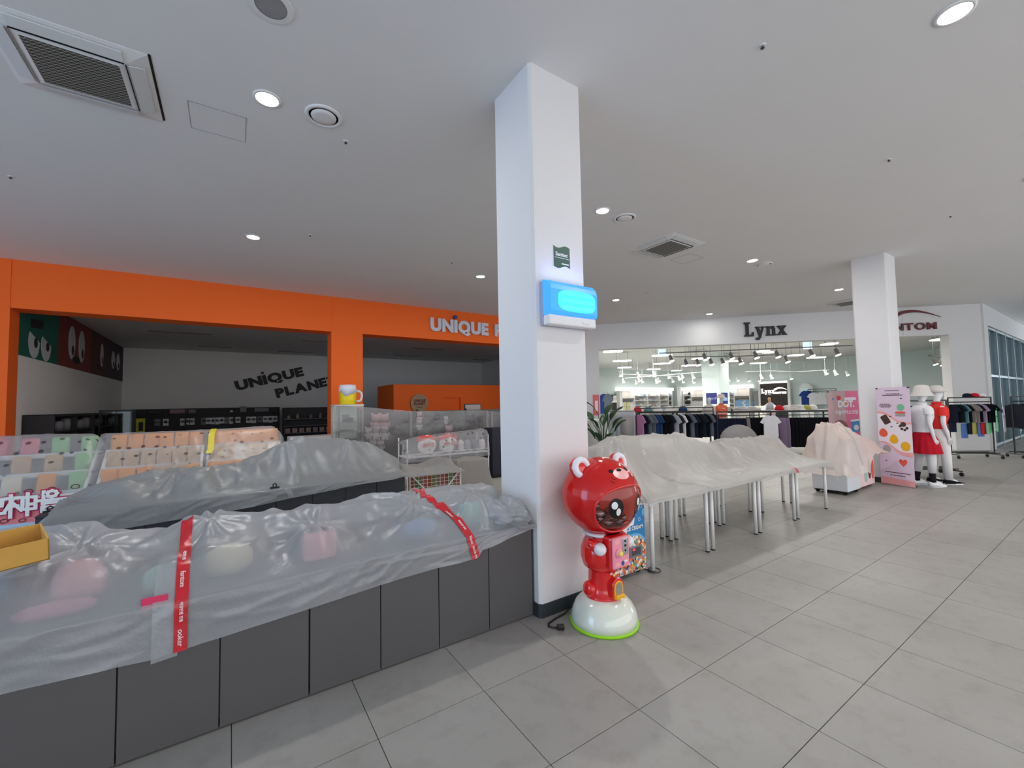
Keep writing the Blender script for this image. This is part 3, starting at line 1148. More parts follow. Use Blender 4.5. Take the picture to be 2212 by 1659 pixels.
# ---------------------------------------------------------------- counter by the pillar
CT = 0.70
CYF, CYB = 2.70, 3.62
mods = [-1.63, -1.226, -0.822, -0.425, -0.033, 0.384]
mods2 = [0.387, 0.788, 1.177, 1.567, 1.955]


def counter_unit(xs, yf, yb, z1, label, name='display_counter', mp='counter_panel', me_='counter_edge', group=None):
    t = thing(name, label, 'counter', ((xs[0] + xs[-1]) / 2, (yf + yb) / 2, 0), 0, group)
    MB().box(xs[0], xs[-1], yf + 0.02, yb, 0.05, z1 - 0.02).build('body', me_, t, world=True)
    MB().box(xs[0] + 0.01, xs[-1] - 0.01, yf + 0.035, yb - 0.02, 0.0, 0.05).build('plinth', 'black_matte', t, world=True)
    MB().box(xs[0], xs[-1], yf - 0.002, yb, z1 - 0.02, z1).build('top', me_, t, world=True, bevel=0.003)
    for a, b in zip(xs[:-1], xs[1:]):
        MB().box(a + 0.003, b - 0.003, yf, yf + 0.02, 0.012, z1 - 0.025).build('panel', mp, t, world=True, bevel=0.0015)
    return t


counter_unit(mods, CYF, CYB, CT, 'long dark grey counter at the left under milky plastic with red tape')
counter_unit(mods2, CYF, CYB, CT, 'dark grey counter next to the near pillar under milky plastic')
MB().box(1.957, 1.972, CYF + 0.005, CYB, 0.0, CT).build('filler_strip', 'counter_edge')
tag(bpy.data.objects['filler_strip'], 'narrow dark filler strip between counter and near pillar', 'strip')

rng = random.Random(11)
ridge_x, ridge_z = [-1.7], [0.99]
for u, v in ((0, 1152), (150, 1134), (300, 1144), (365, 1144), (420, 1115), (500, 1110), (630, 1100), (660, 1086), (720, 1091), (830, 1068), (900, 1058), (1000, 1046), (1050, 1044), (1100, 1062), (1130, 1085)):
    p = ony(u, v, 3.34)
    ridge_x.append(p.x)
    ridge_z.append(p.z - 0.008)
PACKS = [('pinkish pack glowing through the sheet beside the cardboard box', (-0.62, 3.0, CT), (0.1, 0.08, 0.19), 'pale_pink_box'),
         ('mint pack under the sheet left of the red tape', (-0.30, 2.90, CT), (0.07, 0.06, 0.12), 'mint_pack'),
         ('rose pack under the sheet at the far left', (-0.66, 2.83, CT), (0.14, 0.05, 0.06), 'rose_pack'),
         ('cream pack under the sheet right of the red tape', (0.0, 2.98, CT), (0.12, 0.09, 0.15), 'cream_pack'),
         ('blue pack under the sheet near the slanting red tape', (1.13, 2.92, CT), (0.13, 0.08, 0.12), 'blue_pack'),
         ('round mint pack under the sheet by the near pillar', (1.58, 2.98, CT), (0.12, 0.1, 0.17), 'mint_pack')]


def ob1(Xg, Yg):
    rz = np.interp(Xg, ridge_x, ridge_z)
    core = np.where((Yg > 3.16) & (Yg < 3.35), rz, 0)
    out = core
    for cx, cy, rx, ry, h in ((-0.75, 2.93, 0.16, 0.13, 0.93), (-0.28, 2.98, 0.13, 0.12, 0.86), (0.45, 3.0, 0.15, 0.12, 0.92), (1.12, 2.97, 0.2, 0.14, 0.88),
                              (1.55, 2.98, 0.16, 0.16, 0.93), (0.08, 2.95, 0.18, 0.1, 0.83), (0.85, 2.93, 0.16, 0.1, 0.84), (1.82, 2.9, 0.1, 0.1, 0.82)):
        out = np.maximum(out, lump(Xg, Yg, cx, cy, rx, ry, h - 0.02))
    for _, c, s, _m in PACKS:
        d = (np.abs((Xg - c[0]) / (s[0] * 1.25)) ** 4 + np.abs((Yg - c[1]) / (s[1] * 1.35)) ** 4)
        out = np.maximum(out, np.where(d < 1, c[2] + s[2] + 0.012, 0))
    d = (np.abs((Xg - 0.465) / 0.11) ** 6 + np.abs((Yg - 2.90) / 0.085) ** 6)
    out = np.maximum(out, np.where(d < 1, CT + 0.165, 0))
    return out


hem1 = lambda x: float(np.interp(x, [-1.6, -0.78, -0.43, -0.3, -0.2, -0.03, 0.375, 0.79, 1.16, 1.33, 1.46, 1.5, 1.58, 1.83, 1.96, 2.05],
                                 [0.48, 0.476, 0.467, 0.455, 0.461, 0.47, 0.501, 0.528, 0.549, 0.546, 0.552, 0.60, 0.606, 0.655, 0.655, 0.70]))
A1 = drape(-1.62, 1.968, CYF, 3.66, CT + 0.004, ob1, hem1, 330, 70, 18, rng, wr=150, back_z=0.55, amp=(0.004, 0.014), peaks=[(-0.62, 3.1, 0.35), (0.46, 2.95, 0.3), (1.15, 3.1, 0.4), (1.58, 3.0, 0.3), (-0.1, 3.2, 0.3)])
# the film runs out in a crumpled bunch against the pillar
xsA = A1[:, :, 0]
f = np.clip((xsA - 1.60) / 0.40, 0, 1)
crum = creases(xsA, A1[:, :, 1] + A1[:, :, 2], 120, random.Random(5), (0.006, 0.03), (0.006, 0.02), (0.04, 0.18))
A1[:, :, 2] += f * crum * 0.9
A1[:, :, 1] -= f * (0.02 + 0.055 * np.clip(3.0 - A1[:, :, 1], 0, 1)) * 0.8 - f * crum * 0.5
A1[:, :, 2] -= np.clip((xsA - 1.86) / 0.1, 0, 1) ** 2 * np.clip(A1[:, :, 2] - 0.74, 0, 1) * 0.6
cs = MB().grid(A1).build('plastic_cover', 'milky_sheet', None, True)
tag(cs, 'milky plastic sheet over the front counters, bunched at the near pillar', 'plastic sheet')
NS = 18
# the loose end of the film, bunched up against the pillar
bn = np.zeros((48, 34, 3))
for i in range(48):
    for j in range(34):
        th, ph = -0.55 * PI + 1.25 * PI * i / 47, 2 * PI * j / 33
        d = Vector((math.sin(th) * math.cos(ph), -math.cos(th) * 0.9, math.sin(th) * math.sin(ph)))
        d = Vector((math.cos(ph) * math.sin(PI * i / 47), math.sin(ph) * math.sin(PI * i / 47), math.cos(PI * i / 47)))
        r = 1 + 0.34 * mnoise.ridged_multi_fractal(Vector((d.x * 1.9, d.y * 0.9, d.z * 1.3)) + Vector((3, 1, 7)), 0.9, 2.1, 3, 0.9, 2.0) - 0.36
        bn[i, j] = (1.80 + 0.19 * d.x * r, 2.83 + 0.245 * d.y * r, 0.785 + 0.125 * d.z * r - 0.25 * max(0, d.x) * 0.12)
bn[:, :, 0] = np.minimum(bn[:, :, 0], np.where(bn[:, :, 1] > 2.61, 1.968, 2.06))
MB().grid(bn).build('bunched_end', 'milky_sheet', cs, True)
# second layer where two lengths of film overlap beside the red tape
ov = np.zeros((22, NS + 22, 3))
for i in range(22):
    for k in range(NS + 22):
        x = -0.302 + 0.098 * i / 21
        p = sample(A1, x, k)
        ov[i, k] = p + Vector((0, -0.004, 0.003)) - Vector((0, 0, 0.02 if k == 0 else 0))
MB().grid(ov).build('overlap', 'milky_sheet', cs, True)

t1, o1 = tape_on(A1, [(-0.192, 0.0), (-0.192, 18), (-0.2, 36), (-0.212, 58)], 0.054, 80, 'red_tape', 'red_tape', None, 0.009)
tag(t1, 'red printed packing tape running straight down the milky sheet at left', 'tape')
t2, o2 = tape_on(A1, [(1.445, 0.0), (1.41, 18), (1.33, 36), (1.22, 58)], 0.06, 80, 'red_tape', 'red_tape', None, 0.006)
tag(t2, 'red printed packing tape slanting over the milky sheet near the pillar', 'tape')


def print_on(tp, o, rows, words):
    for r, (s, sz) in zip(rows, words):
        p, q = Vector(o[r, 2]), Vector(o[r + 3, 2])
        down = (p - q).normalized()
        across = (Vector(o[r, 0]) - Vector(o[r, 4])).normalized()
        n = down.cross(-across).normalized()
        if n.y > 0:
            n = -n
        ey = n.cross(down).normalized()
        write('print', s, sz, p + n * 0.005 - ey * sz * 0.33, down, ey, 'tape_print', tp, offset=0.0004)


words = [('ooker', 0.032), ('매장반품 전용', 0.016), ('fantom', 0.03), ('매장반품 전용', 0.016)]
print_on(t1, o1, [7, 20, 33, 46], words)
print_on(t2, o2, [8, 21, 34, 47], words[1:] + words[:1])

# things lying under or on the film
t = thing('gift_box', 'pale pink box with a grid of small dots under the milky sheet', 'box', (0.47, 2.92, CT))
MB().box(0.37, 0.56, 2.84, 2.96, CT, CT + 0.15).build('carton', 'pale_pink_box', t, world=True, bevel=0.02)
for i in range(6):
    for j in range(4):
        mb = MB()
        mb.lathe([(0.004, 0), (0.004, 0.002)], 6)
        me = mb.mesh('hole', 'deep_pink')
        me.transform(Matrix.Translation((0.405 + i * 0.024, 2.8385, CT + 0.05 + j * 0.024)) @ Matrix.Rotation(PI / 2, 4, 'X'))
        link(me, 'hole', t, True)
mb = MB().box(-0.345, -0.245, CYF - 0.008, CYF - 0.003, 0.685, 0.738)
o = mb.build('price_tag', 'deep_pink', None, bevel=0.002)
tag(o, 'deep pink price tag showing through the sheet left of the tape', 'price tag')
for lab, c, s, m in PACKS:
    nm = 'soft_toy_pack'
    mb = MB()
    mb.lathe([(0.8, 0.0), (1.0, 0.25), (1.0, 0.6), (0.8, 0.85), (0.4, 1.0)], 14, (0, 0, 0))
    mb.v = [(c[0] + p[0] * s[0], c[1] + p[1] * s[1], c[2] + p[2] * s[2]) for p in mb.v]
    tag(mb.build(nm, m, None, True), lab, 'pack', 'packs of goods under the front sheet')

t = thing('open_carton', 'open tan cardboard tray lying on the sheet at the left edge', 'cardboard box', (-0.90, 2.86, 0.96))
w, d, h, th = 0.36, 0.24, 0.10, 0.006
for nm, a in (('base', (0, w, 0, d, 0, th)), ('side', (0, w, 0, th, 0, h)), ('side', (0, w, d - th, d, 0, h)), ('side', (0, th, 0, d, 0, h)), ('side', (w - th, w, 0, d, 0, h))):
    MB().box(*a).build(nm, 'cardboard', t)
t.rotation_euler = (math.radians(8), math.radians(-4), math.radians(20))
t.location = (-1.02, 2.70, 0.935)

# ---------------------------------------------------------------- second counter behind
C2F, C2B = 5.6, 6.5
m3 = [-1.46 + 0.381 * i for i in range(10)]
counter_unit(m3, C2F, C2B, CT, 'black counter behind the front one under a grey plastic sheet', mp='counter_black', me_='counter_black')
rng = random.Random(23)
prof2 = [(65, 1100), (110, 1083), (180, 1062), (250, 1038), (330, 1022), (400, 1016), (520, 998), (560, 980), (600, 960), (635, 949), (700, 951), (785, 955), (820, 970), (850, 987), (868, 1008)]
rx2, rz2 = [], []
for u, v in prof2:
    p = ony(u, v, 6.18)
    rx2.append(p.x)
    rz2.append(p.z)


def ob2(Xg, Yg):
    rz = np.interp(Xg, rx2, rz2)
    out = np.where((Yg > 6.02) & (Yg < 6.2), rz - 0.01, 0)
    for cx, cy, a, b, h in ((-0.9, 5.86, 0.2, 0.12, 0.92), (-0.3, 5.88, 0.24, 0.12, 0.95), (0.3, 5.9, 0.16, 0.14, 0.92), (1.1, 5.88, 0.3, 0.1, 0.93), (0.62, 5.86, 0.1, 0.1, 0.9)):
        out = np.maximum(out, lump(Xg, Yg, cx, cy, a, b, h))
    return out


hem2 = lambda x: float(np.interp(x, [-1.9, -1.6, 0.0, 0.27, 0.6, 0.94, 1.4, 1.8, 2.05], [0.5, 0.46, 0.53, 0.55, 0.585, 0.61, 0.655, 0.665, 0.70]))
A2 = drape(-1.56, 2.03, C2F, 6.54, CT + 0.004, ob2, hem2, 260, 54, 12, rng, wr=110, back_z=0.5, amp=(0.005, 0.02), peaks=[(0.55, 6.1, 0.6), (1.35, 6.1, 0.5), (-0.5, 6.05, 0.5), (-1.3, 5.9, 0.3)])
f = np.clip((-1.36 - A2[:, :, 0]) / 0.2, 0, 1) ** 1.4
A2[:, :, 2] -= f * np.clip(A2[:, :, 2] - 0.42, 0, 1) * 0.95
cs2 = MB().grid(A2).build('plastic_cover', 'grey_sheet', None, True)
tag(cs2, 'grey plastic sheet tented over the black counter behind', 'plastic sheet')
for x, rows in ((0.62, (14, 40)), (0.56, (1, 11))):
    tp, _ = tape_on(A2, [(x + 0.04, rows[0]), (x, rows[1])], 0.055, 30, 'clear_tape_strip', 'clear_tape', cs2)


def clip_on(p, lab, rz=0.0):
    t = thing('binder_clip', lab, 'clip', p, rz, 'black clips on the grey sheet')
    t.scale = (0.8, 0.8, 0.8)
    MB().box(-0.06, 0.06, -0.012, 0.012, 0.0, 0.018).build('jaw', 'black_metal', t, bevel=0.003)
    mb = MB()
    mb.tube([(-0.018, 0, 0.015), (-0.022, 0, 0.05), (0, 0, 0.065), (0.022, 0, 0.05), (0.018, 0, 0.015)], 0.009, 8)
    mb.build('lever', 'black_metal', t)
    return t


pc = sample(A2, 0.43, 13)
clip_on(pc + Vector((0, -0.01, 0.0)), 'black clip on the front edge of the grey sheet')
pc = ony(95, 1097, 5.9)
clip_on(sample(A2, -1.40, 20) + Vector((0, 0, 0.0)), 'black clip pinching the left end of the grey sheet', 0.4)

# ---------------------------------------------------------------- white tables with their sheet
mat('table_white', (232, 232, 230), 0.4, var=0.02)
TZ = 0.70


def leg_at(t, x, y, z1):
    l = MB().tube([(x, y, 0.012), (x, y, z1)], 0.021, 12).build('leg', 'white_metal', t, True, world=True)
    MB().tube([(x, y, 0.0), (x, y, 0.014)], 0.0215, 12).build('foot_cap', 'black_matte', l, world=True)


names = ['nearest', 'second', 'third', 'farthest']
for r, (y0, y1) in enumerate(((2.66, 3.21), (3.24, 3.79))):
    for k in range(4):
        x0, x1 = 3.34 + 1.0133 * k, 3.34 + 1.0133 * k + 1.0
        t = thing('folding_table', '%s white tube-leg table in the %s row under the plastic sheet' % (names[k], 'front' if r == 0 else 'rear'), 'table', ((x0 + x1) / 2, (y0 + y1) / 2, 0), 0, 'white tables in two rows')
        MB().box(x0, x1, y0, y1, TZ - 0.028, TZ).build('tabletop', 'table_white', t, world=True, bevel=0.003)
        MB().box(x0 + 0.05, x1 - 0.05, y0 + 0.05, y1 - 0.05, TZ - 0.06, TZ - 0.028).build('apron', 'table_white', t, world=True)
        for x in (x0 + 0.045, x1 - 0.045):
            for y in (y0 + 0.045, y1 - 0.045):
                leg_at(t, x, y, TZ - 0.028)

rng = random.Random(31)
prof3 = [(1290, 962), (1310, 945), (1380, 941), (1450, 938), (1480, 948), (1500, 952), (1522, 960), (1560, 945), (1600, 948), (1650, 940), (1665, 942), (1692, 930), (1720, 950), (1740, 966)]
rx3, rz3 = [], []
for u, v in prof3:
    p = ony(u, v, 3.5)
    rx3.append(p.x)
    rz3.append(p.z - 0.012)


def ob3(Xg, Yg):
    rz = np.interp(Xg, rx3, rz3, right=0.72)
    out = np.where((Yg > 3.36) & (Yg < 3.52) & (Xg < 7.75), rz, 0)
    for cx, cy, a, b, h in ((3.62, 3.32, 0.14, 0.2, 1.2), (4.5, 3.25, 0.25, 0.2, 1.02), (5.7, 3.2, 0.2, 0.2, 0.95), (6.6, 3.2, 0.3, 0.2, 0.93)):
        out = np.maximum(out, lump(Xg, Yg, cx, cy, a, b, h))
    return out


hem3 = lambda x: float(np.interp(x, [3.0, 3.34, 3.4, 4.3, 5.2, 5.5, 6.0, 6.4, 6.55, 6.9, 7.4, 7.6], [0.62, 0.66, 0.665, 0.66, 0.655, 0.64, 0.655, 0.645, 0.60, 0.65, 0.62, 0.5]))
A3 = drape(3.26, 7.56, 2.645, 3.86, TZ + 0.004, ob3, hem3, 300, 70, 8, rng, wr=120, back_z=0.5, amp=(0.005, 0.022), peaks=[(3.65, 3.42, 0.6), (4.6, 3.42, 0.6), (5.75, 3.42, 0.5), (7.3, 3.42, 0.6), (6.6, 3.4, 0.5)])
f = np.clip((A3[:, :, 0] - 7.40) / 0.16, 0, 1)
A3[:, :, 2] -= f ** 1.5 * 0.16
f = np.clip((3.34 - A3[:, :, 0]) / 0.08, 0, 1)
A3[:, :, 2] -= f * np.clip(A3[:, :, 2] - 0.68, 0, 0.35)
cs3 = MB().grid(A3).build('plastic_cover', 'table_sheet', None, True)
tag(cs3, 'crumpled translucent sheet over the row of white tables', 'plastic sheet')
tp, _ = tape_on(A3, [(4.25, 6), (4.05, 25), (3.98, 45)], 0.06, 40, 'clear_tape_strip', 'clear_tape', cs3)
tp, o3 = tape_on(A3, [(6.29, 0), (6.24, 10)], 0.05, 12, 'red_tape', 'red_tape', None)
tag(tp, 'short scrap of red tape on the front edge of the table sheet', 'tape')
# hidden goods carrying the sheet of the tables: folded display stands
mat('dusty_beige', (186, 176, 166), 0.8, var=0.08)
for k, (x0, x1, h) in enumerate(((3.5, 4.5, 0.42), (5.55, 6.1, 0.33), (6.5, 7.35, 0.32))):
    t = thing('display_stand', '%s slanted display rack under the table sheet' % ('left', 'middle', 'right')[k], 'rack', ((x0 + x1) / 2, 3.4, TZ), 0, 'racks under the table sheet')
    MB().prism([(3.12, TZ), (3.46, TZ), (3.46, TZ + h - 0.05), (3.40, TZ + h - 0.05)], (x0, 0, 0), Y, Z, X * (x1 - x0)).build('rack_body', 'dusty_beige', t, world=True)

# ================================================================ BEAR CAPSULE MACHINE
mat('bear_red', (222, 26, 28), 0.12, var=0.02, coat=0.6)
mat('bear_white', (232, 230, 234), 0.2, var=0.02, coat=0.4)
mat('base_cream', (224, 228, 214), 0.12, var=0.02, coat=0.6)
mat('lime_ring', (150, 210, 24), 0.35, var=0.03, emit=0.03, erbg=(150, 230, 20))
mat('bear_pink', (244, 150, 172), 0.35, var=0.03)
mat('nose_pink', (246, 176, 176), 0.3, var=0.02)
mat('gloss_black', (14, 14, 16), 0.15, var=0.05)
mat('gloss_white', (240, 240, 240), 0.2, var=0.01)
mat('bright_yellow', (242, 176, 20), 0.3, var=0.04)
mat('pale_yellow', (246, 214, 110), 0.3, var=0.04)
mat('dial_grey', (170, 170, 174), 0.3, 0.6, var=0.05)
mat('sticker_green', (130, 170, 110), 0.5, var=0.2, scale=30)
mat('lining_rose', (250, 186, 176), 0.4, var=0.02)
_m = mat('bear_shell', (224, 26, 28), 0.12, var=0.02, coat=0.6)
_nt = _m.node_tree
_tl = _nt.nodes.new('ShaderNodeBsdfTranslucent')
_tl.inputs[0].default_value = (*lin((250, 110, 90)), 1)
_mx = _nt.nodes.new('ShaderNodeMixShader')
_mx.inputs[0].default_value = 0.30
_nt.links.new(_nt.nodes['Principled BSDF'].outputs[0], _mx.inputs[1])
_nt.links.new(_tl.outputs[0], _mx.inputs[2])
_nt.links.new(_mx.outputs[0], _nt.nodes['Material Output'].inputs['Surface'])
glass_mat('dome_glass', (255, 255, 255), 0.0, 0.02, (248, 236, 234))
glass_mat('capsule_clear', (255, 255, 255), 0.08, 0.08, (246, 246, 248))
BX, BY = 2.335, 2.325
HC, HR = Vector((0, 0, 0.935)), Vector((0.292, 0.285, 0.283))
t = thing('capsule_machine', 'glossy red bear-shaped capsule machine on a cream dome base', 'capsule machine', (BX, BY, 0))
bear = t
MB().lathe([(0.248, 0.0), (0.253, 0.006), (0.252, 0.018), (0.246, 0.022)], 48).build('lime_ring', 'lime_ring', t, True)
MB().lathe([(0.246, 0.02), (0.243, 0.06), (0.23, 0.105), (0.205, 0.15), (0.168, 0.185), (0.13, 0.205), (0.06, 0.21)], 48).build('dome_base', 'base_cream', t, True)
MB().lathe([(0.138, 0.19), (0.136, 0.215), (0.118, 0.225), (0.112, 0.28), (0.108, 0.36), (0.112, 0.42), (0.13, 0.45)], 36).build('leg_column', 'bear_red', t, True)
bd = MB()
bd.lathe([(0.06, 0.385), (0.115, 0.395), (0.15, 0.43), (0.166, 0.49), (0.162, 0.55), (0.145, 0.60), (0.12, 0.64), (0.115, 0.68)], 36, sy=0.95)
bd.build('torso', 'bear_red', t, True)
MB().lathe([(0.13, 0.648), (0.142, 0.66), (0.135, 0.672)], 36).build('collar', 'bear_white', t, True)
for s in (-1, 1):
    MB().ell((s * 0.12, 0.02, 0.26), (0.04, 0.06, 0.06), 16, 10).build('foot_lobe', 'bear_red', t, True)
    mb = MB()
    mb.tube([(s * 0.12, 0.0, 0.625), (s * 0.155, -0.05, 0.61), (s * 0.15, -0.10, 0.595)], 0.04, 14, radii=[0.03, 0.042, 0.04])
    arm = mb.build('arm', 'bear_red', t, True)
    MB().ell((s * 0.145, -0.125, 0.59), (0.045, 0.045, 0.045), 18, 12).build('paw', 'bear_white', arm, True)

# head: one shell, its window in front cut out and glazed
nA, nE = 96, 64


def sph(az, el, k=1.0):
    return Vector((math.sin(az) * math.cos(el) * HR.x * k, -math.cos(az) * math.cos(el) * HR.y * k, math.sin(el) * HR.z * k)) + HC


def in_win(az, el):
    a, e = math.degrees(az), math.degrees(el)
    if a > 180:
        a -= 360
    return (abs(a) / 54.0) ** 2.2 + (abs(e + 17) / 39.0) ** 2.2 < 1


shell, win, rim = MB(), MB(), MB()
idx = {}
vs = []
for j in range(nE + 1):
    for i in range(nA):
        vs.append(sph(2 * PI * i / nA, -PI / 2 + PI * j / nE))
sf, wfc = [], []
for j in range(nE):
    for i in range(nA):
        az, el = 2 * PI * (i + 0.5) / nA, -PI / 2 + PI * (j + 0.5) / nE
        q = (j * nA + i, j * nA + (i + 1) % nA, (j + 1) * nA + (i + 1) % nA, (j + 1) * nA + i)
        (wfc if in_win(az, el) else sf).append(q)
shell.add(vs, sf)
win.add([HC + (v - HC) * 0.992 for v in vs], wfc)
head = shell.build('head', 'bear_shell', t, True)
win.build('window', 'dome_glass', head, True)
pts = []
for k in range(72):
    th = 2 * PI * k / 72
    c, s = math.cos(th), math.sin(th)
    a = 54 * math.copysign(abs(c) ** (2 / 2.2), c)
    e = -17 + 39 * math.copysign(abs(s) ** (2 / 2.2), s)
    pts.append(sph(math.radians(a), math.radians(e), 1.0))
rim.tube(pts + [pts[0]], 0.008, 8, cap=False)
rim.build('window_rim', 'bear_red', head, True)


def patch(name, m, az, el, ra, re, k, parent, rot=0.0, n=24, shape=None):
    """a thin sticker that follows the head; angles in degrees"""
    c = [sph(math.radians(az), math.radians(el), k)]
    rings_ = []
    for q in (0.5, 1.0):
        ring = []
        for i in range(n):
            th = 2 * PI * i / n
            u, v = math.cos(th) * q, math.sin(th) * q
            if shape:
                u, v = shape(u, v)
            u, v = u * math.cos(rot) - v * math.sin(rot), u * math.sin(rot) + v * math.cos(rot)
            ring.append(sph(math.radians(az + u * ra / max(0.25, math.cos(math.radians(el)))), math.radians(el + v * re), k))
        rings_.append(ring)
    mb = MB()
    mb.add(c + rings_[0] + rings_[1], [(0, 1 + i, 1 + (i + 1) % n) for i in range(n)] + [(1 + i, 1 + n + i, 1 + n + (i + 1) % n, 1 + (i + 1) % n) for i in range(n)])
    return mb.build(name, m, parent, True)


for s in (-1, 1):
    e_ = patch('eye', 'gloss_black', s * 23, -8, 11, 14.5, 1.006, head, rot=-s * 0.15)
    patch('eye_highlight', 'gloss_white', s * 23 - 2.5, -3.5, 4.6, 5.2, 1.010, e_)
    patch('eye_highlight', 'gloss_white', s * 23 + 3.5, -13, 3.4, 5.6, 1.010, e_, rot=0.4)
    patch('small_eye', 'gloss_black', s * 22, 46, 3.6, 3.4, 1.006, head)
    for q in (0, 1):
        mb = MB()
        mb.tube([sph(math.radians(s * (26 + 2 * q)), math.radians(36 - 5 * q), 1.004), sph(math.radians(s * (19 + 2 * q)), math.radians(32 - 5 * q), 1.004)], 0.0022, 6)
        mb.build('whisker', 'gloss_black', head)
    # ears
    ec = sph(math.radians(s * 74), math.radians(48), 1.04) + Vector((0, 0.07, -0.005))
    ear = MB()
    ear.ell((0, 0, 0), (0.08, 0.05, 0.084), 24, 14)
    R3 = Matrix.Rotation(s * math.radians(28), 4, 'Y') @ Matrix.Rotation(math.radians(-14), 4, 'X')
    me = ear.mesh('ear', 'bear_red', True)
    me.transform(Matrix.Translation(ec) @ R3)
    ea = link(me, 'ear', head)
    rg = MB()
    tor = []
    for i in range(28):
        th = 2 * PI * i / 28
        tor.append((0.054 * math.cos(th), -0.032, 0.058 * math.sin(th)))
    rg.tube(tor + [tor[0]], 0.025, 10, cap=False)
    me = rg.mesh('ear_ring', 'bear_white', True)
    me.transform(Matrix.Translation(ec) @ R3)
    link(me, 'ear_ring', ea)
    ri = MB().ell((0, -0.03, 0), (0.042, 0.016, 0.044), 18, 10)
    me = ri.mesh('ear_inner', 'bear_white', True)
    me.transform(Matrix.Translation(ec) @ R3)
    link(me, 'ear_inner', ea)
patch('muzzle', 'nose_pink', 0, 41, 14.5, 9.5, 1.004, head)
patch('nose', 'gloss_black', -2, 47, 4.6, 2.6, 1.010, head)
patch('smile', 'bear_red', 0, -33, 5.5, 2.2, 1.006, head)
patch('lower_lash', 'gloss_black', -22, -27, 5.0, 0.7, 1.006, head)
patch('lower_lash', 'gloss_black', 22, -27, 5.0, 0.7, 1.006, head)
# sticker on the back wall inside the head
mb = MB()
disc(mb, (0.03, 0.16, 0.99), X, Z, 0.12, 0.12, 0.004, 28)
mb.build('inner_sticker', 'sticker_green', t)
mb = MB()
disc(mb, (0.03, 0.155, 0.99), X, Z, 0.085, 0.05, 0.004, 24)
mb.build('inner_sticker', 'bear_pink', t)
MB().lathe([(0.21, 0.742), (0.1, 0.735), (0.01, 0.733)], 32).build('capsule_shelf', 'lining_rose', t)

# coin panel
pf = -0.185
MB().box(-0.094, 0.094, pf + 0.006, -0.08, 0.44, 0.672).build('panel_housing', 'bear_red', t, bevel=0.02)
pnl = MB().box(-0.084, 0.084, pf - 0.004, pf + 0.01, 0.45, 0.664).build('coin_panel', 'bear_pink', t, bevel=0.010)
MB().box(0.012, 0.07, pf - 0.008, pf, 0.535, 0.652).build('coin_plate', 'chrome', pnl, bevel=0.003)
for z, w in ((0.63, 0.012), (0.60, 0.018), (0.565, 0.012)):
    MB().box(0.039 - w / 2, 0.039 + w / 2, pf - 0.010, pf - 0.006, z - 0.006, z + 0.008).build('coin_slot', 'gloss_black', pnl)
kn = MB()
kn.lathe([(0.034, 0), (0.034, 0.012), (0.028, 0.018)], 24)
me = kn.mesh('knob', 'bear_pink', True)
me.transform(Matrix.Translation((-0.028, pf, 0.558)) @ Matrix.Rotation(PI / 2, 4, 'X'))
link(me, 'knob', pnl)
kn = MB()
kn.lathe([(0.02, 0.0), (0.02, 0.03), (0.012, 0.038)], 20)
me = kn.mesh('knob_cap', 'pale_yellow', True)
me.transform(Matrix.Translation((-0.028, pf, 0.558)) @ Matrix.Rotation(PI / 2, 4, 'X'))
link(me, 'knob_cap', pnl)
for z in (0.62, 0.465):
    MB().box(-0.066, -0.018, pf - 0.006, pf, z, z + 0.03).build('sticker', 'nose_pink', pnl)
mb = MB()
disc(mb, (0.012, pf - 0.003, 0.48), X, Z, 0.014, 0.016, 0.004, 16)
mb.build('round_badge', 'sign_side_blue', pnl)
for x in (0.035, 0.052):
    mb = MB()
    disc(mb, (x, pf - 0.003, 0.49), X, Z, 0.009, 0.009, 0.003, 10)
    mb.build('star_sticker', 'gloss_white', pnl)
# outlet arch
def arch(w, h, n=12):
    r = w / 2
    return [(-r, 0), (r, 0)] + [(r * math.cos(PI * k / n), h - r + r * math.sin(PI * k / n)) for k in range(n + 1)]


MB().prism(arch(0.112, 0.15), (0, -0.15, 0.215), X, Z, Y * 0.10).build('outlet_housing', 'bear_red', t, bevel=0.006)
ou = MB().prism(arch(0.088, 0.122), (0, -0.157, 0.225), X, Z, Y * 0.02).build('outlet_frame', 'bright_yellow', t, bevel=0.003)
MB().prism(arch(0.06, 0.085), (0, -0.160, 0.25), X, Z, Y * 0.006).build('outlet_door', 'dial_grey', ou)
MB().prism([(-0.042, 0), (0.042, 0), (0.042, 0.03), (-0.042, 0.03)], (0, -0.175, 0.225), X, Z, Y * 0.03).build('outlet_tray', 'bright_yellow', ou, bevel=0.006)
for x, z, m in ((-0.03, 0.40, 'nose_pink'), (0.02, 0.395, 'gloss_white'), (0.0, 0.385, 'pale_yellow')):
    mb = MB()
    disc(mb, (x, -0.112, z - 0.01), X, Z, 0.014, 0.010, 0.004, 12)
    mb.build('leg_sticker', m, t)

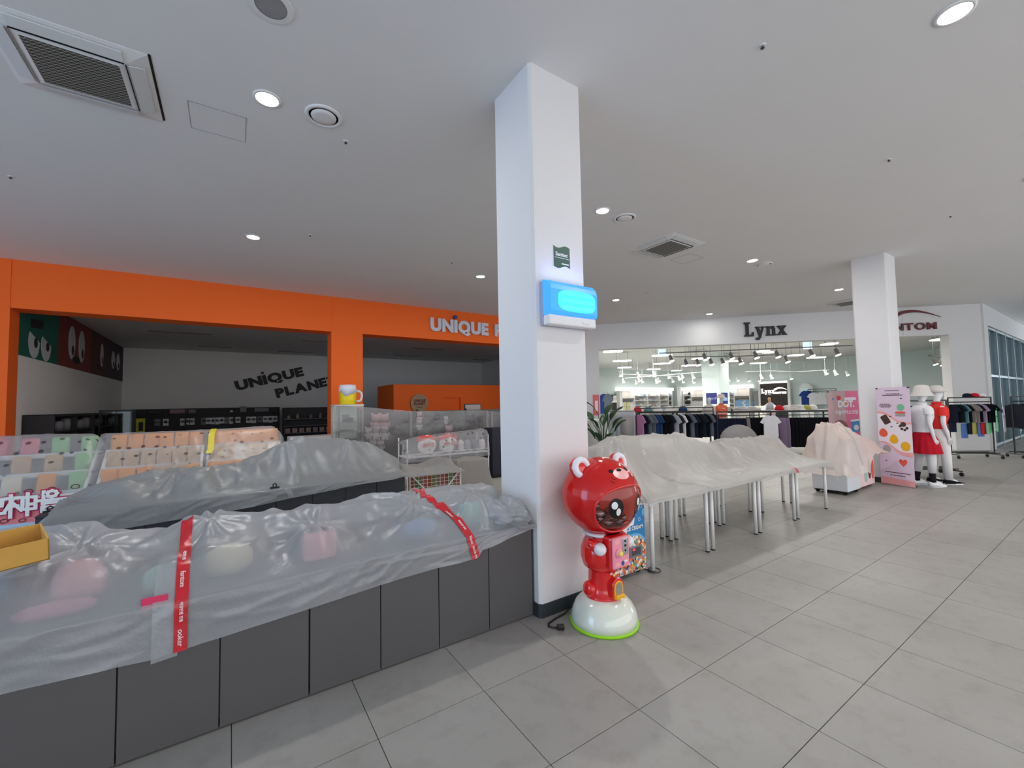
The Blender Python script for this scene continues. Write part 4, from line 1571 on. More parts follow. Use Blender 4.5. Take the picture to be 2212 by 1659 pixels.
cap_i = 0
rr = random.Random(3)
cap_pos = []
for a, r, z in [(k * 0.62 - 1.1, 0.15, 0.775) for k in range(9)] + [(k * 1.0 + 0.2, 0.07, 0.775) for k in range(6)] + [(k * 1.2 - 0.9, 0.12, 0.83) for k in range(4)]:
    cap_pos.append((r * math.sin(a), -r * math.cos(a), z))
for k, (x, y, z) in enumerate(cap_pos):
    c = thing('toy_capsule', 'clear toy capsule lying in the head of the bear machine', 'capsule', (BX + x, BY + y, z), 0, 'capsules in the bear machine')
    MB().ell((0, 0, 0), (0.033, 0.033, 0.033), 14, 10).build('clear_half', 'capsule_clear', c, True)
    MB().lathe([(0.0335, -0.004), (0.035, 0.0), (0.0335, 0.004)], 16, cap=False).build('seam', 'gloss_white', c, True)
    MB().lathe([(0.006, -0.031), (0.02, -0.026), (0.029, -0.015), (0.0325, -0.003)], 14).build('white_half', 'gloss_white', c, True)

cb = MB()
cb.tube([(2.24, 2.585, 0.03), (2.16, 2.57, 0.012), (2.05, 2.555, 0.008), (1.97, 2.53, 0.008), (1.945, 2.50, 0.008), (1.955, 2.475, 0.008), (1.985, 2.44, 0.01)], 0.006, 8)
pc = thing('power_cord', 'black power cord with plug lying left of the bear machine', 'cord', (2.1, 2.47, 0))
cb.build('cable', 'black_metal', pc, True, world=True)
MB().obox((1.998, 2.425, 0.018), (0.022, -0.014, 0), (0.011, 0.017, 0), (0, 0, 0.016)).build('plug', 'black_metal', pc, world=True, bevel=0.005)
cb = MB()
cb.tube([(BX + 0.22, BY + 0.12, 0.02), (BX + 0.27, BY + 0.10, 0.03), (BX + 0.29, BY + 0.05, 0.02), (BX + 0.262, BY + 0.0, 0.01)], 0.006, 8)
tag(cb.build('power_cord', 'black_metal', None, True), 'short black cord loop at the right of the cream base', 'cord')

# ================================================================ ICE CREAM VENDING BOX
mat('vend_blue', (38, 128, 190), 0.35, var=0.06, scale=4)
mat('vend_light_blue', (110, 180, 225), 0.4, var=0.04)
mat('vend_white', (232, 236, 240), 0.4, var=0.02)
mat('vend_lime', (190, 214, 50), 0.4, var=0.04)
mat('vend_door', (120, 122, 128), 0.3, var=0.05)
mat('vend_red', (230, 60, 80), 0.4, var=0.03, emit=0.5, erbg=(240, 60, 80))


def candy_mat():
    m = bpy.data.materials.new('candy_print')
    m.use_nodes = True
    nt = m.node_tree
    b = nt.nodes['Principled BSDF']
    b.inputs['Roughness'].default_value = 0.4
    tc = nt.nodes.new('ShaderNodeTexCoord')
    vo = nt.nodes.new('ShaderNodeTexVoronoi')
    vo.inputs['Scale'].default_value = 46
    nt.links.new(tc.outputs['Object'], vo.inputs['Vector'])
    sp = nt.nodes.new('ShaderNodeSeparateColor')
    nt.links.new(vo.outputs['Color'], sp.inputs[0])
    rp = nt.nodes.new('ShaderNodeValToRGB')
    cols = [(206, 70, 62), (236, 222, 180), (240, 140, 60), (120, 160, 200), (230, 110, 90), (240, 236, 220), (110, 150, 120), (60, 60, 70), (236, 170, 80)]
    rp.color_ramp.interpolation = 'CONSTANT'
    while len(rp.color_ramp.elements) < len(cols):
        rp.color_ramp.elements.new(0.5)
    for k, c in enumerate(cols):
        rp.color_ramp.elements[k].position = k / len(cols)
        rp.color_ramp.elements[k].color = (*lin(c), 1)
    nt.links.new(sp.outputs[0], rp.inputs[0])
    nt.links.new(rp.outputs[0], b.inputs['Base Color'])
    MATS['candy_print'] = m


candy_mat()
ix0, ix1, iy0, iy1, iz0, iz1 = 2.80, 3.325, 2.735, 3.2, 0.045, 0.70
t = thing('ice_cream_machine', 'blue printed ICE CREAM vending box between bear machine and table leg', 'vending machine', ((ix0 + ix1) / 2, (iy0 + iy1) / 2, 0))
MB().box(ix0, ix1, iy0, iy1, iz0, iz1 - 0.06).build('cabinet', 'vend_blue', t, world=True, bevel=0.004)
MB().box(ix0, ix1, iy0 + 0.0, iy1, iz1 - 0.06, iz1 + 0.06).build('lid', 'vend_white', t, world=True, bevel=0.01)
fy = iy0 - 0.002
pn = MB().box(ix0 + 0.03, ix1, fy, iy0 + 0.001, iz0 + 0.0, iz0 + 0.20).build('candy_print_panel', 'candy_print', t, world=True)
poly = [(0.165 * math.cos(PI * k / 20), 0.13 * math.sin(PI * k / 20)) for k in range(21)]
MB().prism(poly, (ix1 - 0.165, fy - 0.001, iz0 + 0.20), X, Z, Y * 0.003).build('candy_dome_print', 'candy_print', t, world=True)
poly2 = [(0.185 * math.cos(PI * k / 20), 0.15 * math.sin(PI * k / 20)) for k in range(21)]
MB().prism([(u, v) for u, v in poly2 if u < 0.166], (ix1 - 0.165, fy, iz0 + 0.20), X, Z, Y * 0.002).build('bowl_print', 'vend_light_blue', t, world=True)
dr = MB().box(ix1 - 0.235, ix1 - 0.06, fy - 0.014, fy + 0.002, iz0 + 0.135, iz0 + 0.235).build('delivery_door', 'vend_door', t, world=True, bevel=0.006)
MB().box(ix1 - 0.215, ix1 - 0.09, fy - 0.016, fy - 0.012, iz0 + 0.155, iz0 + 0.225).build('door_flap', 'sensor_dark', dr, world=True, bevel=0.004)
mb = MB()
disc(mb, (ix1 - 0.185, fy - 0.016, iz0 + 0.21), X, Z, 0.02, 0.012, 0.002, 14)
mb.build('red_light', 'vend_red', dr, world=True)
write('lettering', 'ICE CREAM', 0.048, (ix1 - 0.155, fy - 0.002, iz0 + 0.385), X, Z, 'vend_white', t, offset=0.0015)
cl = [(-0.33, 0.28), (-0.20, 0.36), (-0.19, 0.42), (-0.10, 0.43), (-0.085, 0.49), (-0.11, 0.51), (-0.085, 0.55), (-0.07, 0.62), (-0.09, 0.65), (-0.33, 0.65)]
MB().prism(cl, (ix1 - 0.06, fy - 0.001, iz0), X, Z, Y * 0.003).build('cloud_print', 'vend_white', t, world=True)
MB().obox((ix1 - 0.27, fy - 0.001, iz0 + 0.33), (0.05, 0, 0.018), (0, 0.001, 0), (-0.004, 0, 0.012)).build('lime_banner_print', 'vend_lime', t, world=True)
for cx, cz, r in ((-0.055, 0.60, 0.022), (-0.08, 0.47, 0.014)):
    mb = MB()
    ring = [(ix1 + cx + r * math.cos(2 * PI * k / 16), fy - 0.001, iz0 + cz + r * math.sin(2 * PI * k / 16)) for k in range(17)]
    mb.tube(ring, 0.0022, 5, cap=False)
    mb.build('swirl_print', 'vend_white', t, world=True)
mb = MB()
disc(mb, (ix1 - 0.022, fy + 0.0005, iz0 + 0.53), X, Z, 0.022, 0.036, 0.002, 18)
mb.build('bubble_print', 'vend_light_blue', t, world=True)
for x in (ix0 + 0.05, ix1 - 0.05):
    for y in (iy0 + 0.06, iy1 - 0.06):
        mb = MB()
        mb.tube([(x - 0.014, y, 0.024), (x + 0.014, y, 0.024)], 0.024, 14)
        mb.build('caster', 'black_matte', t, world=True)
cb = MB()
pts = []
for k in range(22):
    a = 2 * PI * k / 18
    pts.append((3.40 + 0.055 * math.cos(a + 2.2), 2.70 + 0.055 * math.sin(a + 2.2), 0.008 + 0.0007 * k))
cb.tube([(3.30, 2.86, 0.05), (3.33, 2.80, 0.02)] + pts, 0.006, 8)
tag(cb.build('power_cord', 'sensor_dark', None, True), 'coiled grey cord on the floor by the front table leg', 'cord')
# thin hem of the sheet hanging over the vending box
hs = np.zeros((26, 16, 3))
rg = random.Random(9)
for i in range(26):
    for j in range(16):
        s, q = i / 25, j / 15
        top = Vector((3.26 - 0.34 * s, 2.90 - 0.12 * s + 0.0, 1.14 - 0.10 * s))
        bot = Vector((3.34 - 0.06 * s - 0.1 * s * s, 2.69, 0.665 - 0.02 * s + 0.05 * s * s))
        p = top.lerp(bot, q) + Vector((0.01, -0.02, 0.0)) * math.sin(s * 17 + q * 3) * (0.4 + q)
        hs[i, j] = p
MB().grid(hs).build('sheet_corner', 'table_sheet', cs3, True, True)

# ================================================================ FREEZER GROUP UNDER THE PINKISH SHEET
mat('print_coral', (236, 92, 72), 0.6, var=0.1, scale=14)
mat('freezer_white', (228, 234, 240), 0.35, var=0.02)
mat('print_pink', (244, 214, 214), 0.45, var=0.04)
t = thing('chest_freezer', 'white chest freezer on casters under the pinkish sheet', 'freezer', (8.82, 3.06, 0))
MB().box(8.54, 9.10, 2.82, 3.34, 0.06, 0.86).build('cabinet', 'freezer_white', t, world=True, bevel=0.015)
MB().box(8.53, 9.11, 2.81, 3.35, 0.86, 0.92).build('lid', 'vend_white', t, world=True, bevel=0.01)
for x in (8.60, 9.04):
    for y in (2.88, 3.28):
        mb = MB()
        mb.tube([(x - 0.018, y, 0.032), (x + 0.018, y, 0.032)], 0.032, 14)
        mb.build('caster', 'black_matte', t, world=True)
MB().box(8.56, 9.08, 2.84, 3.32, 0.045, 0.062).build('underframe', 'black_matte', t, world=True)
t = thing('dessert_machine', 'white dessert box printed with fruit pictures beside the freezer', 'vending machine', (9.52, 3.05, 0))
MB().box(9.13, 9.92, 2.86, 3.3, 0.05, 0.80).build('cabinet', 'print_pink', t, world=True, bevel=0.008)
for x0, w, z0, h, m in ((9.42, 0.14, 0.12, 0.28, 'mint_pack'), (9.60, 0.13, 0.16, 0.34, 'mural_maroon'), (9.76, 0.12, 0.14, 0.36, 'print_coral')):
    mb = MB()
    disc(mb, (x0 + w / 2, 2.858, z0 + h / 2), X, Z, w / 2, h / 2, 0.004, 18)
    mb.build('fruit_print', m, t, world=True)
for x in (9.2, 9.85):
    for y in (2.92, 3.24):
        mb = MB()
        mb.tube([(x - 0.015, y, 0.026), (x + 0.015, y, 0.026)], 0.026, 12)
        mb.build('caster', 'chrome', t, world=True)

# sheet: grid in polar-free form, height field over the two machines plus hanging sides
rng = random.Random(77)
nx, ny = 110, 80
xs = np.linspace(8.22, 10.12, nx)
ys = np.linspace(2.66, 3.62, ny)
Xg, Yg = np.meshgrid(xs, ys, indexing='ij')
ob = np.zeros_like(Xg) + 0.36
ob = np.where((Xg > 8.50) & (Xg < 9.14) & (Yg > 2.78) & (Yg < 3.38), 0.93, ob)
ob = np.where((Xg > 8.55) & (Xg < 8.85) & (Yg > 2.98) & (Yg < 3.25), 1.16, ob)
ob = np.where((Xg > 9.1) & (Xg < 9.96) & (Yg > 2.82) & (Yg < 3.34), 0.82, ob)
ob = np.where((Xg > 8.85) & (Xg < 9.95) & (Yg > 2.98) & (Yg < 3.2), np.interp(Xg, [8.85, 9.35, 9.95], [1.14, 1.0, 0.84]), ob)
edge = np.full_like(ob, 0.36)
edge[:, 0] = np.interp(xs, [8.2, 8.5, 8.75, 9.0, 9.25, 9.6, 10.12], [0.34, 0.36, 0.24, 0.36, 0.62, 0.66, 0.60])
edge[0, :] = 0.34
edge[-1, :] = 0.58
h = relax(ob, edge, 420)
h = h + creases(Xg, Yg, 90, rng, (0.006, 0.03), (0.012, 0.035), (0.08, 0.35)) + pleats(Xg, Yg, [(8.7, 3.1, 0.5), (9.3, 3.05, 0.5)], rng) * 1.6 + 0.008 * fbm(Xg, Yg, 3, 1.0)
Yg2 = Yg + 0.06 * np.sin(Xg * 9) * np.clip(0.8 - h, 0, 0.5)
A4 = np.stack([Xg, Yg2, h], axis=-1)
cs4 = MB().grid(A4).build('plastic_cover', 'pink_sheet', None, True)
tag(cs4, 'pinkish plastic sheet tented over the freezer and dessert box', 'plastic sheet')
tp = np.zeros((30, 3, 3))
for i in range(30):
    j = int(2 + i * 1.3)
    for k in range(3):
        ii = 30 + k * 2
        tp[i, k] = A4[ii, j] + np.array([0, -0.004, 0.006])
MB().grid(tp).build('clear_tape_strip', 'clear_tape', cs4, True, True)

# ================================================================ BANNERS
def banner(name, lab, pl_, pr_, z0, z1, m):
    """an upright cloth banner from floor points pl_ (left) to pr_ (right)"""
    pl_, pr_ = Vector((*pl_, 0)), Vector((*pr_, 0))
    ex = (pr_ - pl_)
    w = ex.length
    ex.normalize()
    n = ex.cross(Z).normalized()
    if n.dot(CAM - pl_) < 0:
        n = -n
    t = thing(name, lab, 'banner', (pl_ + pr_) / 2)
    MB().prism([(0, z0), (w, z0), (w, z1), (0, z1)], pl_, ex, Z, -n * 0.004).build('cloth', m, t, world=True)
    for a, b in (((0.0, z0), (w, z1)), ((w, z0), (0.0, z1))):
        mb = MB()
        mb.tube([pl_ + ex * a[0] + Z * a[1] - n * 0.03, pl_ + ex * b[0] + Z * b[1] - n * 0.012], 0.006, 8)
        mb.build('stand_arm', 'black_metal', t, world=True)
    for u in (0.05 * w, 0.95 * w):
        mb = MB()
        mb.tube([pl_ + ex * (w / 2) + Z * 0.45 - n * 0.03, pl_ + ex * u - n * 0.09 + Z * 0.012], 0.007, 8)
        mb.build('stand_leg', 'black_metal', t, world=True)
        mb = MB()
        mb.tube([pl_ + ex * u + Z * z0 - n * 0.02, pl_ + ex * u + n * 0.02 + Z * 0.01], 0.007, 8)
        mb.build('stand_foot', 'steel', t, world=True)
    for u in (0.015, w - 0.015):
        mb = MB()
        disc(mb, pl_ + ex * u + Z * (z1 - 0.015) + n * 0.001, ex, Z, 0.016, 0.016, 0.008, 12)
        mb.build('corner_pin', 'sensor_dark', t, world=True)
    return t, pl_, ex, n, w


mat('banner_lilac', (226, 206, 226), 0.7, var=0.04, scale=3)
mat('banner_rose', (236, 120, 158), 0.7, var=0.05, scale=3)
mat('banner_taupe', (204, 172, 172), 0.7, var=0.05, scale=3)
mat('print_blush', (244, 170, 170), 0.6, var=0.08, scale=6)
mat('print_wave_white', (240, 232, 240), 0.6, var=0.03)
mat('print_brown', (74, 52, 44), 0.6, var=0.12, scale=20)
mat('print_mint', (122, 190, 150), 0.6, var=0.12, scale=30)
mat('print_yellow', (240, 178, 30), 0.6, var=0.1, scale=30)
mat('print_coral', (236, 92, 72), 0.6, var=0.1, scale=14)
mat('print_grey', (168, 162, 158), 0.6, var=0.1, scale=30)
mat('print_ink', (86, 60, 76), 0.6, var=0.05)
mat('print_blue', (70, 150, 200), 0.6, var=0.1)
mat('print_red', (222, 60, 72), 0.6, var=0.06)
mat('print_meat', (150, 104, 104), 0.7, var=0.45, scale=40)

t, o, ex, n, w = banner('standing_banner', 'lilac fruit-dessert banner standing in front of the far pillar', (10.25, 2.86), (10.085, 2.345), 0.02, 1.81, 'banner_lilac')


def pr(nm, u, z, ru, rz_, m, lift=1, shape=None, rot=0.0):
    mb = MB()
    pts = []
    N_ = 22
    for k in range(N_):
        a = 2 * PI * k / N_
        x, y = math.cos(a), math.sin(a)
        if shape == 'heart':
            x, y = 16 * math.sin(a) ** 3 / 17, (13 * math.cos(a) - 5 * math.cos(2 * a) - 2 * math.cos(3 * a) - math.cos(4 * a)) / 15
        if shape == 'box':
            k_ = max(abs(x), abs(y))
            x, y = x / k_, y / k_
        if shape == 'drop':
            x *= 0.8 + 0.2 * (1 - y)
        x, y = x * ru, y * rz_
        x, y = x * math.cos(rot) - y * math.sin(rot), x * math.sin(rot) + y * math.cos(rot)
        pts.append((x, y))
    mb.prism(pts, o + ex * u + Z * z + n * (0.0008 * lift), ex, Z, n * 0.0008)
    return mb.build(nm, m, t, world=True)


def wave(nm, m, f_lo, f_hi, lift):
    mb = MB()
    N_ = 24
    for k in range(N_):
        a, b = w * k / N_, w * (k + 1) / N_
        mb.prism([(a, f_lo(a / w)), (b, f_lo(b / w)), (b, f_hi(b / w)), (a, f_hi(a / w))], o + n * (0.0008 * lift), ex, Z, n * 0.0008)
    return mb.build(nm, m, t, world=True)


w1 = lambda s: 1.34 - 0.20 * (1 / (1 + math.exp(-(s - 0.45) * 9)))
w2 = lambda s: 0.80 - 0.24 * (1 / (1 + math.exp(-(s - 0.45) * 9)))
wave('printed_band', 'print_wave_white', lambda s: w2(s), lambda s: w1(s), 1)
wave('printed_band', 'print_blush', lambda s: w1(s) - 0.01, lambda s: w1(s) + 0.03, 2)
wave('printed_band', 'print_blush', lambda s: w2(s) - 0.012, lambda s: w2(s) + 0.06 * s + 0.01, 2)
wave('printed_band', 'print_blush', lambda s: 0.02, lambda s: 0.12 + 0.03 * (1 - s), 1)
pr('printed_fruit', 0.72 * w, 1.44, 0.06, 0.06, 'print_mint', 3)
pr('printed_fruit', 0.70 * w, 1.345, 0.09, 0.02, 'print_coral', 3)
pr('printed_fruit', 0.70 * w, 1.30, 0.08, 0.022, 'print_grey', 3, 'box')
pr('printed_fruit', 0.25 * w, 1.21, 0.06, 0.085, 'print_brown', 3, 'box', 0.5)
for du, dz, r in ((0, 0.03, 0.045), (-0.05, 0.0, 0.024), (-0.025, -0.05, 0.024), (0.02, -0.07, 0.022), (0.055, -0.035, 0.024)):
    pr('printed_fruit', 0.77 * w + du, 1.10 + dz, r, r, 'print_brown', 3)
pr('printed_fruit', 0.16 * w, 0.965, 0.07, 0.08, 'print_coral', 3, 'drop')
pr('printed_fruit', 0.47 * w, 0.855, 0.068, 0.085, 'print_yellow', 3, 'drop')
pr('printed_fruit', 0.80 * w, 0.735, 0.075, 0.085, 'print_yellow', 3)
pr('printed_fruit', 0.24 * w, 0.665, 0.065, 0.075, 'print_grey', 3)
pr('printed_fruit', 0.70 * w, 0.44, 0.07, 0.075, 'print_coral', 3, 'heart')
for u, z in ((0.40, 1.27), (0.42, 1.08), (0.60, 1.15), (0.2, 0.45), (0.75, 1.6)):
    pr('printed_mark', u * w, z, 0.02, 0.009, 'print_brown', 3)
for z, a, b in ((1.74, 0.28, 0.70), (1.68, 0.30, 0.72), (1.655, 0.2, 0.8), (1.49, 0.10, 0.42), (1.465, 0.08, 0.46), (1.44, 0.12, 0.42), (0.235, 0.15, 0.9), (0.185, 0.3, 0.75)):
    mb = MB()
    x = a
    while x < b - 0.02:
        l = random.uniform(0.03, 0.07)
        mb.prism([(x * w, 0), (min(b, x + l) * w, 0), (min(b, x + l) * w, 0.014), (x * w, 0.014)], o + Z * z + n * 0.0016, ex, Z, n * 0.0008)
        x += l + 0.012
    mb.build('printed_line', 'print_ink', t, world=True)

pL, pR = onz(1787, 1042, 0), onz(1867, 1040, 0)
fL = Vector((9.55, 3.86, 0))
c_ = ony(1787, 846, 3.80)
d_ = ony(1864, 843, 3.46)
t, o, ex, n, w = banner('standing_banner', 'pink DOT ice cream banner half hidden behind the pinkish sheet', (c_.x, c_.y), (d_.x, d_.y), 0.02, (c_.z + d_.z) / 2, 'banner_rose')
zt = (c_.z + d_.z) / 2
MB().prism([(0.001, 0.03), (0.48 * w, 0.03), (0.48 * w, zt - 0.001), (0.001, zt - 0.001)], o + n * 0.0006, ex, Z, n * 0.0008).build('printed_field', 'banner_taupe', t, world=True)
write('lettering', 'DOT.', 0.19, o + ex * (0.50 * w) + Z * (zt - 0.345) + n * 0.002, ex, Z, 'vend_white', t, offset=0.008)
write('lettering', '구슬아이스크림', 0.10, o + ex * (0.50 * w) + Z * (zt - 0.50) + n * 0.002, ex, Z, 'vend_white', t, offset=0.002)
pr('printed_mark', 0.30 * w, zt - 0.15, 0.06, 0.05, 'print_red', 3)
pr('printed_mark', 0.14 * w, zt - 0.17, 0.025, 0.025, 'print_blue', 3)
pr('printed_mark', 0.62 * w, zt - 0.17, 0.16, 0.03, 'print_wave_white', 3, 'box')
pr('printed_mark', 0.53 * w, zt - 0.27, 0.028, 0.028, 'print_yellow', 4)
pr('printed_food', 0.30 * w, zt - 0.86, 0.24, 0.24, 'print_meat', 3)
pr('printed_food', 0.78 * w, zt - 0.76, 0.17, 0.13, 'print_blue', 3, 'box', 0.06)
pr('printed_food', 0.78 * w, zt - 0.64, 0.18, 0.022, 'print_wave_white', 4, 'box', 0.06)
pr('printed_food', 0.75 * w, zt - 0.80, 0.07, 0.06, 'print_wave_white', 4)
pr('printed_food', 0.78 * w, zt - 1.06, 0.19, 0.03, 'print_wave_white', 3, 'box')
pr('printed_food', 0.80 * w, zt - 1.2, 0.16, 0.08, 'print_brown', 3, 'box')

# ================================================================ FIGURES
import bmesh


def skin_body(name, nodes, edges, m, parent, root='pelvis', levels=2, label=None):
    me = bpy.data.meshes.new(name)
    bm = bmesh.new()
    lay = bm.verts.layers.skin.verify()
    ix = {}
    for k, (p, r) in nodes.items():
        v = bm.verts.new(p)
        r = r if isinstance(r, tuple) else (r, r)
        v[lay].radius = r
        v[lay].use_root = (k == root)
        ix[k] = v
    for a, b in edges:
        bm.edges.new((ix[a], ix[b]))
    bm.to_mesh(me)
    bm.free()
    o = link(me, name, parent)
    s = o.modifiers.new('skin', 'SKIN')
    s.use_smooth_shade = True
    d = o.modifiers.new('smooth', 'SUBSURF')
    d.levels = levels
    d.render_levels = levels
    me.materials.append(MATS[m])
    if label:
        o['label'] = label
    return o


def figure_nodes(arm_l=None, arm_r=None, legs=True, lean=0.0, head_tilt=0.0, step=0.0):
    n = {'pelvis': ((0, 0, 0.95), (0.12, 0.10)), 'waist': ((0, lean * 0.3, 1.08), (0.10, 0.085)), 'chest': ((0, lean * 0.7, 1.28), (0.125, 0.10)),
         'upper': ((0, lean, 1.40), (0.11, 0.08)), 'neck': ((0, lean, 1.50), 0.05), 'nape': ((0, lean - 0.01 + head_tilt * 0.3, 1.565), 0.048),
         'skull': ((0, lean - 0.02 + head_tilt * 0.7, 1.655), (0.075, 0.09)), 'crown': ((0, lean - 0.01 + head_tilt, 1.74), (0.065, 0.075)),
         'nose': ((0, lean - 0.112 + head_tilt * 0.8, 1.648), 0.014)}
    e = [('pelvis', 'waist'), ('waist', 'chest'), ('chest', 'upper'), ('upper', 'neck'), ('neck', 'nape'), ('nape', 'skull'), ('skull', 'crown'), ('skull', 'nose')]
    for s, nm, arm in ((-1, 'r', arm_r), (1, 'l', arm_l)):
        A = arm or [(0.165, 0.01, 1.415), (0.215, 0.03, 1.14), (0.215, -0.05, 0.92), (0.21, -0.075, 0.86)]
        rr = [0.05, 0.038, 0.026, 0.026]
        prev = 'upper'
        for k, (p, r) in enumerate(zip(A, rr)):
            key = 'arm%s%d' % (nm, k)
            n[key] = ((s * p[0], p[1] + (lean if k < 2 else lean * 0.6), p[2]), r)
            e.append((prev, key))
            prev = key
        w, q = Vector(n['arm%s3' % nm][0]), Vector(n['arm%s2' % nm][0])
        d = (w - q).normalized()
        side = Vector((0, 1, 0)) if abs(d.y) < 0.8 else Vector((1, 0, 0))
        side = (side - d * side.dot(d)).normalized()
        for f, (off, ln) in enumerate(((-0.03, 0.075), (-0.01, 0.09), (0.01, 0.085), (0.03, 0.065))):
            b = w + side * off + d * 0.03
            c = w + side * off * 1.1 + d * (0.03 + ln) + Vector((-s * 0.012, 0, 0))
            n['f%s%da' % (nm, f)] = (tuple(b), 0.0095)
            n['f%s%db' % (nm, f)] = (tuple(c), 0.0075)
            e += [('arm%s3' % nm, 'f%s%da' % (nm, f)), ('f%s%da' % (nm, f), 'f%s%db' % (nm, f))]
        th = w - side * 0.045 + d * 0.02 + Vector((-s * 0.01, 0, 0))
        n['t%s' % nm] = (tuple(th), 0.0095)
        n['t%sb' % nm] = (tuple(th + d * 0.035 - side * 0.008), 0.008)
        e += [('arm%s3' % nm, 't%s' % nm), ('t%s' % nm, 't%sb' % nm)]
        if legs:
            st = step * s
            L = [((s * 0.085, 0, 0.86), 0.082), ((s * 0.10, st * 0.4 - 0.012, 0.50), 0.056), ((s * 0.105, st + 0.03, 0.11), 0.038), ((s * 0.11, st - 0.12, 0.04), 0.033)]
            prev = 'pelvis'
            for k, (p, r) in enumerate(L):
                key = 'leg%s%d' % (nm, k)
                n[key] = (p, r)
                e.append((prev, key))
                prev = key
    return n, e


def oval(cx, cy, z, rx, ry, n=28, pleat=0.0, np_=14):
    return [(cx + (rx + pleat * math.cos(np_ * 2 * PI * k / n)) * math.cos(2 * PI * k / n), cy + (ry + pleat * math.cos(np_ * 2 * PI * k / n)) * math.sin(2 * PI * k / n), z) for k in range(n)]


mat('mannequin_white', (228, 228, 230), 0.45, var=0.01)
mat('cloth_white', (234, 233, 232), 0.85, var=0.03, bump=0.1, spec=0.2)
mat('cloth_red', (232, 58, 52), 0.85, var=0.05, spec=0.2)
mat('skirt_red', (184, 20, 40), 0.8, var=0.06, spec=0.2)
mat('sock_black', (20, 20, 24), 0.85, var=0.05, spec=0.2)
mat('hat_beige', (214, 208, 202), 0.85, var=0.04, spec=0.2)
mat('plate_steel', (170, 172, 174), 0.3, 0.6, var=0.03)


def shoe(t, x, y, top, sole, len_=0.27, rz=0.0):
    mb = MB()
    rings_ = []
    for k in range(11):
        s = k / 10
        yy_ = y + 0.09 - len_ * s
        w = 0.047 * (0.75 + 0.45 * math.sin(PI * min(1, s * 1.05 + 0.08))) * (1 if s < 0.85 else 0.8)
        hh = (0.095 if s < 0.35 else 0.095 - 0.055 * (s - 0.35) / 0.65)
        rings_.append([(x + w * math.cos(a), yy_, 0.022 + max(0, hh - 0.022) * max(0, math.sin(a)) ** 0.8) for a in [PI * q / 8 for q in range(9)]])
    mb.rings(rings_, True)
    sh = mb.build('shoe', top, t, True)
    mb = MB()
    pts = []
    for k in range(24):
        a = 2 * PI * k / 24
        pts.append((x + 0.055 * math.cos(a), y + 0.09 - len_ / 2 + len_ * 0.52 * math.sin(a)))
    mb.prism(pts, (0, 0, 0.006), X, Y, Z * 0.022)
    mb.build('sole', sole, sh)


def polo(t, m, rx, hem, sleeve_end, arm, lean=0, waist=0.0):
    mb = MB()
    mb.rings([oval(0, lean * 0.2, hem, rx * 1.02, 0.118), oval(0, lean * 0.4, hem + 0.12, rx * (0.93 - waist), 0.11), oval(0, lean * 0.8, 1.25, rx * 1.12, 0.150), oval(0, lean, 1.36, rx * 1.27, 0.138), oval(0, lean, 1.41, rx * 1.28, 0.118),
              oval(0, lean, 1.45, rx * 1.0, 0.10), oval(0, lean, 1.475, 0.09, 0.07), oval(0, lean - 0.004, 1.50, 0.066, 0.064)], False)
    b = mb.build('polo_shirt', m, t, True)
    for s in (-1, 1):
        A = arm
        p0, p1 = Vector((s * (A[0][0] - 0.03), A[0][1] + lean, A[0][2] - 0.01)), Vector((s * A[1][0], A[1][1] + lean, A[1][2]))
        q = p0.lerp(p1, sleeve_end)
        sl = MB()
        sl.tube([p0, p0.lerp(q, 0.5), q], 0.06, 14, cap=False, radii=[0.078, 0.074, 0.066])
        sl.build('sleeve', m, b, True)
    co = MB()
    co.rings([oval(0, lean, 1.485, 0.078, 0.072, 20), oval(0, lean, 1.53, 0.062, 0.062, 20), oval(0, lean, 1.50, 0.085, 0.082, 20)], False)
    co.build('collar', m, b, True)
    return b


ARM_DOWN = [(0.165, 0.01, 1.415), (0.205, 0.05, 1.13), (0.20, -0.01, 0.90), (0.20, -0.03, 0.84)]
ARM_HIP = [(0.17, 0.01, 1.415), (0.25, 0.06, 1.17), (0.25, -0.04, 0.98), (0.22, -0.07, 0.93)]
# the woman in the red skirt
t = thing('mannequin', 'white mannequin in red skirt, white top and bucket hat beside the lilac banner', 'mannequin', (10.56, 2.30, 0), math.radians(50))
nn, ee = figure_nodes(ARM_DOWN, ARM_DOWN, step=0.05)
skin_body('body', nn, ee, 'mannequin_white', t)
polo(t, 'cloth_white', 0.150, 0.98, 0.42, ARM_DOWN, waist=0.06)
mb = MB()
mb.rings([oval(0, 0, 1.06, 0.112, 0.09, 56), oval(0, 0, 0.985, 0.142, 0.108, 56, 0.001), oval(0, 0, 0.95, 0.160, 0.135, 56, 0.003), oval(0, 0, 0.82, 0.205, 0.185, 56, 0.008), oval(0, 0, 0.60, 0.245, 0.225, 56, 0.014)], False)
mb.build('pleated_skirt', 'skirt_red', t, True)
for s in (-1, 1):
    st = 0.05 * s
    mb = MB()
    mb.tube([(s * 0.09, 0, 0.80), (s * 0.10, st * 0.4 - 0.01, 0.5), (s * 0.104, st * 0.8 + 0.015, 0.25)], 0.08, 16, radii=[0.095, 0.068, 0.054])
    mb.build('legging', 'cloth_white', t, True)
    mb = MB()
    mb.tube([(s * 0.104, st * 0.8 + 0.015, 0.26), (s * 0.105, st + 0.028, 0.13), (s * 0.106, st + 0.02, 0.09)], 0.05, 14, radii=[0.047, 0.044, 0.045])
    mb.build('sock', 'sock_black', t, True)
    shoe(t, s * 0.108, st, 'cloth_white', 'gloss_white')
hb = MB()
hb.lathe([(0.162, 1.635), (0.158, 1.645), (0.114, 1.72), (0.105, 1.77), (0.095, 1.82), (0.05, 1.842), (0.01, 1.845)], 32, (0, -0.015, 0), 1.0, 1.08)
hb.build('bucket_hat', 'hat_beige', t, True)
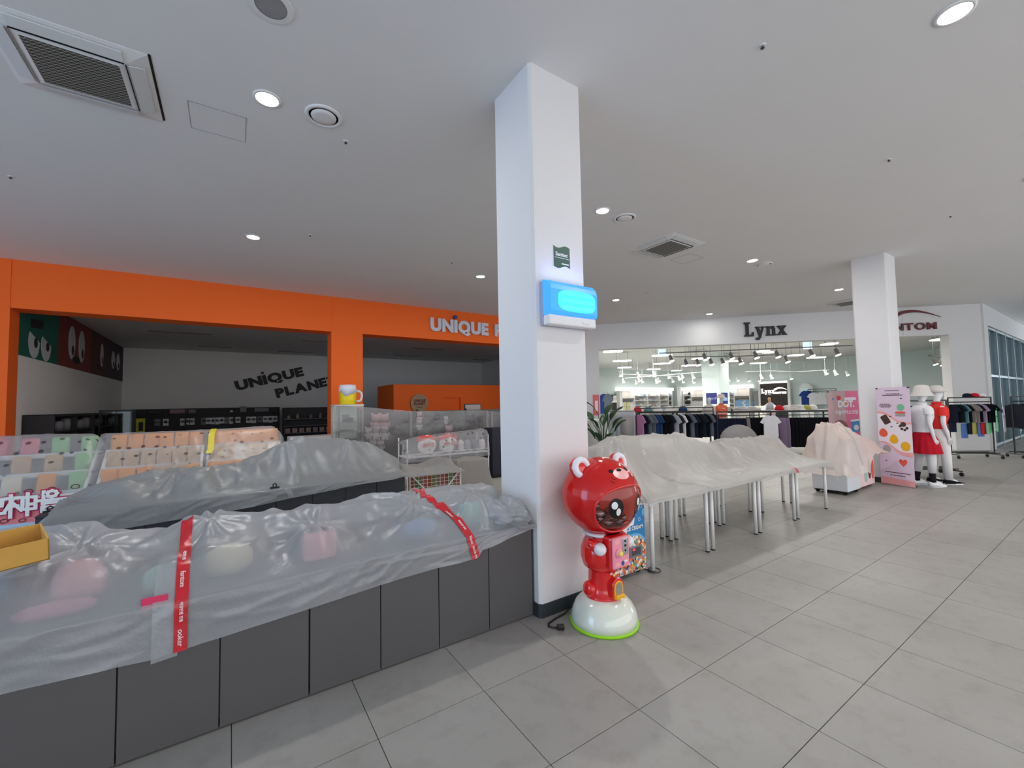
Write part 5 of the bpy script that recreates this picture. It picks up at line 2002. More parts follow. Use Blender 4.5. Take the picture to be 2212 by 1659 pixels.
MB().lathe([(0.19, 0.0), (0.19, 0.006), (0.01, 0.007)], 32, (0, -0.03, 0)).build('base_plate', 'plate_steel', t)

t = thing('mannequin', 'white mannequin in red polo, white trousers and cap behind the red skirt', 'mannequin', (11.06, 2.20, 0), math.radians(44))
nn, ee = figure_nodes(ARM_HIP, ARM_DOWN, step=0.06)
skin_body('body', nn, ee, 'mannequin_white', t)
polo(t, 'cloth_red', 0.160, 1.02, 0.55, ARM_DOWN)
mb = MB()
mb.rings([oval(0, 0, 1.07, 0.125, 0.105), oval(0, 0, 0.97, 0.165, 0.135), oval(0, 0, 0.84, 0.178, 0.14)], False)
tr = mb.build('trousers', 'cloth_white', t, True)
for s in (-1, 1):
    st = 0.06 * s
    mb = MB()
    mb.tube([(s * 0.088, 0, 0.88), (s * 0.092, 0, 0.78), (s * 0.10, st * 0.4 - 0.01, 0.48), (s * 0.105, st + 0.02, 0.09)], 0.08, 18, radii=[0.095, 0.095, 0.072, 0.06])
    mb.build('trouser_leg', 'cloth_white', tr, True)
    shoe(t, s * 0.108, st, 'sock_black', 'gloss_white', 0.29)
cb = MB()
cb.lathe([(0.108, 1.70), (0.108, 1.74), (0.095, 1.80), (0.05, 1.835), (0.01, 1.842)], 28, (0, -0.01, 0), 1.0, 1.1)
cap_ = cb.build('cap', 'hat_beige', t, True)
vz = MB()
vz.prism([(0.095 * math.cos(a) * (1 + 0.15 * math.sin(a)), -0.085 - 0.14 * math.sin(a)) for a in [PI * q / 12 for q in range(13)]], (0, 0, 1.706), X, Y, Z * 0.008)
vz.build('visor', 'hat_beige', cap_)
MB().lathe([(0.19, 0.0), (0.19, 0.006), (0.01, 0.007)], 32, (0, -0.03, 0)).build('base_plate', 'plate_steel', t)

# ================================================================ GARMENTS AND RACKS
SHIRT = [(-0.055, 0.0), (-0.09, -0.005), (-0.20, -0.055), (-0.315, -0.235), (-0.225, -0.285), (-0.205, -0.22), (-0.215, -0.70), (0.215, -0.70), (0.205, -0.22), (0.225, -0.285), (0.315, -0.235), (0.20, -0.055), (0.09, -0.005), (0.055, 0.0), (0, -0.03)]
TROUSER = [(-0.18, 0.0), (-0.20, -0.25), (-0.19, -0.86), (-0.02, -0.86), (0.0, -0.32), (0.02, -0.86), (0.19, -0.86), (0.20, -0.25), (0.18, 0.0)]
CL = {}
for k, c in {'navy': (30, 34, 52), 'black': (20, 20, 26), 'charcoal': (48, 50, 58), 'slate': (104, 112, 124), 'denim': (44, 70, 112), 'mauve': (186, 128, 172), 'dark_green': (26, 46, 48),
             'white': (228, 228, 230), 'beige': (206, 200, 190), 'pale_yellow': (232, 226, 168), 'sky': (150, 188, 226), 'royal_blue': (40, 66, 140), 'lavender': (142, 122, 148), 'mint': (134, 216, 160),
             'olive_yellow': (178, 172, 92), 'periwinkle': (88, 122, 180), 'taupe': (148, 138, 134), 'lilac': (176, 152, 182), 'teal': (96, 142, 150), 'orange': (232, 116, 84), 'light_grey': (176, 178, 184), 'red': (206, 40, 52)}.items():
    mat('fabric_' + k, c, 0.9, var=0.08, scale=6, spec=0.15)
    CL[k] = 'fabric_' + k


def garment_mesh(kind, m, th=0.035):
    key = ('g', kind, m)
    if key not in SWAPPED:
        poly = SHIRT if kind == 'shirt' else TROUSER
        SWAPPED[key] = MB().prism(poly, (0, -th / 2, 0), X, Z, Y * th).mesh(kind, m)
    return SWAPPED[key]


hg = MB()
hg.tube([(0, 0, 0.0), (0, 0, 0.05), (0.012, 0, 0.068), (0.002, 0, 0.085), (-0.012, 0, 0.075)], 0.003, 5)
hg.obox((-0.09, 0, -0.03), (0.09, 0, 0.028), (0, 0.006, 0), (0, 0, 0.005))
hg.obox((0.09, 0, -0.03), (0.09, 0, -0.028), (0, 0.006, 0), (0, 0, 0.005))
HANG = hg.mesh('hanger', 'black_metal')


def garment(kind, color, p, ang, label, group, s=1.0):
    t = thing('hanging_' + ('shirt' if kind == 'shirt' else 'trousers'), label, 'shirt' if kind == 'shirt' else 'trousers', p, ang, group)
    b = link(garment_mesh(kind, CL[color]), 'cloth', t)
    h = link(HANG, 'hanger', t)
    if s != 1.0:
        t.scale = (s, s, s)
    return t


def rack(p, q, zr, label, group=None, low=True, wheels=True, top=True, cat='clothes rack'):
    p, q = Vector((*p, 0)), Vector((*q, 0))
    e = (q - p).normalized()
    n = Vector((-e.y, e.x, 0))
    t = thing('clothes_rack', label, cat, (p + q) / 2, 0, group)
    for k, c in enumerate((p, q)):
        MB().tube([c + Z * (0.10 if wheels else 0.0), c + Z * (zr + 0.12)], 0.016, 8).build('post', 'black_metal', t, world=True)
        MB().tube([c - n * 0.24 + Z * 0.10, c + n * 0.24 + Z * 0.10], 0.014, 8).build('foot_bar', 'black_metal', t, world=True)
        for s in (-1, 1):
            w = c + n * 0.22 * s
            MB().tube([w - e * 0.013 + Z * 0.04, w + e * 0.013 + Z * 0.04], 0.04, 12).build('caster', 'black_matte', t, world=True)
    MB().tube([p + Z * zr, q + Z * zr], 0.014, 8).build('rail', 'black_metal', t, world=True)
    if top:
        MB().obox((p + q) / 2 + Z * (zr + 0.12), e * (q - p).length / 2, n * 0.018, Z * 0.016).build('top_bar', 'black_metal', t, world=True)
    if low:
        for z, s in ((0.14, -0.16), (0.14, 0.0), (0.14, 0.16)):
            MB().tube([p + n * s + Z * z, q + n * s + Z * z], 0.012, 8).build('lower_bar', 'black_metal', t, world=True)
    return t, p, q, e, n


def fill(p, q, zr, items, where, group, twist=0.55, s=1.0, jitter=0.12, seed=1):
    rg = random.Random(seed)
    e = (q - p).normalized()
    base = math.atan2(e.y, e.x)
    cnt = {}
    for k, (kind, c) in enumerate(items):
        f = (k + 0.6) / (len(items) + 0.2)
        pos = p.lerp(q, f) + Z * (zr - 0.085 * s)
        cnt[(kind, c)] = cnt.get((kind, c), 0) + 1
        lab = '%s %s hanging %s from left on %s' % (c.replace('_', ' '), kind, ORD[k], where)
        garment(kind, c, pos, base + PI / 2 + twist + rg.uniform(-jitter, jitter), lab, group, s * rg.uniform(0.96, 1.04))


# rack right behind the mannequins
_, p, q, e, n = rack((11.75, 2.85), (12.45, 2.33), 1.42, 'black clothes rack on casters right behind the two mannequins')
fill(p, q, 1.42, [('trousers', 'teal'), ('shirt', 'navy'), ('trousers', 'lavender'), ('trousers', 'navy'), ('trousers', 'navy'), ('shirt', 'black')], 'the rack behind the mannequins', 'clothes on the rack behind the mannequins', twist=-0.5, seed=2)
# rack to the right of the mannequins
a, b = ond(2050, 900, 18.75), ond(2143, 900, 18.75)
_, p, q, e, n = rack((a.x, a.y), (b.x, b.y), 1.46, 'black clothes rack with short dark and coloured shorts right of the mannequins')
its = [('shirt', 'navy'), ('shirt', 'black'), ('shirt', 'dark_green'), ('shirt', 'teal'), ('shirt', 'black'), ('shirt', 'taupe'), ('shirt', 'taupe'), ('shirt', 'black'), ('shirt', 'lilac'), ('shirt', 'black'), ('shirt', 'black'), ('shirt', 'black')]
fill(p, q, 1.46, its, 'the rack right of the mannequins', 'upper clothes on the rack right of the mannequins', twist=0.5, s=0.68, seed=3)
for k, (f, c, z) in enumerate(((0.08, 'navy', 1.06), (0.34, 'periwinkle', 0.90), (0.50, 'navy', 1.0), (0.60, 'olive_yellow', 1.0), (0.72, 'periwinkle', 0.94), (0.80, 'red', 1.0), (0.92, 'mint', 1.02))):
    garment('trousers', c, p.lerp(q, f) + Z * z, math.atan2(e.y, e.x) + 0.25, '%s shorts, %s on the lower row of the rack by the mannequins' % (c.replace('_', ' '), ORD[k]), 'shorts on the lower row', 0.45)
garment('shirt', 'mint', q + Z * 1.32 + DG * 0.10, math.atan2(e.y, e.x) + 0.9, 'mint green shirt at the right end of the rack', None, 0.9)
garment('shirt', 'light_grey', q + Z * 1.32 + DG * 0.26, math.atan2(e.y, e.x) + 0.9, 'light grey shirt next to the mint shirt at the rack end', None, 0.9)
# far right rack, cut by the frame
a, b = ond(2187, 900, 18.9), ond(2260, 900, 18.9)
_, p, q, e, n = rack((a.x, a.y), (b.x, b.y), 1.46, 'black clothes rack cut off by the right picture edge')
fill(p, q, 1.46, [('shirt', 'charcoal'), ('shirt', 'black'), ('shirt', 'slate'), ('shirt', 'black'), ('shirt', 'charcoal'), ('shirt', 'black'), ('shirt', 'black')], 'the rack at the right picture edge', 'clothes on the rack at the right picture edge', twist=0.5, s=0.9, seed=4)
# hats lying on the rack top
mat('hat_stand_blue', (150, 164, 186), 0.6, var=0.05)
a = ond(2100, 868, 18.9)
for k, (u, c) in enumerate(((2090, 'navy'), (2106, 'red'), (2120, 'white'))):
    p = ond(u, 872, 18.75)
    t = thing('visor_cap', '%s cap on top of the rack right of the mannequins' % c, 'cap', (p.x, p.y, 1.592))
    MB().lathe([(0.09, 0.0), (0.088, 0.05), (0.06, 0.09), (0.01, 0.1)], 18).build('crown', CL[c], t, True)
    MB().prism([(0.085 * math.cos(a_), -0.05 - 0.13 * math.sin(a_)) for a_ in [PI * q_ / 10 for q_ in range(11)]], (0, 0, 0.0), X, Y, Z * 0.008).build('visor', CL[c], t)

# ================================================================ GIFT SHOP AREA
mat('shelf_black', (30, 30, 33), 0.6, var=0.1)
mat('card_white', (222, 222, 224), 0.6, var=0.04)
mat('card_grey', (120, 118, 122), 0.5, var=0.1)
mat('card_black', (24, 24, 26), 0.5, var=0.1)
mat('pack_pinkish', (150, 112, 116), 0.5, var=0.15, scale=20)
mat('pack_tan', (150, 130, 110), 0.5, var=0.2, scale=20)
mat('neon_yellow', (206, 206, 30), 0.5, var=0.05)
mat('unlit_tube', (130, 126, 128), 0.5, var=0.05)

# unlit light lines on the dark ceiling
for k, (u, v, w_) in enumerate(sorted(((392, 718, 110), (465, 749, 60), (690, 737, 70), (640, 760, 70), (925, 753, 70), (880, 769, 60), (1040, 777, 40)))):
    p = onz(u, v, HS)
    if p.y > 20.7 or p.y < 11.8:
        continue
    wd_ = w_ * (p - CAM).dot(CW) / F_PX
    o = MB().box(p.x - wd_ / 2, p.x + wd_ / 2, p.y - 0.05, p.y + 0.05, HS - 0.02, HS).build('linear_lamp', 'unlit_tube')
    tag(o, 'unlit linear ceiling lamp in the dark gift shop, %s from the left' % ORD[k], 'ceiling lamp', 'unlit linear lamps in the gift shop')

# peg wall of small cards along the back
YS = 19.6
xa, xb = ony(286, 900, YS).x, ony(602, 900, YS).x
t = thing('peg_shelf', 'long black peg wall hung with small white packets under the UNIQUE PLANET lettering', 'shelf', ((xa + xb) / 2, YS + 0.2, 0))
MB().box(xa, xb, YS + 0.02, YS + 0.4, 0, 1.70).build('back_panel', 'shelf_black', t, world=True)
for z in (0.55, 0.9, 1.24, 1.52):
    MB().box(xa, xb, YS - 0.16, YS + 0.02, z - 0.02, z).build('ledge', 'card_black', t, world=True)
for f in (0, 0.33, 0.66, 1.0):
    x = xa + (xb - xa) * f
    MB().box(x - 0.02, x + 0.02, YS - 0.16, YS + 0.02, 0, 1.70).build('upright', 'shelf_black', t, world=True)
nc = 0
for k, u in enumerate((340, 358, 395, 405, 414, 440, 450, 460, 469, 479, 490, 501, 514, 537, 548, 561, 573, 584, 594, 604)):
    if u > 600:
        continue
    p = ony(u, 915, YS - 0.05)
    t = thing('hanging_packet', 'small white packet hanging %s from the left on the black peg wall' % ORD[nc], 'packet', (p.x, YS - 0.05, 1.28), 0, 'white packets on the peg wall')
    nc += 1
    hh = 0.15 + 0.03 * ((k * 7) % 3)
    MB().box(-0.085, 0.085, -0.012, 0.012, -0.10 - hh / 2, 0.06).build('card', 'card_white' if k % 5 else 'card_grey', t, bevel=0.012)
    MB().box(-0.04, 0.04, -0.02, -0.012, -0.10, 0.0).build('product', 'card_black' if k % 2 else 'card_grey', t, bevel=0.008)
    MB().tube([(0, 0.07, 0.045), (0, -0.03, 0.05)], 0.004, 5).build('peg', 'steel', t)
for k, (u, m, w_, h_) in enumerate(sorted(((385, 'pack_pinkish', 0.5, 0.16), (415, 'card_grey', 0.22, 0.14), (525, 'card_grey', 0.22, 0.22), (500, 'card_white', 0.10, 0.08), (565, 'card_grey', 0.5, 0.15), (335, 'card_black', 0.4, 0.12)))):
    p = ony(u, 900, YS - 0.06)
    tag(MB().box(p.x - w_ / 2, p.x + w_ / 2, YS - 0.12, YS, 1.522, 1.522 + h_).build('goods_pack', m, bevel=0.02), 'dim pack on the top ledge of the peg wall, %s from the left' % ORD[k], 'pack', 'packs on the peg wall ledge')
p = ony(304, 925, YS - 0.2)
t = thing('yellow_stand', 'neon yellow sign stand at the left end of the peg wall', 'sign stand', (p.x, YS - 0.25, 0))
MB().box(-0.12, 0.12, -0.01, 0.01, 0.9, 1.38).build('board', 'neon_yellow', t)
MB().box(-0.05, 0.07, -0.016, -0.01, 0.95, 1.25).build('dark_field', 'card_black', t)
MB().box(-0.02, 0.02, -0.02, 0.02, 0.0, 0.9).build('post', 'shelf_black', t)

# black shelf unit to the right of the peg wall
xa, xb = ony(612, 900, 18.6).x, ony(716, 900, 18.6).x
t = thing('display_shelf', 'black shelf with dark boxes left of the orange column', 'shelf', ((xa + xb) / 2, 18.8, 0))
MB().box(xa, xb, 18.75, 18.95, 0, 1.66).build('back_panel', 'shelf_black', t, world=True)
for z in (0.4, 0.68, 0.95, 1.22):
    MB().box(xa, xb, 18.4, 18.76, z - 0.02, z).build('shelf_board', 'shelf_black', t, world=True)
    MB().box(xa, xb, 18.39, 18.40, z - 0.02, z).build('price_rail', 'card_grey', t, world=True)
for x in (xa, xb - 0.05):
    MB().box(x, x + 0.05, 18.4, 18.76, 0, 1.66).build('upright', 'shelf_black', t, world=True)
for k in range(7):
    x = xa + 0.14 + (xb - xa - 0.28) * k / 6
    tag(MB().box(x - 0.09, x + 0.09, 18.44, 18.52, 0.68, 0.86).build('boxed_toy', 'pack_tan' if k % 2 else 'pack_pinkish', bevel=0.01), 'small boxed toy %s from the left on the lower black shelf' % ORD[k], 'boxed toy', 'boxed toys on the black shelf')
for k, (f, h_, m) in enumerate(((0.1, 0.14, 'pack_tan'), (0.28, 0.2, 'pack_tan'), (0.55, 0.16, 'pack_pinkish'), (0.75, 0.22, 'card_grey'), (0.92, 0.12, 'pack_tan'))):
    x = xa + (xb - xa) * f
    mb = MB()
    mb.lathe([(0.05, 0), (0.07, 0.3 * h_), (0.045, 0.6 * h_), (0.05, 0.8 * h_), (0.02, h_)], 12, (x, 18.52, 1.22))
    tag(mb.build('figurine', m, None, True), 'dim figurine %s from the left on the upper black shelf' % ORD[k], 'figurine', 'figurines on the black shelf')

# shelves along the left wall
t = thing('jar_shelf', 'dark wall shelf of glassware along the left wall of the gift shop', 'shelf', (-3.1, 15, 0))
ya, yb_ = 12.0, 19.3
MB().box(-3.34, -3.30, ya, yb_, 0, 1.60).build('back_panel', 'shelf_black', t, world=True)
for z in (0.9, 1.25, 1.58):
    MB().box(-3.30, -2.9, ya, yb_, z - 0.025, z).build('shelf_board', 'shelf_black', t, world=True)
for k in range(6):
    y = ya + (yb_ - ya) * k / 5
    MB().box(-3.30, -2.9, y - 0.025, y + 0.025, 0, 1.58).build('upright', 'shelf_black', t, world=True)
for k in range(14):
    y = ya + 0.3 + k * 0.5
    h_ = 0.16 + 0.05 * (k % 3)
    mb = MB()
    mb.lathe([(0.08, 0), (0.09, h_ * 0.5), (0.085, h_ * 0.9), (0.05, h_)], 12, (-3.05, y, 1.25))
    tag(mb.build('glass_jar', 'card_grey' if k % 3 else 'pack_tan', None, True), 'grey jar %s from the front on the left wall shelf' % ORD[k], 'jar', 'jars on the left wall shelf')
a, b = ony(217, 905, 15.2), ony(284, 905, 15.2)
t = thing('glass_showcase', 'black framed glass showcase in the corner under the mural', 'showcase', ((a.x + b.x) / 2, 15.2, 0))
z1 = ony(217, 886, 15.2).z
for x in (a.x, (a.x + b.x) / 2, b.x):
    for y in (15.2, 15.6):
        MB().box(x - 0.03, x + 0.03, y - 0.03, y + 0.03, 0, z1).build('post', 'black_metal', t, world=True)
for z in (0.05, 0.9, z1 - 0.05):
    for y in (15.2, 15.6):
        MB().box(a.x, b.x, y - 0.02, y + 0.02, z, z + 0.05).build('bar', 'black_metal', t, world=True)
glass_mat('case_glass', (220, 226, 226), 0.06, 0.04, (235, 240, 238))
MB().box(a.x, b.x, 15.165, 15.17, 0.1, z1 - 0.05).build('pane', 'case_glass', t, world=True)

# orange booth at the back with its round sign
c = onz(850, 830, 2.4)
t = thing('orange_booth', 'orange cashier booth inside the gift shop with a shallow niche', 'booth', (c.x + 2, c.y + 0.9, 0))
MB().box(c.x, c.x + 1.62, c.y, c.y + 1.9, 0, 2.4).build('booth_wall', 'orange_paint', t, world=True)
nx0, nx1 = ony(957, 870, c.y).x, ony(995, 870, c.y).x
nz = ony(975, 859, c.y).z
MB().box(c.x + 1.62, nx0, c.y, c.y + 1.9, 0, 2.4).build('booth_wall', 'orange_paint', t, world=True)
MB().box(nx0, nx1, c.y + 0.10, c.y + 1.9, 0, nz).build('niche_back', 'orange_paint', t, world=True)
MB().box(nx0, nx1, c.y, c.y + 1.9, nz, 2.4).build('booth_wall', 'orange_paint', t, world=True)
MB().box(nx1, 9.4, c.y, c.y + 1.9, 0, 2.4).build('booth_wall', 'orange_paint', t, world=True)
mat('gondola_navy', (26, 30, 44), 0.6, var=0.05)
p = ony(1064, 980, 8.1)
t = thing('navy_box', 'dark navy box seen as a strip left of the near pillar', 'cabinet', (p.x + 0.45, 8.3, 0))  # plain navy box added to fill the dark strip beside the pillar
MB().box(p.x, p.x + 0.9, 8.1, 8.5, 0.06, ony(1068, 925, 8.1).z).build('body', 'gondola_navy', t, world=True, bevel=0.01)
MB().box(p.x, p.x + 0.87, 8.11, 8.48, 0, 0.06).build('plinth', 'black_matte', t, world=True)
mat('sign_beige', (176, 150, 120), 0.7, var=0.05)
mat('sign_brown_ink', (110, 44, 34), 0.6, var=0.05)
p = ony(906, 871, c.y - 0.05)
t = thing('round_sign', 'round beige UNIQUE PLANET sign on the orange booth', 'sign', (p.x, c.y - 0.02, p.z))
R_ = 20 * (p - CAM).dot(CW) / F_PX
mb = MB()
disc(mb, (0, 0.0, 0), X, Z, R_, R_, 0.05, 40)
mb.build('plate', 'sign_beige', t, bevel=0.005)
write('lettering', 'UNIQUE', R_ * 0.36, (0, -0.052, R_ * 0.16), X, Z, 'sign_brown_ink', t, world=False, offset=0.006)
write('lettering', 'PLANET', R_ * 0.36, (0, -0.052, -R_ * 0.18), X, Z, 'sign_brown_ink', t, world=False, offset=0.006)
MB().box(-R_ * 0.32, R_ * 0.32, -0.054, -0.05, -R_ * 0.46, -R_ * 0.38).build('small_lettering', 'sign_brown_ink', t)

# glass showcase with the mug
GYc = 10.05
x0, x1 = ony(722, 900, GYc).x, ony(786, 900, GYc).x
z1 = ony(750, 874, GYc).z
t = thing('glass_showcase', 'white-lit glass showcase wrapped in clear film under the yellow mug', 'showcase', ((x0 + x1) / 2, GYc + 0.22, 0))
mat('case_inner', (226, 230, 216), 0.5, var=0.03, emit=0.12, erbg=(235, 240, 220))
mat('case_frame', (206, 206, 200), 0.35, 0.3, var=0.03)
MB().box(x0 + 0.06, x1 - 0.06, GYc + 0.40, GYc + 0.43, 0.2, z1 - 0.04).build('back_panel', 'case_inner', t, world=True)
for x in (x0 + 0.03, x0 + 0.10, x1 - 0.13, x1 - 0.03):
    MB().box(x - 0.02, x + 0.02, GYc, GYc + 0.04, 0, z1).build('post', 'case_frame', t, world=True)
for x in (x0 + 0.03, x1 - 0.03):
    MB().box(x - 0.02, x + 0.02, GYc + 0.4, GYc + 0.44, 0, z1).build('post', 'case_frame', t, world=True)
for v in (912, 934, 953):
    z = ony(750, v, GYc).z
    MB().box(x0 + 0.04, x1 - 0.04, GYc + 0.02, GYc + 0.42, z - 0.012, z).build('glass_shelf', 'case_frame', t, world=True)
MB().box(x0, x1, GYc - 0.02, GYc + 0.45, z1 - 0.035, z1).build('top', 'case_frame', t, world=True, bevel=0.004)
MB().box(x0, x1, GYc - 0.02, GYc + 0.45, 0, 0.35).build('base', 'white_plastic', t, world=True)
MB().box(x0 + 0.03, x1 - 0.03, GYc - 0.005, GYc, 0.35, z1 - 0.03).build('pane', 'case_glass', t, world=True)
for k, (u, v, w_, h_, m) in enumerate(((747, 912, 0.16, 0.17, 'grey_pack'), (757, 912, 0.10, 0.10, 'blue_pack'), (740, 934, 0.2, 0.06, 'card_grey'), (757, 934, 0.16, 0.05, 'grey_pack'), (745, 953, 0.2, 0.05, 'card_black'), (762, 953, 0.16, 0.05, 'card_grey'))):
    p = ony(u, v, GYc + 0.2)
    zz = ony(750, v, GYc).z
    tag(MB().box(p.x - w_ / 2, p.x + w_ / 2, GYc + 0.14, GYc + 0.26, zz, zz + h_).build('boxed_gift', m, bevel=0.01), 'small %s gift box on shelf %s of the glass showcase' % (('grey', 'blue', 'flat grey', 'thin grey', 'black', 'dim grey')[k], ('one', 'one', 'two', 'two', 'three', 'three')[k]), 'gift box', 'gift boxes in the glass showcase')

mat('mug_yellow', (240, 214, 10), 0.4, var=0.04)
mat('mug_foam', (226, 228, 240), 0.5, var=0.02)
p = ony(751, 872, GYc + 0.2)
t = thing('beer_mug', 'giant yellow beer mug with white foam on the glass showcase', 'mug', (p.x, GYc + 0.2, z1))
R_ = 0.185
MB().lathe([(R_ * 0.92, 0), (R_ * 1.0, 0.015), (R_ * 0.94, 0.045), (R_ * 0.98, 0.06), (R_, 0.10), (R_, 0.34)], 40).build('glass_body', 'mug_yellow', t, True)
fm = MB()
rings_ = []
lowr, up = [], []
for k in range(60):
    a = 2 * PI * k / 60
    low_ = 0.24 - 0.05 * math.sin(3 * a + 0.6) - 0.02 * math.sin(5 * a)
    lowr.append((R_ * 1.01 * math.cos(a), R_ * 1.01 * math.sin(a), low_))
for r, z in ((1.03, None), (1.03, 0.37), (1.0, 0.40), (0.93, 0.42), (1.0, 0.435), (0.98, 0.455), (0.4, 0.462), (0.02, 0.464)):
    if z is None:
        rings_.append([(q[0] * 1.015, q[1] * 1.015, q[2]) for q in lowr])
    else:
        rings_.append([(R_ * r * math.cos(2 * PI * k / 60), R_ * r * math.sin(2 * PI * k / 60), z) for k in range(60)])
fm.rings([lowr] + rings_, False)
fm.build('foam', 'mug_foam', t, True)
hd = MB()
hd.tube([(R_ * 0.97, 0, 0.30), (R_ + 0.06, 0, 0.315), (R_ + 0.12, 0, 0.27), (R_ + 0.135, 0, 0.19), (R_ + 0.11, 0, 0.10), (R_ + 0.05, 0, 0.07), (R_ * 0.97, 0, 0.085)], 0.026, 12)
hd.build('handle', 'mug_foam', t, True)

# wrapped gondola of plush toys
mat('gondola_grey', (92, 90, 90), 0.7, var=0.06)
mat('plush_pale', (214, 204, 204), 0.95, var=0.06, spec=0.1)
mat('plush_pink', (214, 176, 180), 0.95, var=0.06, spec=0.1)
mat('plush_dark', (60, 58, 62), 0.9, var=0.1, spec=0.1)
GY2 = 9.75
xa, xb = ony(790, 900, GY2).x, 6.6
t = thing('toy_gondola', 'dark grey gondola of plush toys wrapped in clear film beside the glass showcase', 'gondola', ((xa + xb) / 2, GY2 + 0.3, 0))
MB().box(xa, xb, GY2 + 0.40, GY2 + 0.46, 0, 1.50).build('back_panel', 'gondola_grey', t, world=True)
MB().box(xa, xb, GY2, GY2 + 0.46, 0, 0.30).build('base', 'gondola_grey', t, world=True)
for k in range(4):
    x = xa + (xb - xa) * k / 3
    MB().box(x - 0.02, x + 0.02, GY2 + 0.36, GY2 + 0.42, 0, 1.54).build('upright', 'shelf_black', t, world=True)


def plush(p, m, s, lab, grp):
    t = thing('plush_toy', lab, 'plush toy', p, 0, grp)
    MB().ell((0, 0, 0.11 * s), (0.10 * s, 0.08 * s, 0.11 * s), 14, 8).build('torso', m, t, True)
    h = MB().ell((0, -0.01, 0.29 * s), (0.12 * s, 0.10 * s, 0.105 * s), 16, 10).build('head', m, t, True)
    for q in (-1, 1):
        MB().ell((q * 0.085 * s, 0, 0.385 * s), (0.036 * s, 0.02 * s, 0.04 * s), 10, 6).build('ear', m, h, True)
        MB().ell((q * 0.11 * s, -0.02, 0.15 * s), (0.035 * s, 0.03 * s, 0.06 * s), 10, 6).build('arm', m, t, True)
        MB().ell((q * 0.06 * s, -0.05 * s, 0.03 * s), (0.04 * s, 0.05 * s, 0.035 * s), 10, 6).build('foot', m, t, True)
    return t


k = 0
for u, v, m, s in sorted(((812, 915, 'plush_pink', 0.95), (830, 915, 'plush_pink', 0.95), (812, 937, 'plush_pale', 0.9), (830, 937, 'plush_pale', 0.9), (796, 935, 'plush_pale', 0.7), (806, 962, 'plush_pale', 0.7), (822, 962, 'plush_pale', 0.7),
                   (906, 897, 'plush_pink', 0.6), (905, 914, 'plush_pale', 0.6), (944, 908, 'plush_dark', 0.7), (963, 902, 'plush_pale', 0.5), (970, 932, 'plush_pink', 0.8), (985, 925, 'plush_dark', 0.9), (1018, 915, 'plush_dark', 1.0), (1018, 938, 'plush_dark', 1.0), (1038, 912, 'plush_dark', 0.8))):
    p = ony(u, v + 14, GY2 + 0.25)
    plush((p.x, GY2 + 0.25, max(0.32, p.z)), m, s, 'faint %s plush toy, %s from the left behind the gondola film' % (m.split('_')[1], ORD[k]), 'plush toys in the wrapped gondola')
    k += 1
nx, ny = 80, 24
W_ = np.zeros((nx, ny, 3))
zl = [ony(u, v, GY2 - 0.04).z for u, v in ((716, 874), (786, 879), (840, 884), (888, 888), (960, 888), (1030, 886), (1075, 889))]
xl = [ony(u, v, GY2 - 0.04).x for u, v in ((716, 874), (786, 879), (840, 884), (888, 888), (960, 888), (1030, 886), (1075, 889))]
for i in range(nx):
    x = xl[0] + (6.6 - xl[0]) * i / (nx - 1)
    zt = float(np.interp(x, xl, zl))
    for j in range(ny):
        s = j / (ny - 1)
        W_[i, j] = (x, GY2 - 0.05 + 0.015 * math.sin(x * 7 + s * 3) * s + 0.01 * mnoise.noise(Vector((x * 3, s * 4, 0))), zt - (zt - 0.12) * s)
fs = MB().grid(W_).build('film_wrap', 'clear_wrap', None, True)
tag(fs, 'clear film stretched across the toy gondola and glass showcase', 'plastic film')
for u in (887, 1052, 1062):
    x = ony(u, 900, GY2 - 0.06).x
    tpw = np.zeros((2, 14, 3))
    zt = float(np.interp(x, xl, zl))
    for i in range(2):
        for j in range(14):
            tpw[i, j] = (x + 0.035 * (i * 2 - 1), GY2 - 0.075, zt - 0.6 * j / 13)
    MB().grid(tpw).build('clear_tape_strip', 'clear_tape', fs, True, True)
# dim things standing on top of the gondola
mat('screen_frame', (40, 40, 42), 0.5, var=0.05)
p = ony(1019, 888, GY2 + 0.3)
t = thing('small_monitor', 'small monitor with dark frame above the film behind the gondola', 'monitor', (p.x, 10.9, 1.3))
q0, q1 = ony(1003, 888, 10.9), ony(1038, 872, 10.9)
MB().box(q0.x, q1.x, 10.88, 10.92, 1.3, q1.z).build('frame', 'screen_frame', t, world=True, bevel=0.006)
MB().box(q0.x + 0.02, q1.x - 0.02, 10.875, 10.88, 1.34, q1.z - 0.025).build('screen', 'print_grey', t, world=True)
MB().box(q0.x + 0.2, q0.x + 0.3, 10.9, 10.95, 0, 1.3).build('stand', 'screen_frame', t, world=True)

# ---------------------------------------------------------------- snack stands under the leaf-print sheets
mat('snack_orange', (244, 150, 36), 0.45, var=0.18, scale=12)
mat('snack_tan', (206, 168, 128), 0.45, var=0.2, scale=12)
mat('snack_pink', (226, 120, 130), 0.45, var=0.15, scale=12)
mat('snack_green', (140, 196, 130), 0.45, var=0.15, scale=12)
mat('snack_grey', (160, 168, 186), 0.45, var=0.15, scale=12)
mat('snack_cream', (226, 214, 190), 0.45, var=0.15, scale=12)
bag = MB()
rings_ = []
for k, (z, w_, d_) in enumerate(((0, 0.075, 0.004), (0.02, 0.078, 0.012), (0.08, 0.08, 0.032), (0.15, 0.08, 0.034), (0.20, 0.078, 0.014), (0.225, 0.075, 0.004))):
    rings_.append([(w_ * math.copysign(abs(math.cos(a)) ** 0.5, math.cos(a)), d_ * math.sin(a), z) for a in [2 * PI * q / 14 for q in range(14)]])
bag.rings(rings_)
BAGS = {m: bag.mesh('snack_bag', m, True) for m in ('snack_orange', 'snack_tan', 'snack_pink', 'snack_green', 'snack_grey', 'snack_cream')}
YSN = 7.0
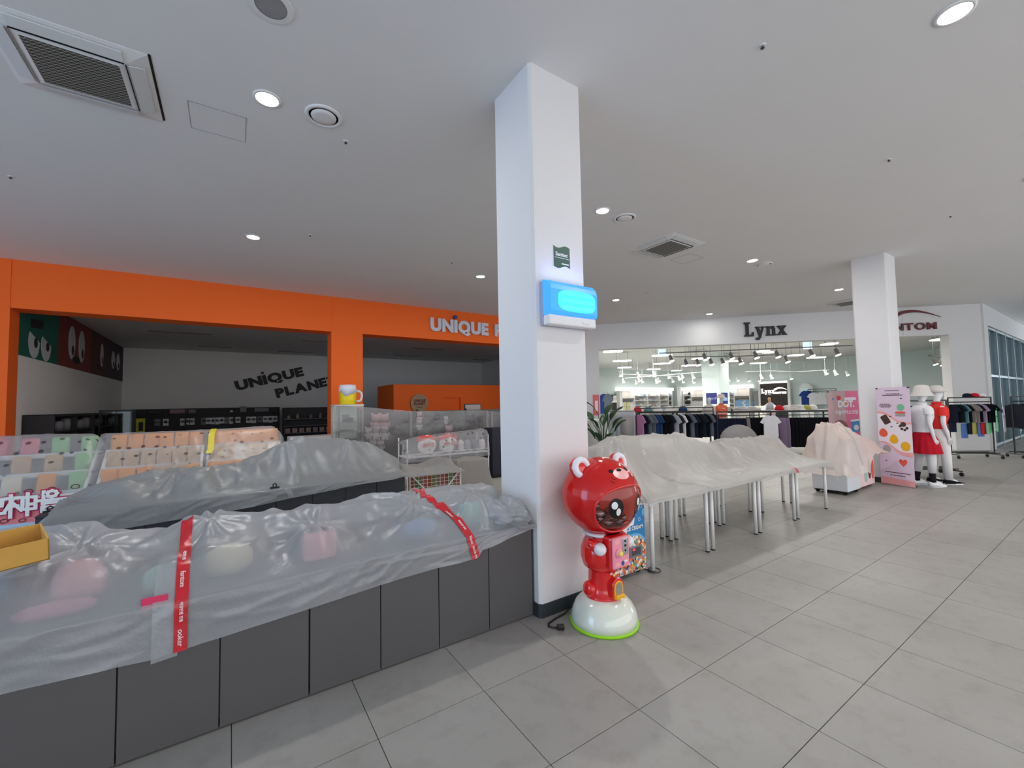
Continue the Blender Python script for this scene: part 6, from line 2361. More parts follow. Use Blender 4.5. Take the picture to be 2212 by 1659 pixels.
units = [(0, 'left', -2.95, ony(187, 1000, YSN).x, [['snack_grey', 'snack_pink', 'snack_pink', 'snack_pink', 'snack_green', 'snack_green'], ['snack_grey', 'snack_grey', 'snack_pink', 'snack_tan', 'snack_tan', 'snack_green'], ['snack_tan', 'snack_tan', 'snack_tan', 'snack_cream', 'snack_orange', 'snack_green']]),
         (1, 'middle', ony(206, 1000, YSN).x, ony(436, 1000, YSN).x, [['snack_orange'] * 6, ['snack_tan'] * 6, ['snack_orange', 'snack_orange', 'snack_orange', 'snack_tan', 'snack_tan', 'snack_orange']]),
         (2, 'right', ony(443, 1000, YSN).x, ony(612, 1000, YSN).x, [['snack_orange'] * 6, ['snack_tan', 'snack_tan', 'snack_cream', 'snack_tan', 'snack_tan', 'snack_cream'], ['snack_orange', 'snack_orange', 'snack_orange', 'snack_orange', 'snack_orange', 'snack_tan']])]
mat('board_pink', (236, 132, 142), 0.5, var=0.04)
mat('board_blue', (176, 208, 232), 0.5, var=0.04)
mat('board_green', (206, 222, 172), 0.5, var=0.04)
mat('ink_crimson', (196, 40, 88), 0.5, var=0.04)
mat('ink_brown', (110, 56, 60), 0.5, var=0.05)
_ring = [(0.5 + 0.17 * math.cos(2 * PI * k / 8), 0.82 + 0.14 * math.sin(2 * PI * k / 8), 0.5 + 0.17 * math.cos(2 * PI * (k + 1) / 8), 0.82 + 0.14 * math.sin(2 * PI * (k + 1) / 8)) for k in range(8)]
STROKES = {'과': [(0.08, 0.85, 0.5, 0.85), (0.5, 0.85, 0.48, 0.55), (0.27, 0.52, 0.27, 0.25), (0.0, 0.2, 0.58, 0.22), (0.76, 1.0, 0.76, 0.0), (0.76, 0.5, 0.98, 0.5)],
           '자': [(0.05, 0.85, 0.58, 0.85), (0.32, 0.85, 0.04, 0.25), (0.3, 0.6, 0.58, 0.25), (0.76, 1.0, 0.76, 0.0), (0.76, 0.5, 0.98, 0.5)],
           '마': [(0.08, 0.8, 0.5, 0.8), (0.5, 0.8, 0.5, 0.25), (0.5, 0.25, 0.08, 0.25), (0.08, 0.25, 0.08, 0.8), (0.76, 1.0, 0.76, 0.0), (0.76, 0.5, 0.98, 0.5)],
           '을': _ring + [(0.0, 0.54, 1.0, 0.54), (0.2, 0.4, 0.8, 0.4), (0.8, 0.4, 0.8, 0.22), (0.2, 0.22, 0.8, 0.22), (0.2, 0.22, 0.2, 0.03), (0.2, 0.03, 0.85, 0.03)]}
ZT = [1.10, 0.90, 0.70]
for ui, where, xa, xb, rows in units:
    t = thing('snack_stand', 'white three-tier snack stand on the %s under leaf-print film' % where, 'stand', ((xa + xb) / 2, YSN + 0.4, 0))
    for x in (xa, xb - 0.03):
        MB().prism([(YSN, 0), (YSN + 0.75, 0), (YSN + 0.75, 1.12), (YSN + 0.5, 1.12), (YSN, 0.72)], (x, 0, 0), Y, Z, X * 0.03).build('side_panel', 'white_metal', t, world=True)
    for k, z in enumerate(ZT):
        y = YSN + 0.50 - 0.25 * k
        MB().box(xa, xb, y, y + 0.26, z - 0.02, z).build('tier', 'white_metal', t, world=True)
        MB().box(xa, xb, y - 0.015, y, z - 0.02, z + 0.035).build('tier_lip', 'white_metal', t, world=True)
    MB().box(xa + 0.03, xb - 0.03, YSN + 0.70, YSN + 0.73, 0, 1.1).build('back', 'white_metal', t, world=True)
    MB().box(xa + 0.03, xb - 0.03, YSN + 0.05, YSN + 0.07, 0.0, 0.68).build('front_skirt', 'white_metal', t, world=True)
    for k, row in enumerate(rows):
        for j, m in enumerate(row):
            x = xa + 0.10 + (xb - xa - 0.2) * j / (len(row) - 1)
            o = link(BAGS[m], 'snack_bag')
            o.location = (x, YSN + 0.62 - 0.25 * k, ZT[k])
            o.rotation_euler = (math.radians(-12), 0, random.uniform(-0.15, 0.15))
            tag(o, '%s snack bag, %s from left in the %s row of the %s stand' % (m.split('_')[1], ORD[j], ('top', 'middle', 'bottom')[k], where), 'snack bag', 'snack bags on the %s stand' % where)
    if ui == 0:
        zb0, zb1 = 0.34, 0.69
        bd_ = thing('snack_sign', 'pink board reading 과자마을 on the front of the left snack stand', 'sign', ((xa + xb) / 2, YSN - 0.03, zb0))
        MB().box(xa + 0.0, xb - 0.03, YSN - 0.045, YSN - 0.028, zb0, zb1).build('board', 'board_pink', bd_, world=True)
        MB().box(xa + 0.0, xb - 0.03, YSN - 0.049, YSN - 0.045, zb0, zb0 + 0.08).build('blue_band', 'board_blue', bd_, world=True)
        for a in ((xa, xb - 0.02, zb1 - 0.012, zb1 + 0.012), (xa, xb - 0.02, zb0 - 0.02, zb0 + 0.005)):
            MB().box(a[0], a[1], YSN - 0.055, YSN - 0.028, a[2], a[3]).build('edge', 'white_metal', bd_, world=True)
        MB().box(xb - 0.035, xb - 0.012, YSN - 0.055, YSN - 0.028, zb0, zb1).build('edge', 'white_metal', bd_, world=True)
        p = ony(58, 1088, YSN - 0.055)
        # four syllables, each with a crimson rim behind the white face
        for q, ch in enumerate('과자마을'):
            px_ = ony((5, 42, 77, 112)[q], (1119, 1114, 1109, 1103)[q], YSN - 0.055)
            K_ = 0.235
            for fat, m, dy in ((0.125, 'ink_crimson', 0.0), (0.068, 'gloss_white', -0.014)):
                mb = MB()
                for q2, (a0, b0, a1, b1) in enumerate(STROKES[ch]):
                    A_, B_ = Vector((a0, 0, b0)) * K_, Vector((a1, 0, b1)) * K_
                    e_ = (B_ - A_).normalized()
                    hw = fat * K_
                    side_ = e_.cross(Y)
                    cc = Vector((px_.x - K_ / 2, YSN - 0.052 + dy - 0.0008 * q2, px_.z)) + (A_ + B_) / 2
                    mb.obox(cc, e_ * ((B_ - A_).length / 2 + hw * 0.9), side_ * hw, Y * 0.002)
                mb.build('lettering', m, bd_, world=True)
        for u, v, r in ((62, 1062, 0.035), (112, 1057, 0.035), (163, 1051, 0.035), (8, 1126, 0.03), (48, 1124, 0.025)):
            pp = ony(u, v, YSN - 0.05)
            ring = MB()
            cpts = [(pp.x + r * math.cos(2 * PI * k / 16), YSN - 0.05, pp.z + 0.7 * r * math.sin(2 * PI * k / 16)) for k in range(17)]
            ring.tube(cpts, r * 0.16, 6, cap=False)
            ring.build('snack_drawing', 'ink_brown', bd_, world=True)
    else:
        bd_ = MB().box(xa, xb - 0.03, YSN - 0.045, YSN - 0.028, 0.40, 0.68).build('snack_sign', 'board_green')
        tag(bd_, 'pale green board on the front of the %s snack stand' % where, 'sign')

# film over the stands
for nm, xa, xb, lab, hemz in (('left', -3.05, units[0][3] + 0.04, 'leaf-print film over the left snack stand', 0.70), ('right', units[1][2] - 0.05, units[2][3] + 0.04, 'leaf-print film over the middle and right snack stands', 0.66)):
    nx, ny = 120, 44
    B_ = np.zeros((nx, ny, 3))
    rg = random.Random(len(lab))
    xs = np.linspace(xa, xb, nx)
    prof = [(YSN - 0.06, hemz), (YSN - 0.03, 0.92), (YSN + 0.22, 1.10), (YSN + 0.42, 1.30), (YSN + 0.52, 1.345), (YSN + 0.72, 1.35), (YSN + 0.80, 1.2), (YSN + 0.82, 0.9)]
    cum = [0]
    for a, b in zip(prof[:-1], prof[1:]):
        cum.append(cum[-1] + math.hypot(b[0] - a[0], b[1] - a[1]))
    S_ = np.linspace(0, cum[-1], ny)
    py = np.interp(S_, cum, [q[0] for q in prof])
    pz = np.interp(S_, cum, [q[1] for q in prof])
    Sg, Xg = np.meshgrid(S_, xs)
    cr = creases(Xg, Sg, 50, rg, (0.004, 0.014), (0.01, 0.03), (0.1, 0.4))
    for i in range(nx):
        B_[i, :, 0] = xs[i]
        B_[i, :, 1] = py - cr[i] * 0.7
        B_[i, :, 2] = pz + cr[i] * 0.7 + 0.012 * math.sin(xs[i] * 2.1) * np.clip((pz - 0.9) * 2, 0, 1)
    f = np.clip((xs - (xb - 0.16)) / 0.16, 0, 1) ** 2
    for i in range(nx):
        B_[i, :, 2] -= f[i] * np.clip(B_[i, :, 2] - 0.9, 0, 1) * 0.35
    fs = MB().grid(B_).build('plastic_cover', 'leaf_sheet', None, True)
    tag(fs, lab, 'plastic sheet')
mat('yellow_tape', (214, 196, 30), 0.4, var=0.1, scale=20)
x = ony(455, 960, YSN).x
tpw = np.zeros((3, 20, 3))
for j in range(20):
    s = 12 + j * 1.2
    i0 = int((x - 0.04 * (1 - j / 19) - xa) / (xb - xa) * 119)
    for k in range(3):
        a = B_[min(119, i0 + k * 2), int(s)]
        tpw[k, j] = a + np.array([0, -0.008, 0.008])
tag(MB().grid(tpw).build('yellow_tape', 'yellow_tape', None, True), 'yellow tape strip down the leaf-print film of the right stand', 'tape')

# ---------------------------------------------------------------- wire basket, cloths and snack plush stand right of the black counter
PB = ony(940, 1030, 6.3)
t = thing('wire_basket', 'white wire basket of snack packs between the black counter and the pillar', 'basket', (2.75, 6.3, 0))
bx0, bx1, by0, by1, bz0, bz1 = ony(885, 1040, 6.1).x, ony(995, 1040, 6.1).x, 6.1, 6.55, 0.30, ony(940, 1018, 6.1).z
for x in np.linspace(bx0, bx1, 13):
    MB().tube([(x, by0, bz0), (x, by0, bz1)], 0.004, 5).build('wire', 'white_metal', t, world=True)
for z in np.linspace(bz0, bz1, 7):
    MB().tube([(bx0, by0, z), (bx1, by0, z)], 0.004, 5).build('wire', 'white_metal', t, world=True)
for x in (bx0, bx1):
    for y in (by0, by1):
        MB().tube([(x, y, 0), (x, y, bz1)], 0.012, 8).build('post', 'white_metal', t, world=True)
MB().tube([(bx0, by0 - 0.01, bz1), (bx0 + 0.22, by0 - 0.01, bz1 - 0.24)], 0.012, 8).build('brace', 'white_metal', t, world=True)
MB().tube([(bx1, by0 - 0.01, bz1), (bx1 - 0.22, by0 - 0.01, bz1 - 0.24)], 0.012, 8).build('brace', 'white_metal', t, world=True)
MB().box(bx0, bx1, by0, by1, bz0 - 0.01, bz0).build('basket_floor', 'white_metal', t, world=True)
mat('snack_brown', (150, 84, 40), 0.5, var=0.3, scale=20)
mat('snack_leaf', (110, 132, 70), 0.5, var=0.3, scale=20)
mat('snack_rust', (168, 92, 80), 0.5, var=0.3, scale=20)
for k in range(9):
    x = bx0 + 0.06 + (bx1 - bx0 - 0.12) * k / 8
    m = ('snack_brown', 'snack_leaf', 'snack_rust')[k % 3]
    tag(MB().box(x - 0.05, x + 0.05, by0 + 0.02, by0 + 0.10, bz0, bz1 - 0.03).build('snack_pack', m, bevel=0.012), '%s snack pack %s from left in the wire basket' % (('brown', 'green', 'rusty')[k % 3], ORD[k]), 'snack pack', 'snack packs in the wire basket')


def cloth_hump(lab, name, m, x0, x1, y0, y1, base, fn, seed, nx=60, ny=36, wr=30):
    rg = random.Random(seed)
    xs, ys = np.linspace(x0, x1, nx), np.linspace(y0, y1, ny)
    Xg, Yg = np.meshgrid(xs, ys, indexing='ij')
    ob = fn(Xg, Yg)
    h = relax(np.maximum(ob, base), np.full_like(ob, base), 160)
    h = h + creases(Xg, Yg, wr, rg, (0.004, 0.018), (0.008, 0.03), (0.06, 0.25))
    o = MB().grid(np.stack([Xg, Yg, h], -1)).build(name, m, None, True)
    return tag(o, lab, 'cloth' if 'cloth' in name else 'plastic sheet')


sheet_mat('thick_grey_sheet', (168, 166, 163), 0.93, 0.5, bump=0.3, gloss=0.05, bscale=8)
zc = ony(940, 1000, 6.2).z
cloth_hump('crumpled grey cloth thrown over the wire basket', 'cloth_cover', 'thick_grey_sheet', bx0 - 0.22, bx1 + 0.05, by0 - 0.10, by1 + 0.1, bz1 - 0.03,
           lambda A, B: np.where((A > bx0 - 0.1) & (B > by0 + 0.05) & (A < bx1 - 0.1), bz1 + 0.10 + 0.05 * np.sin(A * 7), 0), 3)
q0, q1 = ony(985, 1005, 6.6), ony(1052, 1005, 6.6)
bxx0, bxx1 = q0.x, q1.x
zb_ = ony(1020, 990, 6.7).z
cloth_hump('second grey cloth over a box beside the wire basket', 'cloth_cover', 'thick_grey_sheet', bxx0 - 0.1, bxx1 + 0.08, 6.40, 7.0, 0.2,
           lambda A, B: np.where((A > bxx0) & (A < bxx1) & (B > 6.56) & (B < 6.9), zb_, 0), 8)
tag(MB().box(bxx0 + 0.02, bxx1 - 0.02, 6.58, 6.88, 0, zb_ - 0.02).build('carton_box', 'cardboard'), 'plain carton carrying the second grey cloth', 'box')

# plush snack stand
YP = 7.9
xa, xb = ony(880, 1000, YP).x, 4.62
t = thing('plush_stand', 'white wire stand of snack plush under leaf-print film left of the near pillar', 'stand', ((xa + xb) / 2, YP + 0.3, 0))
zs = [ony(960, 982, YP).z, ony(960, 1025, YP).z]
for z in zs:
    MB().box(xa, xb, YP, YP + 0.5, z - 0.02, z).build('shelf_board', 'white_metal', t, world=True)
    MB().tube([(xa, YP - 0.01, z + 0.06), (xb, YP - 0.01, z + 0.06)], 0.008, 6).build('rail', 'white_metal', t, world=True)
for x in (xa, (xa + xb) / 2, xb):
    for y in (YP, YP + 0.5):
        MB().tube([(x, y, 0), (x, y, zs[0] + 0.35)], 0.014, 8).build('post', 'white_metal', t, world=True)
mat('plush_red', (226, 80, 66), 0.9, var=0.06, spec=0.1)
mat('plush_cream', (232, 226, 222), 0.9, var=0.04, spec=0.1)
for k, u in enumerate((922, 968)):
    p = ony(u, 960, YP + 0.2)
    tt = thing('snack_plush', 'red and white snack-bag plush %s on the stand, marked 새우깡' % ('left' if k == 0 else 'right'), 'plush toy', (p.x, YP + 0.2, zs[0]), 0, 'snack plush on the stand')
    s = 1.25
    MB().ell((0, 0, 0.16 * s), (0.16 * s, 0.07 * s, 0.16 * s), 18, 12).build('cushion', 'plush_cream', tt, True)
    MB().ell((0, 0.01, 0.245 * s), (0.17 * s, 0.065 * s, 0.075 * s), 18, 8).build('red_top', 'plush_red', tt, True)
    write('lettering', '새우깡', 0.10, (0, -0.09, 0.13 * s), X, Z, 'plush_red', tt, world=False, offset=0.003)
for k in range(6):
    x = 3.72 + 0.17 * k
    m = ('grey_pack', 'card_grey', 'plush_pale')[k % 3]
    mb = MB().ell((x, YP + 0.2, zs[0] + 0.13), (0.085, 0.07, 0.13), 12, 8)
    tag(mb.build('snack_plush', m, None, True), 'grey soft plush %s from left on the upper shelf of the plush stand' % ORD[k], 'plush toy', 'grey plush on the plush stand')
for k in range(8):
    x = xa + 0.2 + 0.19 * k
    m = ('rose_pack', 'grey_pack', 'plush_dark', 'card_grey')[k % 4]
    mb = MB().ell((x, YP + 0.2, zs[1] + 0.12), (0.085, 0.07, 0.12), 12, 8)
    tag(mb.build('snack_plush', m, None, True), 'dim plush %s from left on the lower shelf of the plush stand' % ORD[k], 'plush toy', 'dim plush on the plush stand')
ztl = [ony(u, v, YP + 0.2).z for u, v in ((880, 955), (900, 948), (1000, 935), (1030, 932), (1075, 921))]
xtl = [ony(u, v, YP + 0.2).x for u, v in ((880, 955), (900, 948), (1000, 935), (1030, 932), (1075, 921))]
nx, ny = 70, 30
B2 = np.zeros((nx, ny, 3))
xs = np.linspace(xa - 0.08, xb, nx)
rg = random.Random(4)
Sg, Xg = np.meshgrid(np.linspace(0, 1, ny), xs)
cr = creases(Xg, Sg, 30, rg, (0.006, 0.02), (0.01, 0.03), (0.1, 0.3))
for i in range(nx):
    zt = float(np.interp(xs[i], xtl, ztl))
    if xs[i] < xa:
        zt -= 0.05
    for j in range(ny):
        s = j / (ny - 1)
        if s < 0.62:
            q = s / 0.62
            B2[i, j] = (xs[i] - 0.10 * (1 - q) * (1 if xs[i] < xa + 0.1 else 0), YP - 0.06 + 0.1 * q * q - cr[i, j], 0.55 + (zt - 0.55) * q)
        else:
            q = (s - 0.62) / 0.38
            B2[i, j] = (xs[i], YP + 0.04 + 0.5 * q, zt + 0.03 * math.sin(PI * q) + cr[i, j] * 0.6)
tag(MB().grid(B2).build('plastic_cover', 'leaf_sheet', None, True), 'leaf-print film over the plush stand left of the near pillar', 'plastic sheet')

# ================================================================ CLOTHES SHOP
def lamp_area(loc, sx, sy, power, rz=0.0, color=(1.0, 0.98, 0.94)):
    d = bpy.data.lights.new('pendant_beam', 'AREA')
    d.shape = 'RECTANGLE'
    d.size = sx
    d.size_y = sy
    d.energy = power
    d.color = color
    o = bpy.data.objects.new('pendant_beam', d)
    COL.objects.link(o)
    o.location = loc
    o.rotation_euler = (0, 0, rz)


PZ = 3.58
pend = [(1324, 760, 45), (1344, 780, 43), (1349, 794.5, 32), (1430, 768.5, 45), (1430, 786, 38), (1412, 798, 30), (1490, 790, 36), (1514, 775, 40), (1461, 801, 22), (1647, 759.5, 26), (1663, 761.5, 28), (1585, 780.5, 36), (1638, 785, 34), (1719, 768, 30), (1763, 773, 36), (1791, 744, 30), (2036, 734, 40)]
for k, (u, v, w_) in enumerate(sorted(pend)):
    p = onz(u, v, PZ)
    zp = PZ
    while p.y > 19.6 or p.x > 28.4:
        zp -= 0.04
        p = onz(u, v, zp)
    L = w_ * (p - CAM).dot(CW) / F_PX * 0.92
    t = thing('pendant_lamp', 'flat white pendant lamp in the clothes shop, %s from the left' % ORD[k], 'pendant lamp', (p.x, p.y, zp), -PI / 4, 'flat pendant lamps in the clothes shop')
    pts = []
    for q in range(24):
        a = 2 * PI * q / 24
        c, s = math.cos(a), math.sin(a)
        pts.append((L / 2 * math.copysign(abs(c) ** 0.6, c), 0.30 * math.copysign(abs(s) ** 0.6, s)))
    MB().prism(pts, (0, 0, 0.0), X, Y, Z * 0.02).build('diffuser', 'pendant_white', t)
    MB().prism([(a * 0.98, b * 0.98) for a, b in pts], (0, 0, 0.02), X, Y, Z * 0.03).build('housing', 'white_metal', t)
    for q in (-1, 1):
        MB().tube([(q * L * 0.3, 0, 0.05), (q * L * 0.3, 0, HS - zp)], 0.006, 5).build('cable', 'sensor_dark', t)
    lamp_area((p.x, p.y, zp - 0.02), max(0.5, L * 0.9), 0.5, 12 if u in (1514, 2036, 1324, 1490, 1585) else 42, -PI / 4)


def track(pts, lab, m='sensor_dark', z=3.4):
    t = thing('light_track', lab, 'light track', pts[0])
    for a, b in zip(pts[:-1], pts[1:]):
        a, b = Vector(a), Vector(b)
        e = (b - a).normalized()
        s = Vector((-e.y, e.x, 0))
        MB().obox((a + b) / 2, e * (b - a).length / 2, s * 0.02, Z * 0.018).build('rail', m, t, world=True)
        for f in (0.25, 0.75):
            c = a.lerp(b, f)
            MB().tube([c, Vector((c.x, c.y, HS))], 0.006, 5).build('hanger_rod', m, t, world=True)
    return t


SPOTK = 0


def spot(p, lab, m='sensor_dark', s=1.0):
    t = thing('track_spotlight', lab, 'spotlight', p, 0, 'spotlights on the shop tracks')
    MB().tube([(0, 0, HS - p[2]), (0, 0, 0.0), (0, 0, -0.10 * s)], 0.02 * s, 8, radii=[0.005, 0.006, 0.02 * s]).build('stem', m, t)
    MB().tube([(0, 0.02 * s, -0.08 * s), (0, -0.06 * s, -0.30 * s)], 0.065 * s, 14, radii=[0.055 * s, 0.07 * s]).build('can', m, t)
    mb = MB()
    mb.tube([(0, -0.058 * s, -0.296 * s), (0, -0.066 * s, -0.318 * s)], 0.085 * s, 16)
    mb.build('lens', 'spot_white', t)


mat('track_white', (226, 230, 228), 0.4, var=0.02)
mat('spot_grey', (120, 116, 114), 0.5, var=0.05)
tp = [ond(1424, 757, 23.2), ond(1690, 743.5, 23.2), ond(1842, 739, 23.2)]
tp = [Vector((p.x, p.y, 3.42)) for p in tp]
track(tp, 'dark light track running just inside the clothes shop header', 'spot_grey')
for k, u in enumerate((1447, 1520, 1577, 1630, 1676, 1750, 1805)):
    p = ond(u, 745, 23.2)
    spot((p.x, p.y, 3.41), 'dark can spotlight %s from the left on the front track' % ORD[k], 'spot_grey', 1.0)
tp2 = [ond(1455, 760, 24.6), ond(1600, 765, 25.6), ond(1690, 745, 25.6)]
tp2 = [Vector((p.x, p.y, 3.36)) for p in tp2]
track(tp2, 'second dark light track with cans behind the front track', 'spot_grey')
for k, (u, v) in enumerate(((1480, 764), (1505, 766), (1534, 767), (1559, 768), (1597, 766), (1697, 762))):
    p = ond(u, v, 25.0)
    spot((p.x, p.y, 3.34), 'dark can spotlight %s from the left on the second track' % ORD[k], 'spot_grey', 1.05)
tp3 = [onz(1350, 817, 3.06), onz(1525, 803, 3.06)]
track(tp3, 'white light track crossing in front of the back shelves', 'track_white')
tp4 = [onz(1345, 808, 3.06), onz(1440, 812, 3.06), onz(1525, 817, 3.06)]
track(tp4, 'white light track sloping the other way before the back shelves', 'track_white')
for k, (u, v) in enumerate(sorted(((1339, 797), (1345, 815), (1377, 800), (1372, 818), (1386, 815), (1379, 812), (1411, 798), (1422, 813), (1417, 817), (1443, 803), (1452, 814), (1466, 808), (1472, 803), (1474, 816), (1496, 804), (1497, 817), (1518, 817)))):
    p = onz(u, v, 3.06)
    spot((p.x, p.y, 3.05), 'white spotlight %s from the left before the back shelves' % ORD[k], 'track_white', 0.95)
tp5 = [onz(1610, 803, 3.06), onz(1665, 801, 3.06), onz(1720, 803, 3.06), onz(1790, 799, 3.06)]
track(tp5, 'white light track over the dark Lynx wall', 'track_white')
for k, (u, v) in enumerate(((1572, 812), (1592, 812), (1616, 813), (1638, 813), (1643, 806), (1665, 806), (1707, 808), (1782, 795), (1803, 796), (1828, 798))):
    p = onz(u, v, 3.06)
    spot((p.x, p.y, 3.05), 'white spotlight %s from the left over the dark Lynx wall' % ORD[k], 'track_white', 0.95)
tp6 = [onz(2007, 768, 3.0), onz(2056, 775, 3.0)]
track(tp6, 'short light track right of the far pillar under the FANTOM header', 'spot_grey')
for k, (u, v) in enumerate(((2016, 771), (2031, 773), (2048, 776), (2056, 779))):
    p = onz(u, v, 3.0)
    spot((p.x, p.y, 2.99), 'spotlight %s from the left on the short track right of the far pillar' % ORD[k], 'spot_grey', 0.85)
mat('exit_blue', (190, 216, 240), 0.5, var=0.03, emit=0.8, erbg=(190, 220, 245))
for u, v, lab in ((1430, 762, 'left'), (1744, 746, 'right')):
    p = ond(u, v, 25.2)
    t = thing('hanging_sign', 'pale blue hanging sign box on the %s under the shop ceiling' % lab, 'sign', (p.x, p.y, p.z))
    MB().obox((0, 0, 0), DG * 0.14, DN * 0.03, Z * 0.14).build('box', 'exit_blue', t)
    MB().tube([(0, 0, 0.14), (0, 0, HS - p.z)], 0.008, 5).build('rod', 'sensor_dark', t)

# ---------------------------------------------------------------- lit wall shelving
mat('unit_back', (222, 216, 208), 0.7, var=0.03)
mat('unit_white', (236, 236, 234), 0.5, var=0.02)
mat('unit_dark', (58, 50, 46), 0.5, var=0.05)
mat('fold_white', (228, 226, 222), 0.85, var=0.04)
mat('fold_cream', (214, 202, 186), 0.85, var=0.04)
mat('bag_black', (34, 32, 32), 0.5, var=0.08)


def wall_unit(lab, P0, ex, n, edges, zt, bays):
    """P0: floor point at the left; edges: metres along ex; bays: list of content names"""
    P0 = Vector(P0)
    t = thing('shelving_unit', lab, 'shelving', P0 + ex * (edges[-1] / 2))
    dp = 0.45
    W_ = edges[-1] - edges[0]
    MB().obox(P0 + ex * (edges[0] + W_ / 2) + Z * zt / 2 - n * 0.02, ex * W_ / 2, n * 0.02, Z * zt / 2).build('back', 'unit_back', t, world=True)
    for u in edges:
        MB().obox(P0 + ex * u + n * dp / 2 + Z * zt / 2, ex * 0.025, n * dp / 2, Z * zt / 2).build('divider', 'unit_dark' if 0 else 'unit_white', t, world=True)
    MB().obox(P0 + ex * (edges[0] + W_ / 2) + n * (dp / 2 + 0.05) + Z * (zt + 0.12), ex * (W_ / 2 + 0.05), n * (dp / 2 + 0.05), Z * 0.12).build('light_box', 'strip_white', t, world=True)
    MB().obox(P0 + ex * (edges[0] + W_ / 2) + n * dp / 2 + Z * 0.2, ex * W_ / 2, n * dp / 2, Z * 0.2).build('plinth', 'unit_white', t, world=True)
    for k, kind in enumerate(bays):
        a, b = edges[k] + 0.04, edges[k + 1] - 0.04
        zs_ = (zt - 0.55,) if kind.startswith('hang') else (0.75, 1.05, 1.35, 1.70, 2.05)
        for z in zs_:
            MB().obox(P0 + ex * (a + b) / 2 + n * dp / 2 + Z * z, ex * (b - a) / 2, n * (dp / 2 - 0.02), Z * 0.015).build('shelf_board', 'unit_white' if not kind.startswith('hang') else 'unit_dark', t, world=True)
        if kind.startswith('hang'):
            MB().tube([P0 + ex * a + n * 0.28 + Z * (zt - 0.72), P0 + ex * b + n * 0.28 + Z * (zt - 0.72)], 0.015, 6).build('rail', 'black_metal', t, world=True)
    ln = (P0 + ex * (edges[0] + W_ / 2) + n * 0.4 + Z * (zt - 0.02))
    lamp_area(ln, 0.5, W_, 2.2 * W_, math.atan2(ex.y, ex.x) + PI / 2)
    return t


def bay_fill(P0, ex, n, a, b, zt, kind, where, seed):
    rg = random.Random(seed)
    P0 = Vector(P0)
    ang = math.atan2(ex.y, ex.x)
    if kind.startswith('hang'):
        c = kind.split(':')[1]
        N_ = int(kind.split(':')[2])
        for k in range(N_):
            u = a + (b - a) * (k + 0.5) / N_
            garment('shirt', c if rg.random() < 0.85 else 'white', P0 + ex * u + n * 0.28 + Z * (zt - 0.81), ang + rg.uniform(0.25, 0.5), '%s shirt hanging %s from left in %s' % (c.replace('_', ' '), ORD[k], where), 'shirts in ' + where)
        return
    k = 0
    for z in (0.75, 1.05, 1.35, 1.70, 2.05):
        kk = 2 if b - a < 0.8 else 3
        for q in range(kk):
            u = a + (b - a) * (q + 0.5) / kk
            c = P0 + ex * u + n * 0.24 + Z * (z + 0.015)
            r = rg.random()
            lab_ = '%s on shelf %s of %s, place %s' % ('%s', ('one', 'two', 'three', 'four', 'five')[(0.75, 1.05, 1.35, 1.70, 2.05).index(z)], where, ('left', 'mid', 'right')[q])
            if kind == 'bags' and r < 0.6:
                t = thing('handbag', lab_ % 'black bag', 'bag', c, ang, 'bags in the lit shelving')
                MB().box(-0.15, 0.15, -0.07, 0.07, 0, 0.2).build('body', 'bag_black', t, bevel=0.03)
                MB().tube([(-0.09, 0, 0.19), (-0.07, 0, 0.26), (0.07, 0, 0.26), (0.09, 0, 0.19)], 0.012, 6).build('handle', 'bag_black', t)
            else:
                t = thing('folded_shirts', lab_ % 'folded pile', 'folded clothes', c, ang, 'folded piles in the lit shelving')
                for s in range(rg.choice((1, 2, 3))):
                    MB().box(-0.14, 0.14, -0.15, 0.15, s * 0.045, s * 0.045 + 0.04).build('folded_shirt', ('fold_white', 'fold_cream', 'fabric_light_grey', 'fabric_sky', 'fabric_white')[rg.randrange(5)], t, bevel=0.012)


# left run on the back wall
YW = 20.42
P0 = ony(1342, 900, YW)
xs_ = [ony(u, 900, YW).x - P0.x for u in (1342, 1371.5, 1400, 1426, 1445, 1453)]
P0 = Vector((P0.x, YW + 0.40, 0))
kinds = ['hang:pale_yellow:9', 'fold', 'fold', 'fold', 'bags']
ztu = 2.42
wall_unit('long lit wall shelving with yellow shirts at the back left of the clothes shop', P0, X, -Y, xs_, ztu, kinds)
for k, kd in enumerate(kinds):
    bay_fill(P0, X, -Y, xs_[k] + 0.06, xs_[k + 1] - 0.06, ztu, kd, 'back shelving bay %s' % ('one', 'two', 'three', 'four', 'five')[k], 40 + k)
# right-hand wall runs
XW = 29.0


def run_on_end(us, lab, kinds, tag_, zt=2.42):
    q0 = onx(us[0], 900, XW)
    ed = [q0.y - onx(u, 900, XW).y for u in us]
    Pq = Vector((XW + 0.40, q0.y, 0))
    wall_unit(lab, Pq, -Y, -X, ed, zt, kinds)
    for k, kd in enumerate(kinds):
        bay_fill(Pq, -Y, -X, ed[k] + 0.06, ed[k + 1] - 0.06, zt, kd, '%s bay %s' % (tag_, ('one', 'two', 'three', 'four')[k]), 60 + k + us[0] % 7)


run_on_end((1478, 1495, 1522), 'lit wall shelving left of the shop column with white shirts', ['bags', 'hang:white:5'], 'left end-wall shelving')
run_on_end((1572, 1588, 1622), 'lit wall shelving right of the shop column with pale blue shirts', ['fold', 'hang:sky:6'], 'right end-wall shelving')
# white post between the runs
p = onx(1471, 900, 28.9)
struct('trim_6', MB().box(28.7, 29.0, p.y - 0.12, p.y + 0.12, 0, 2.75), 'unit_white')

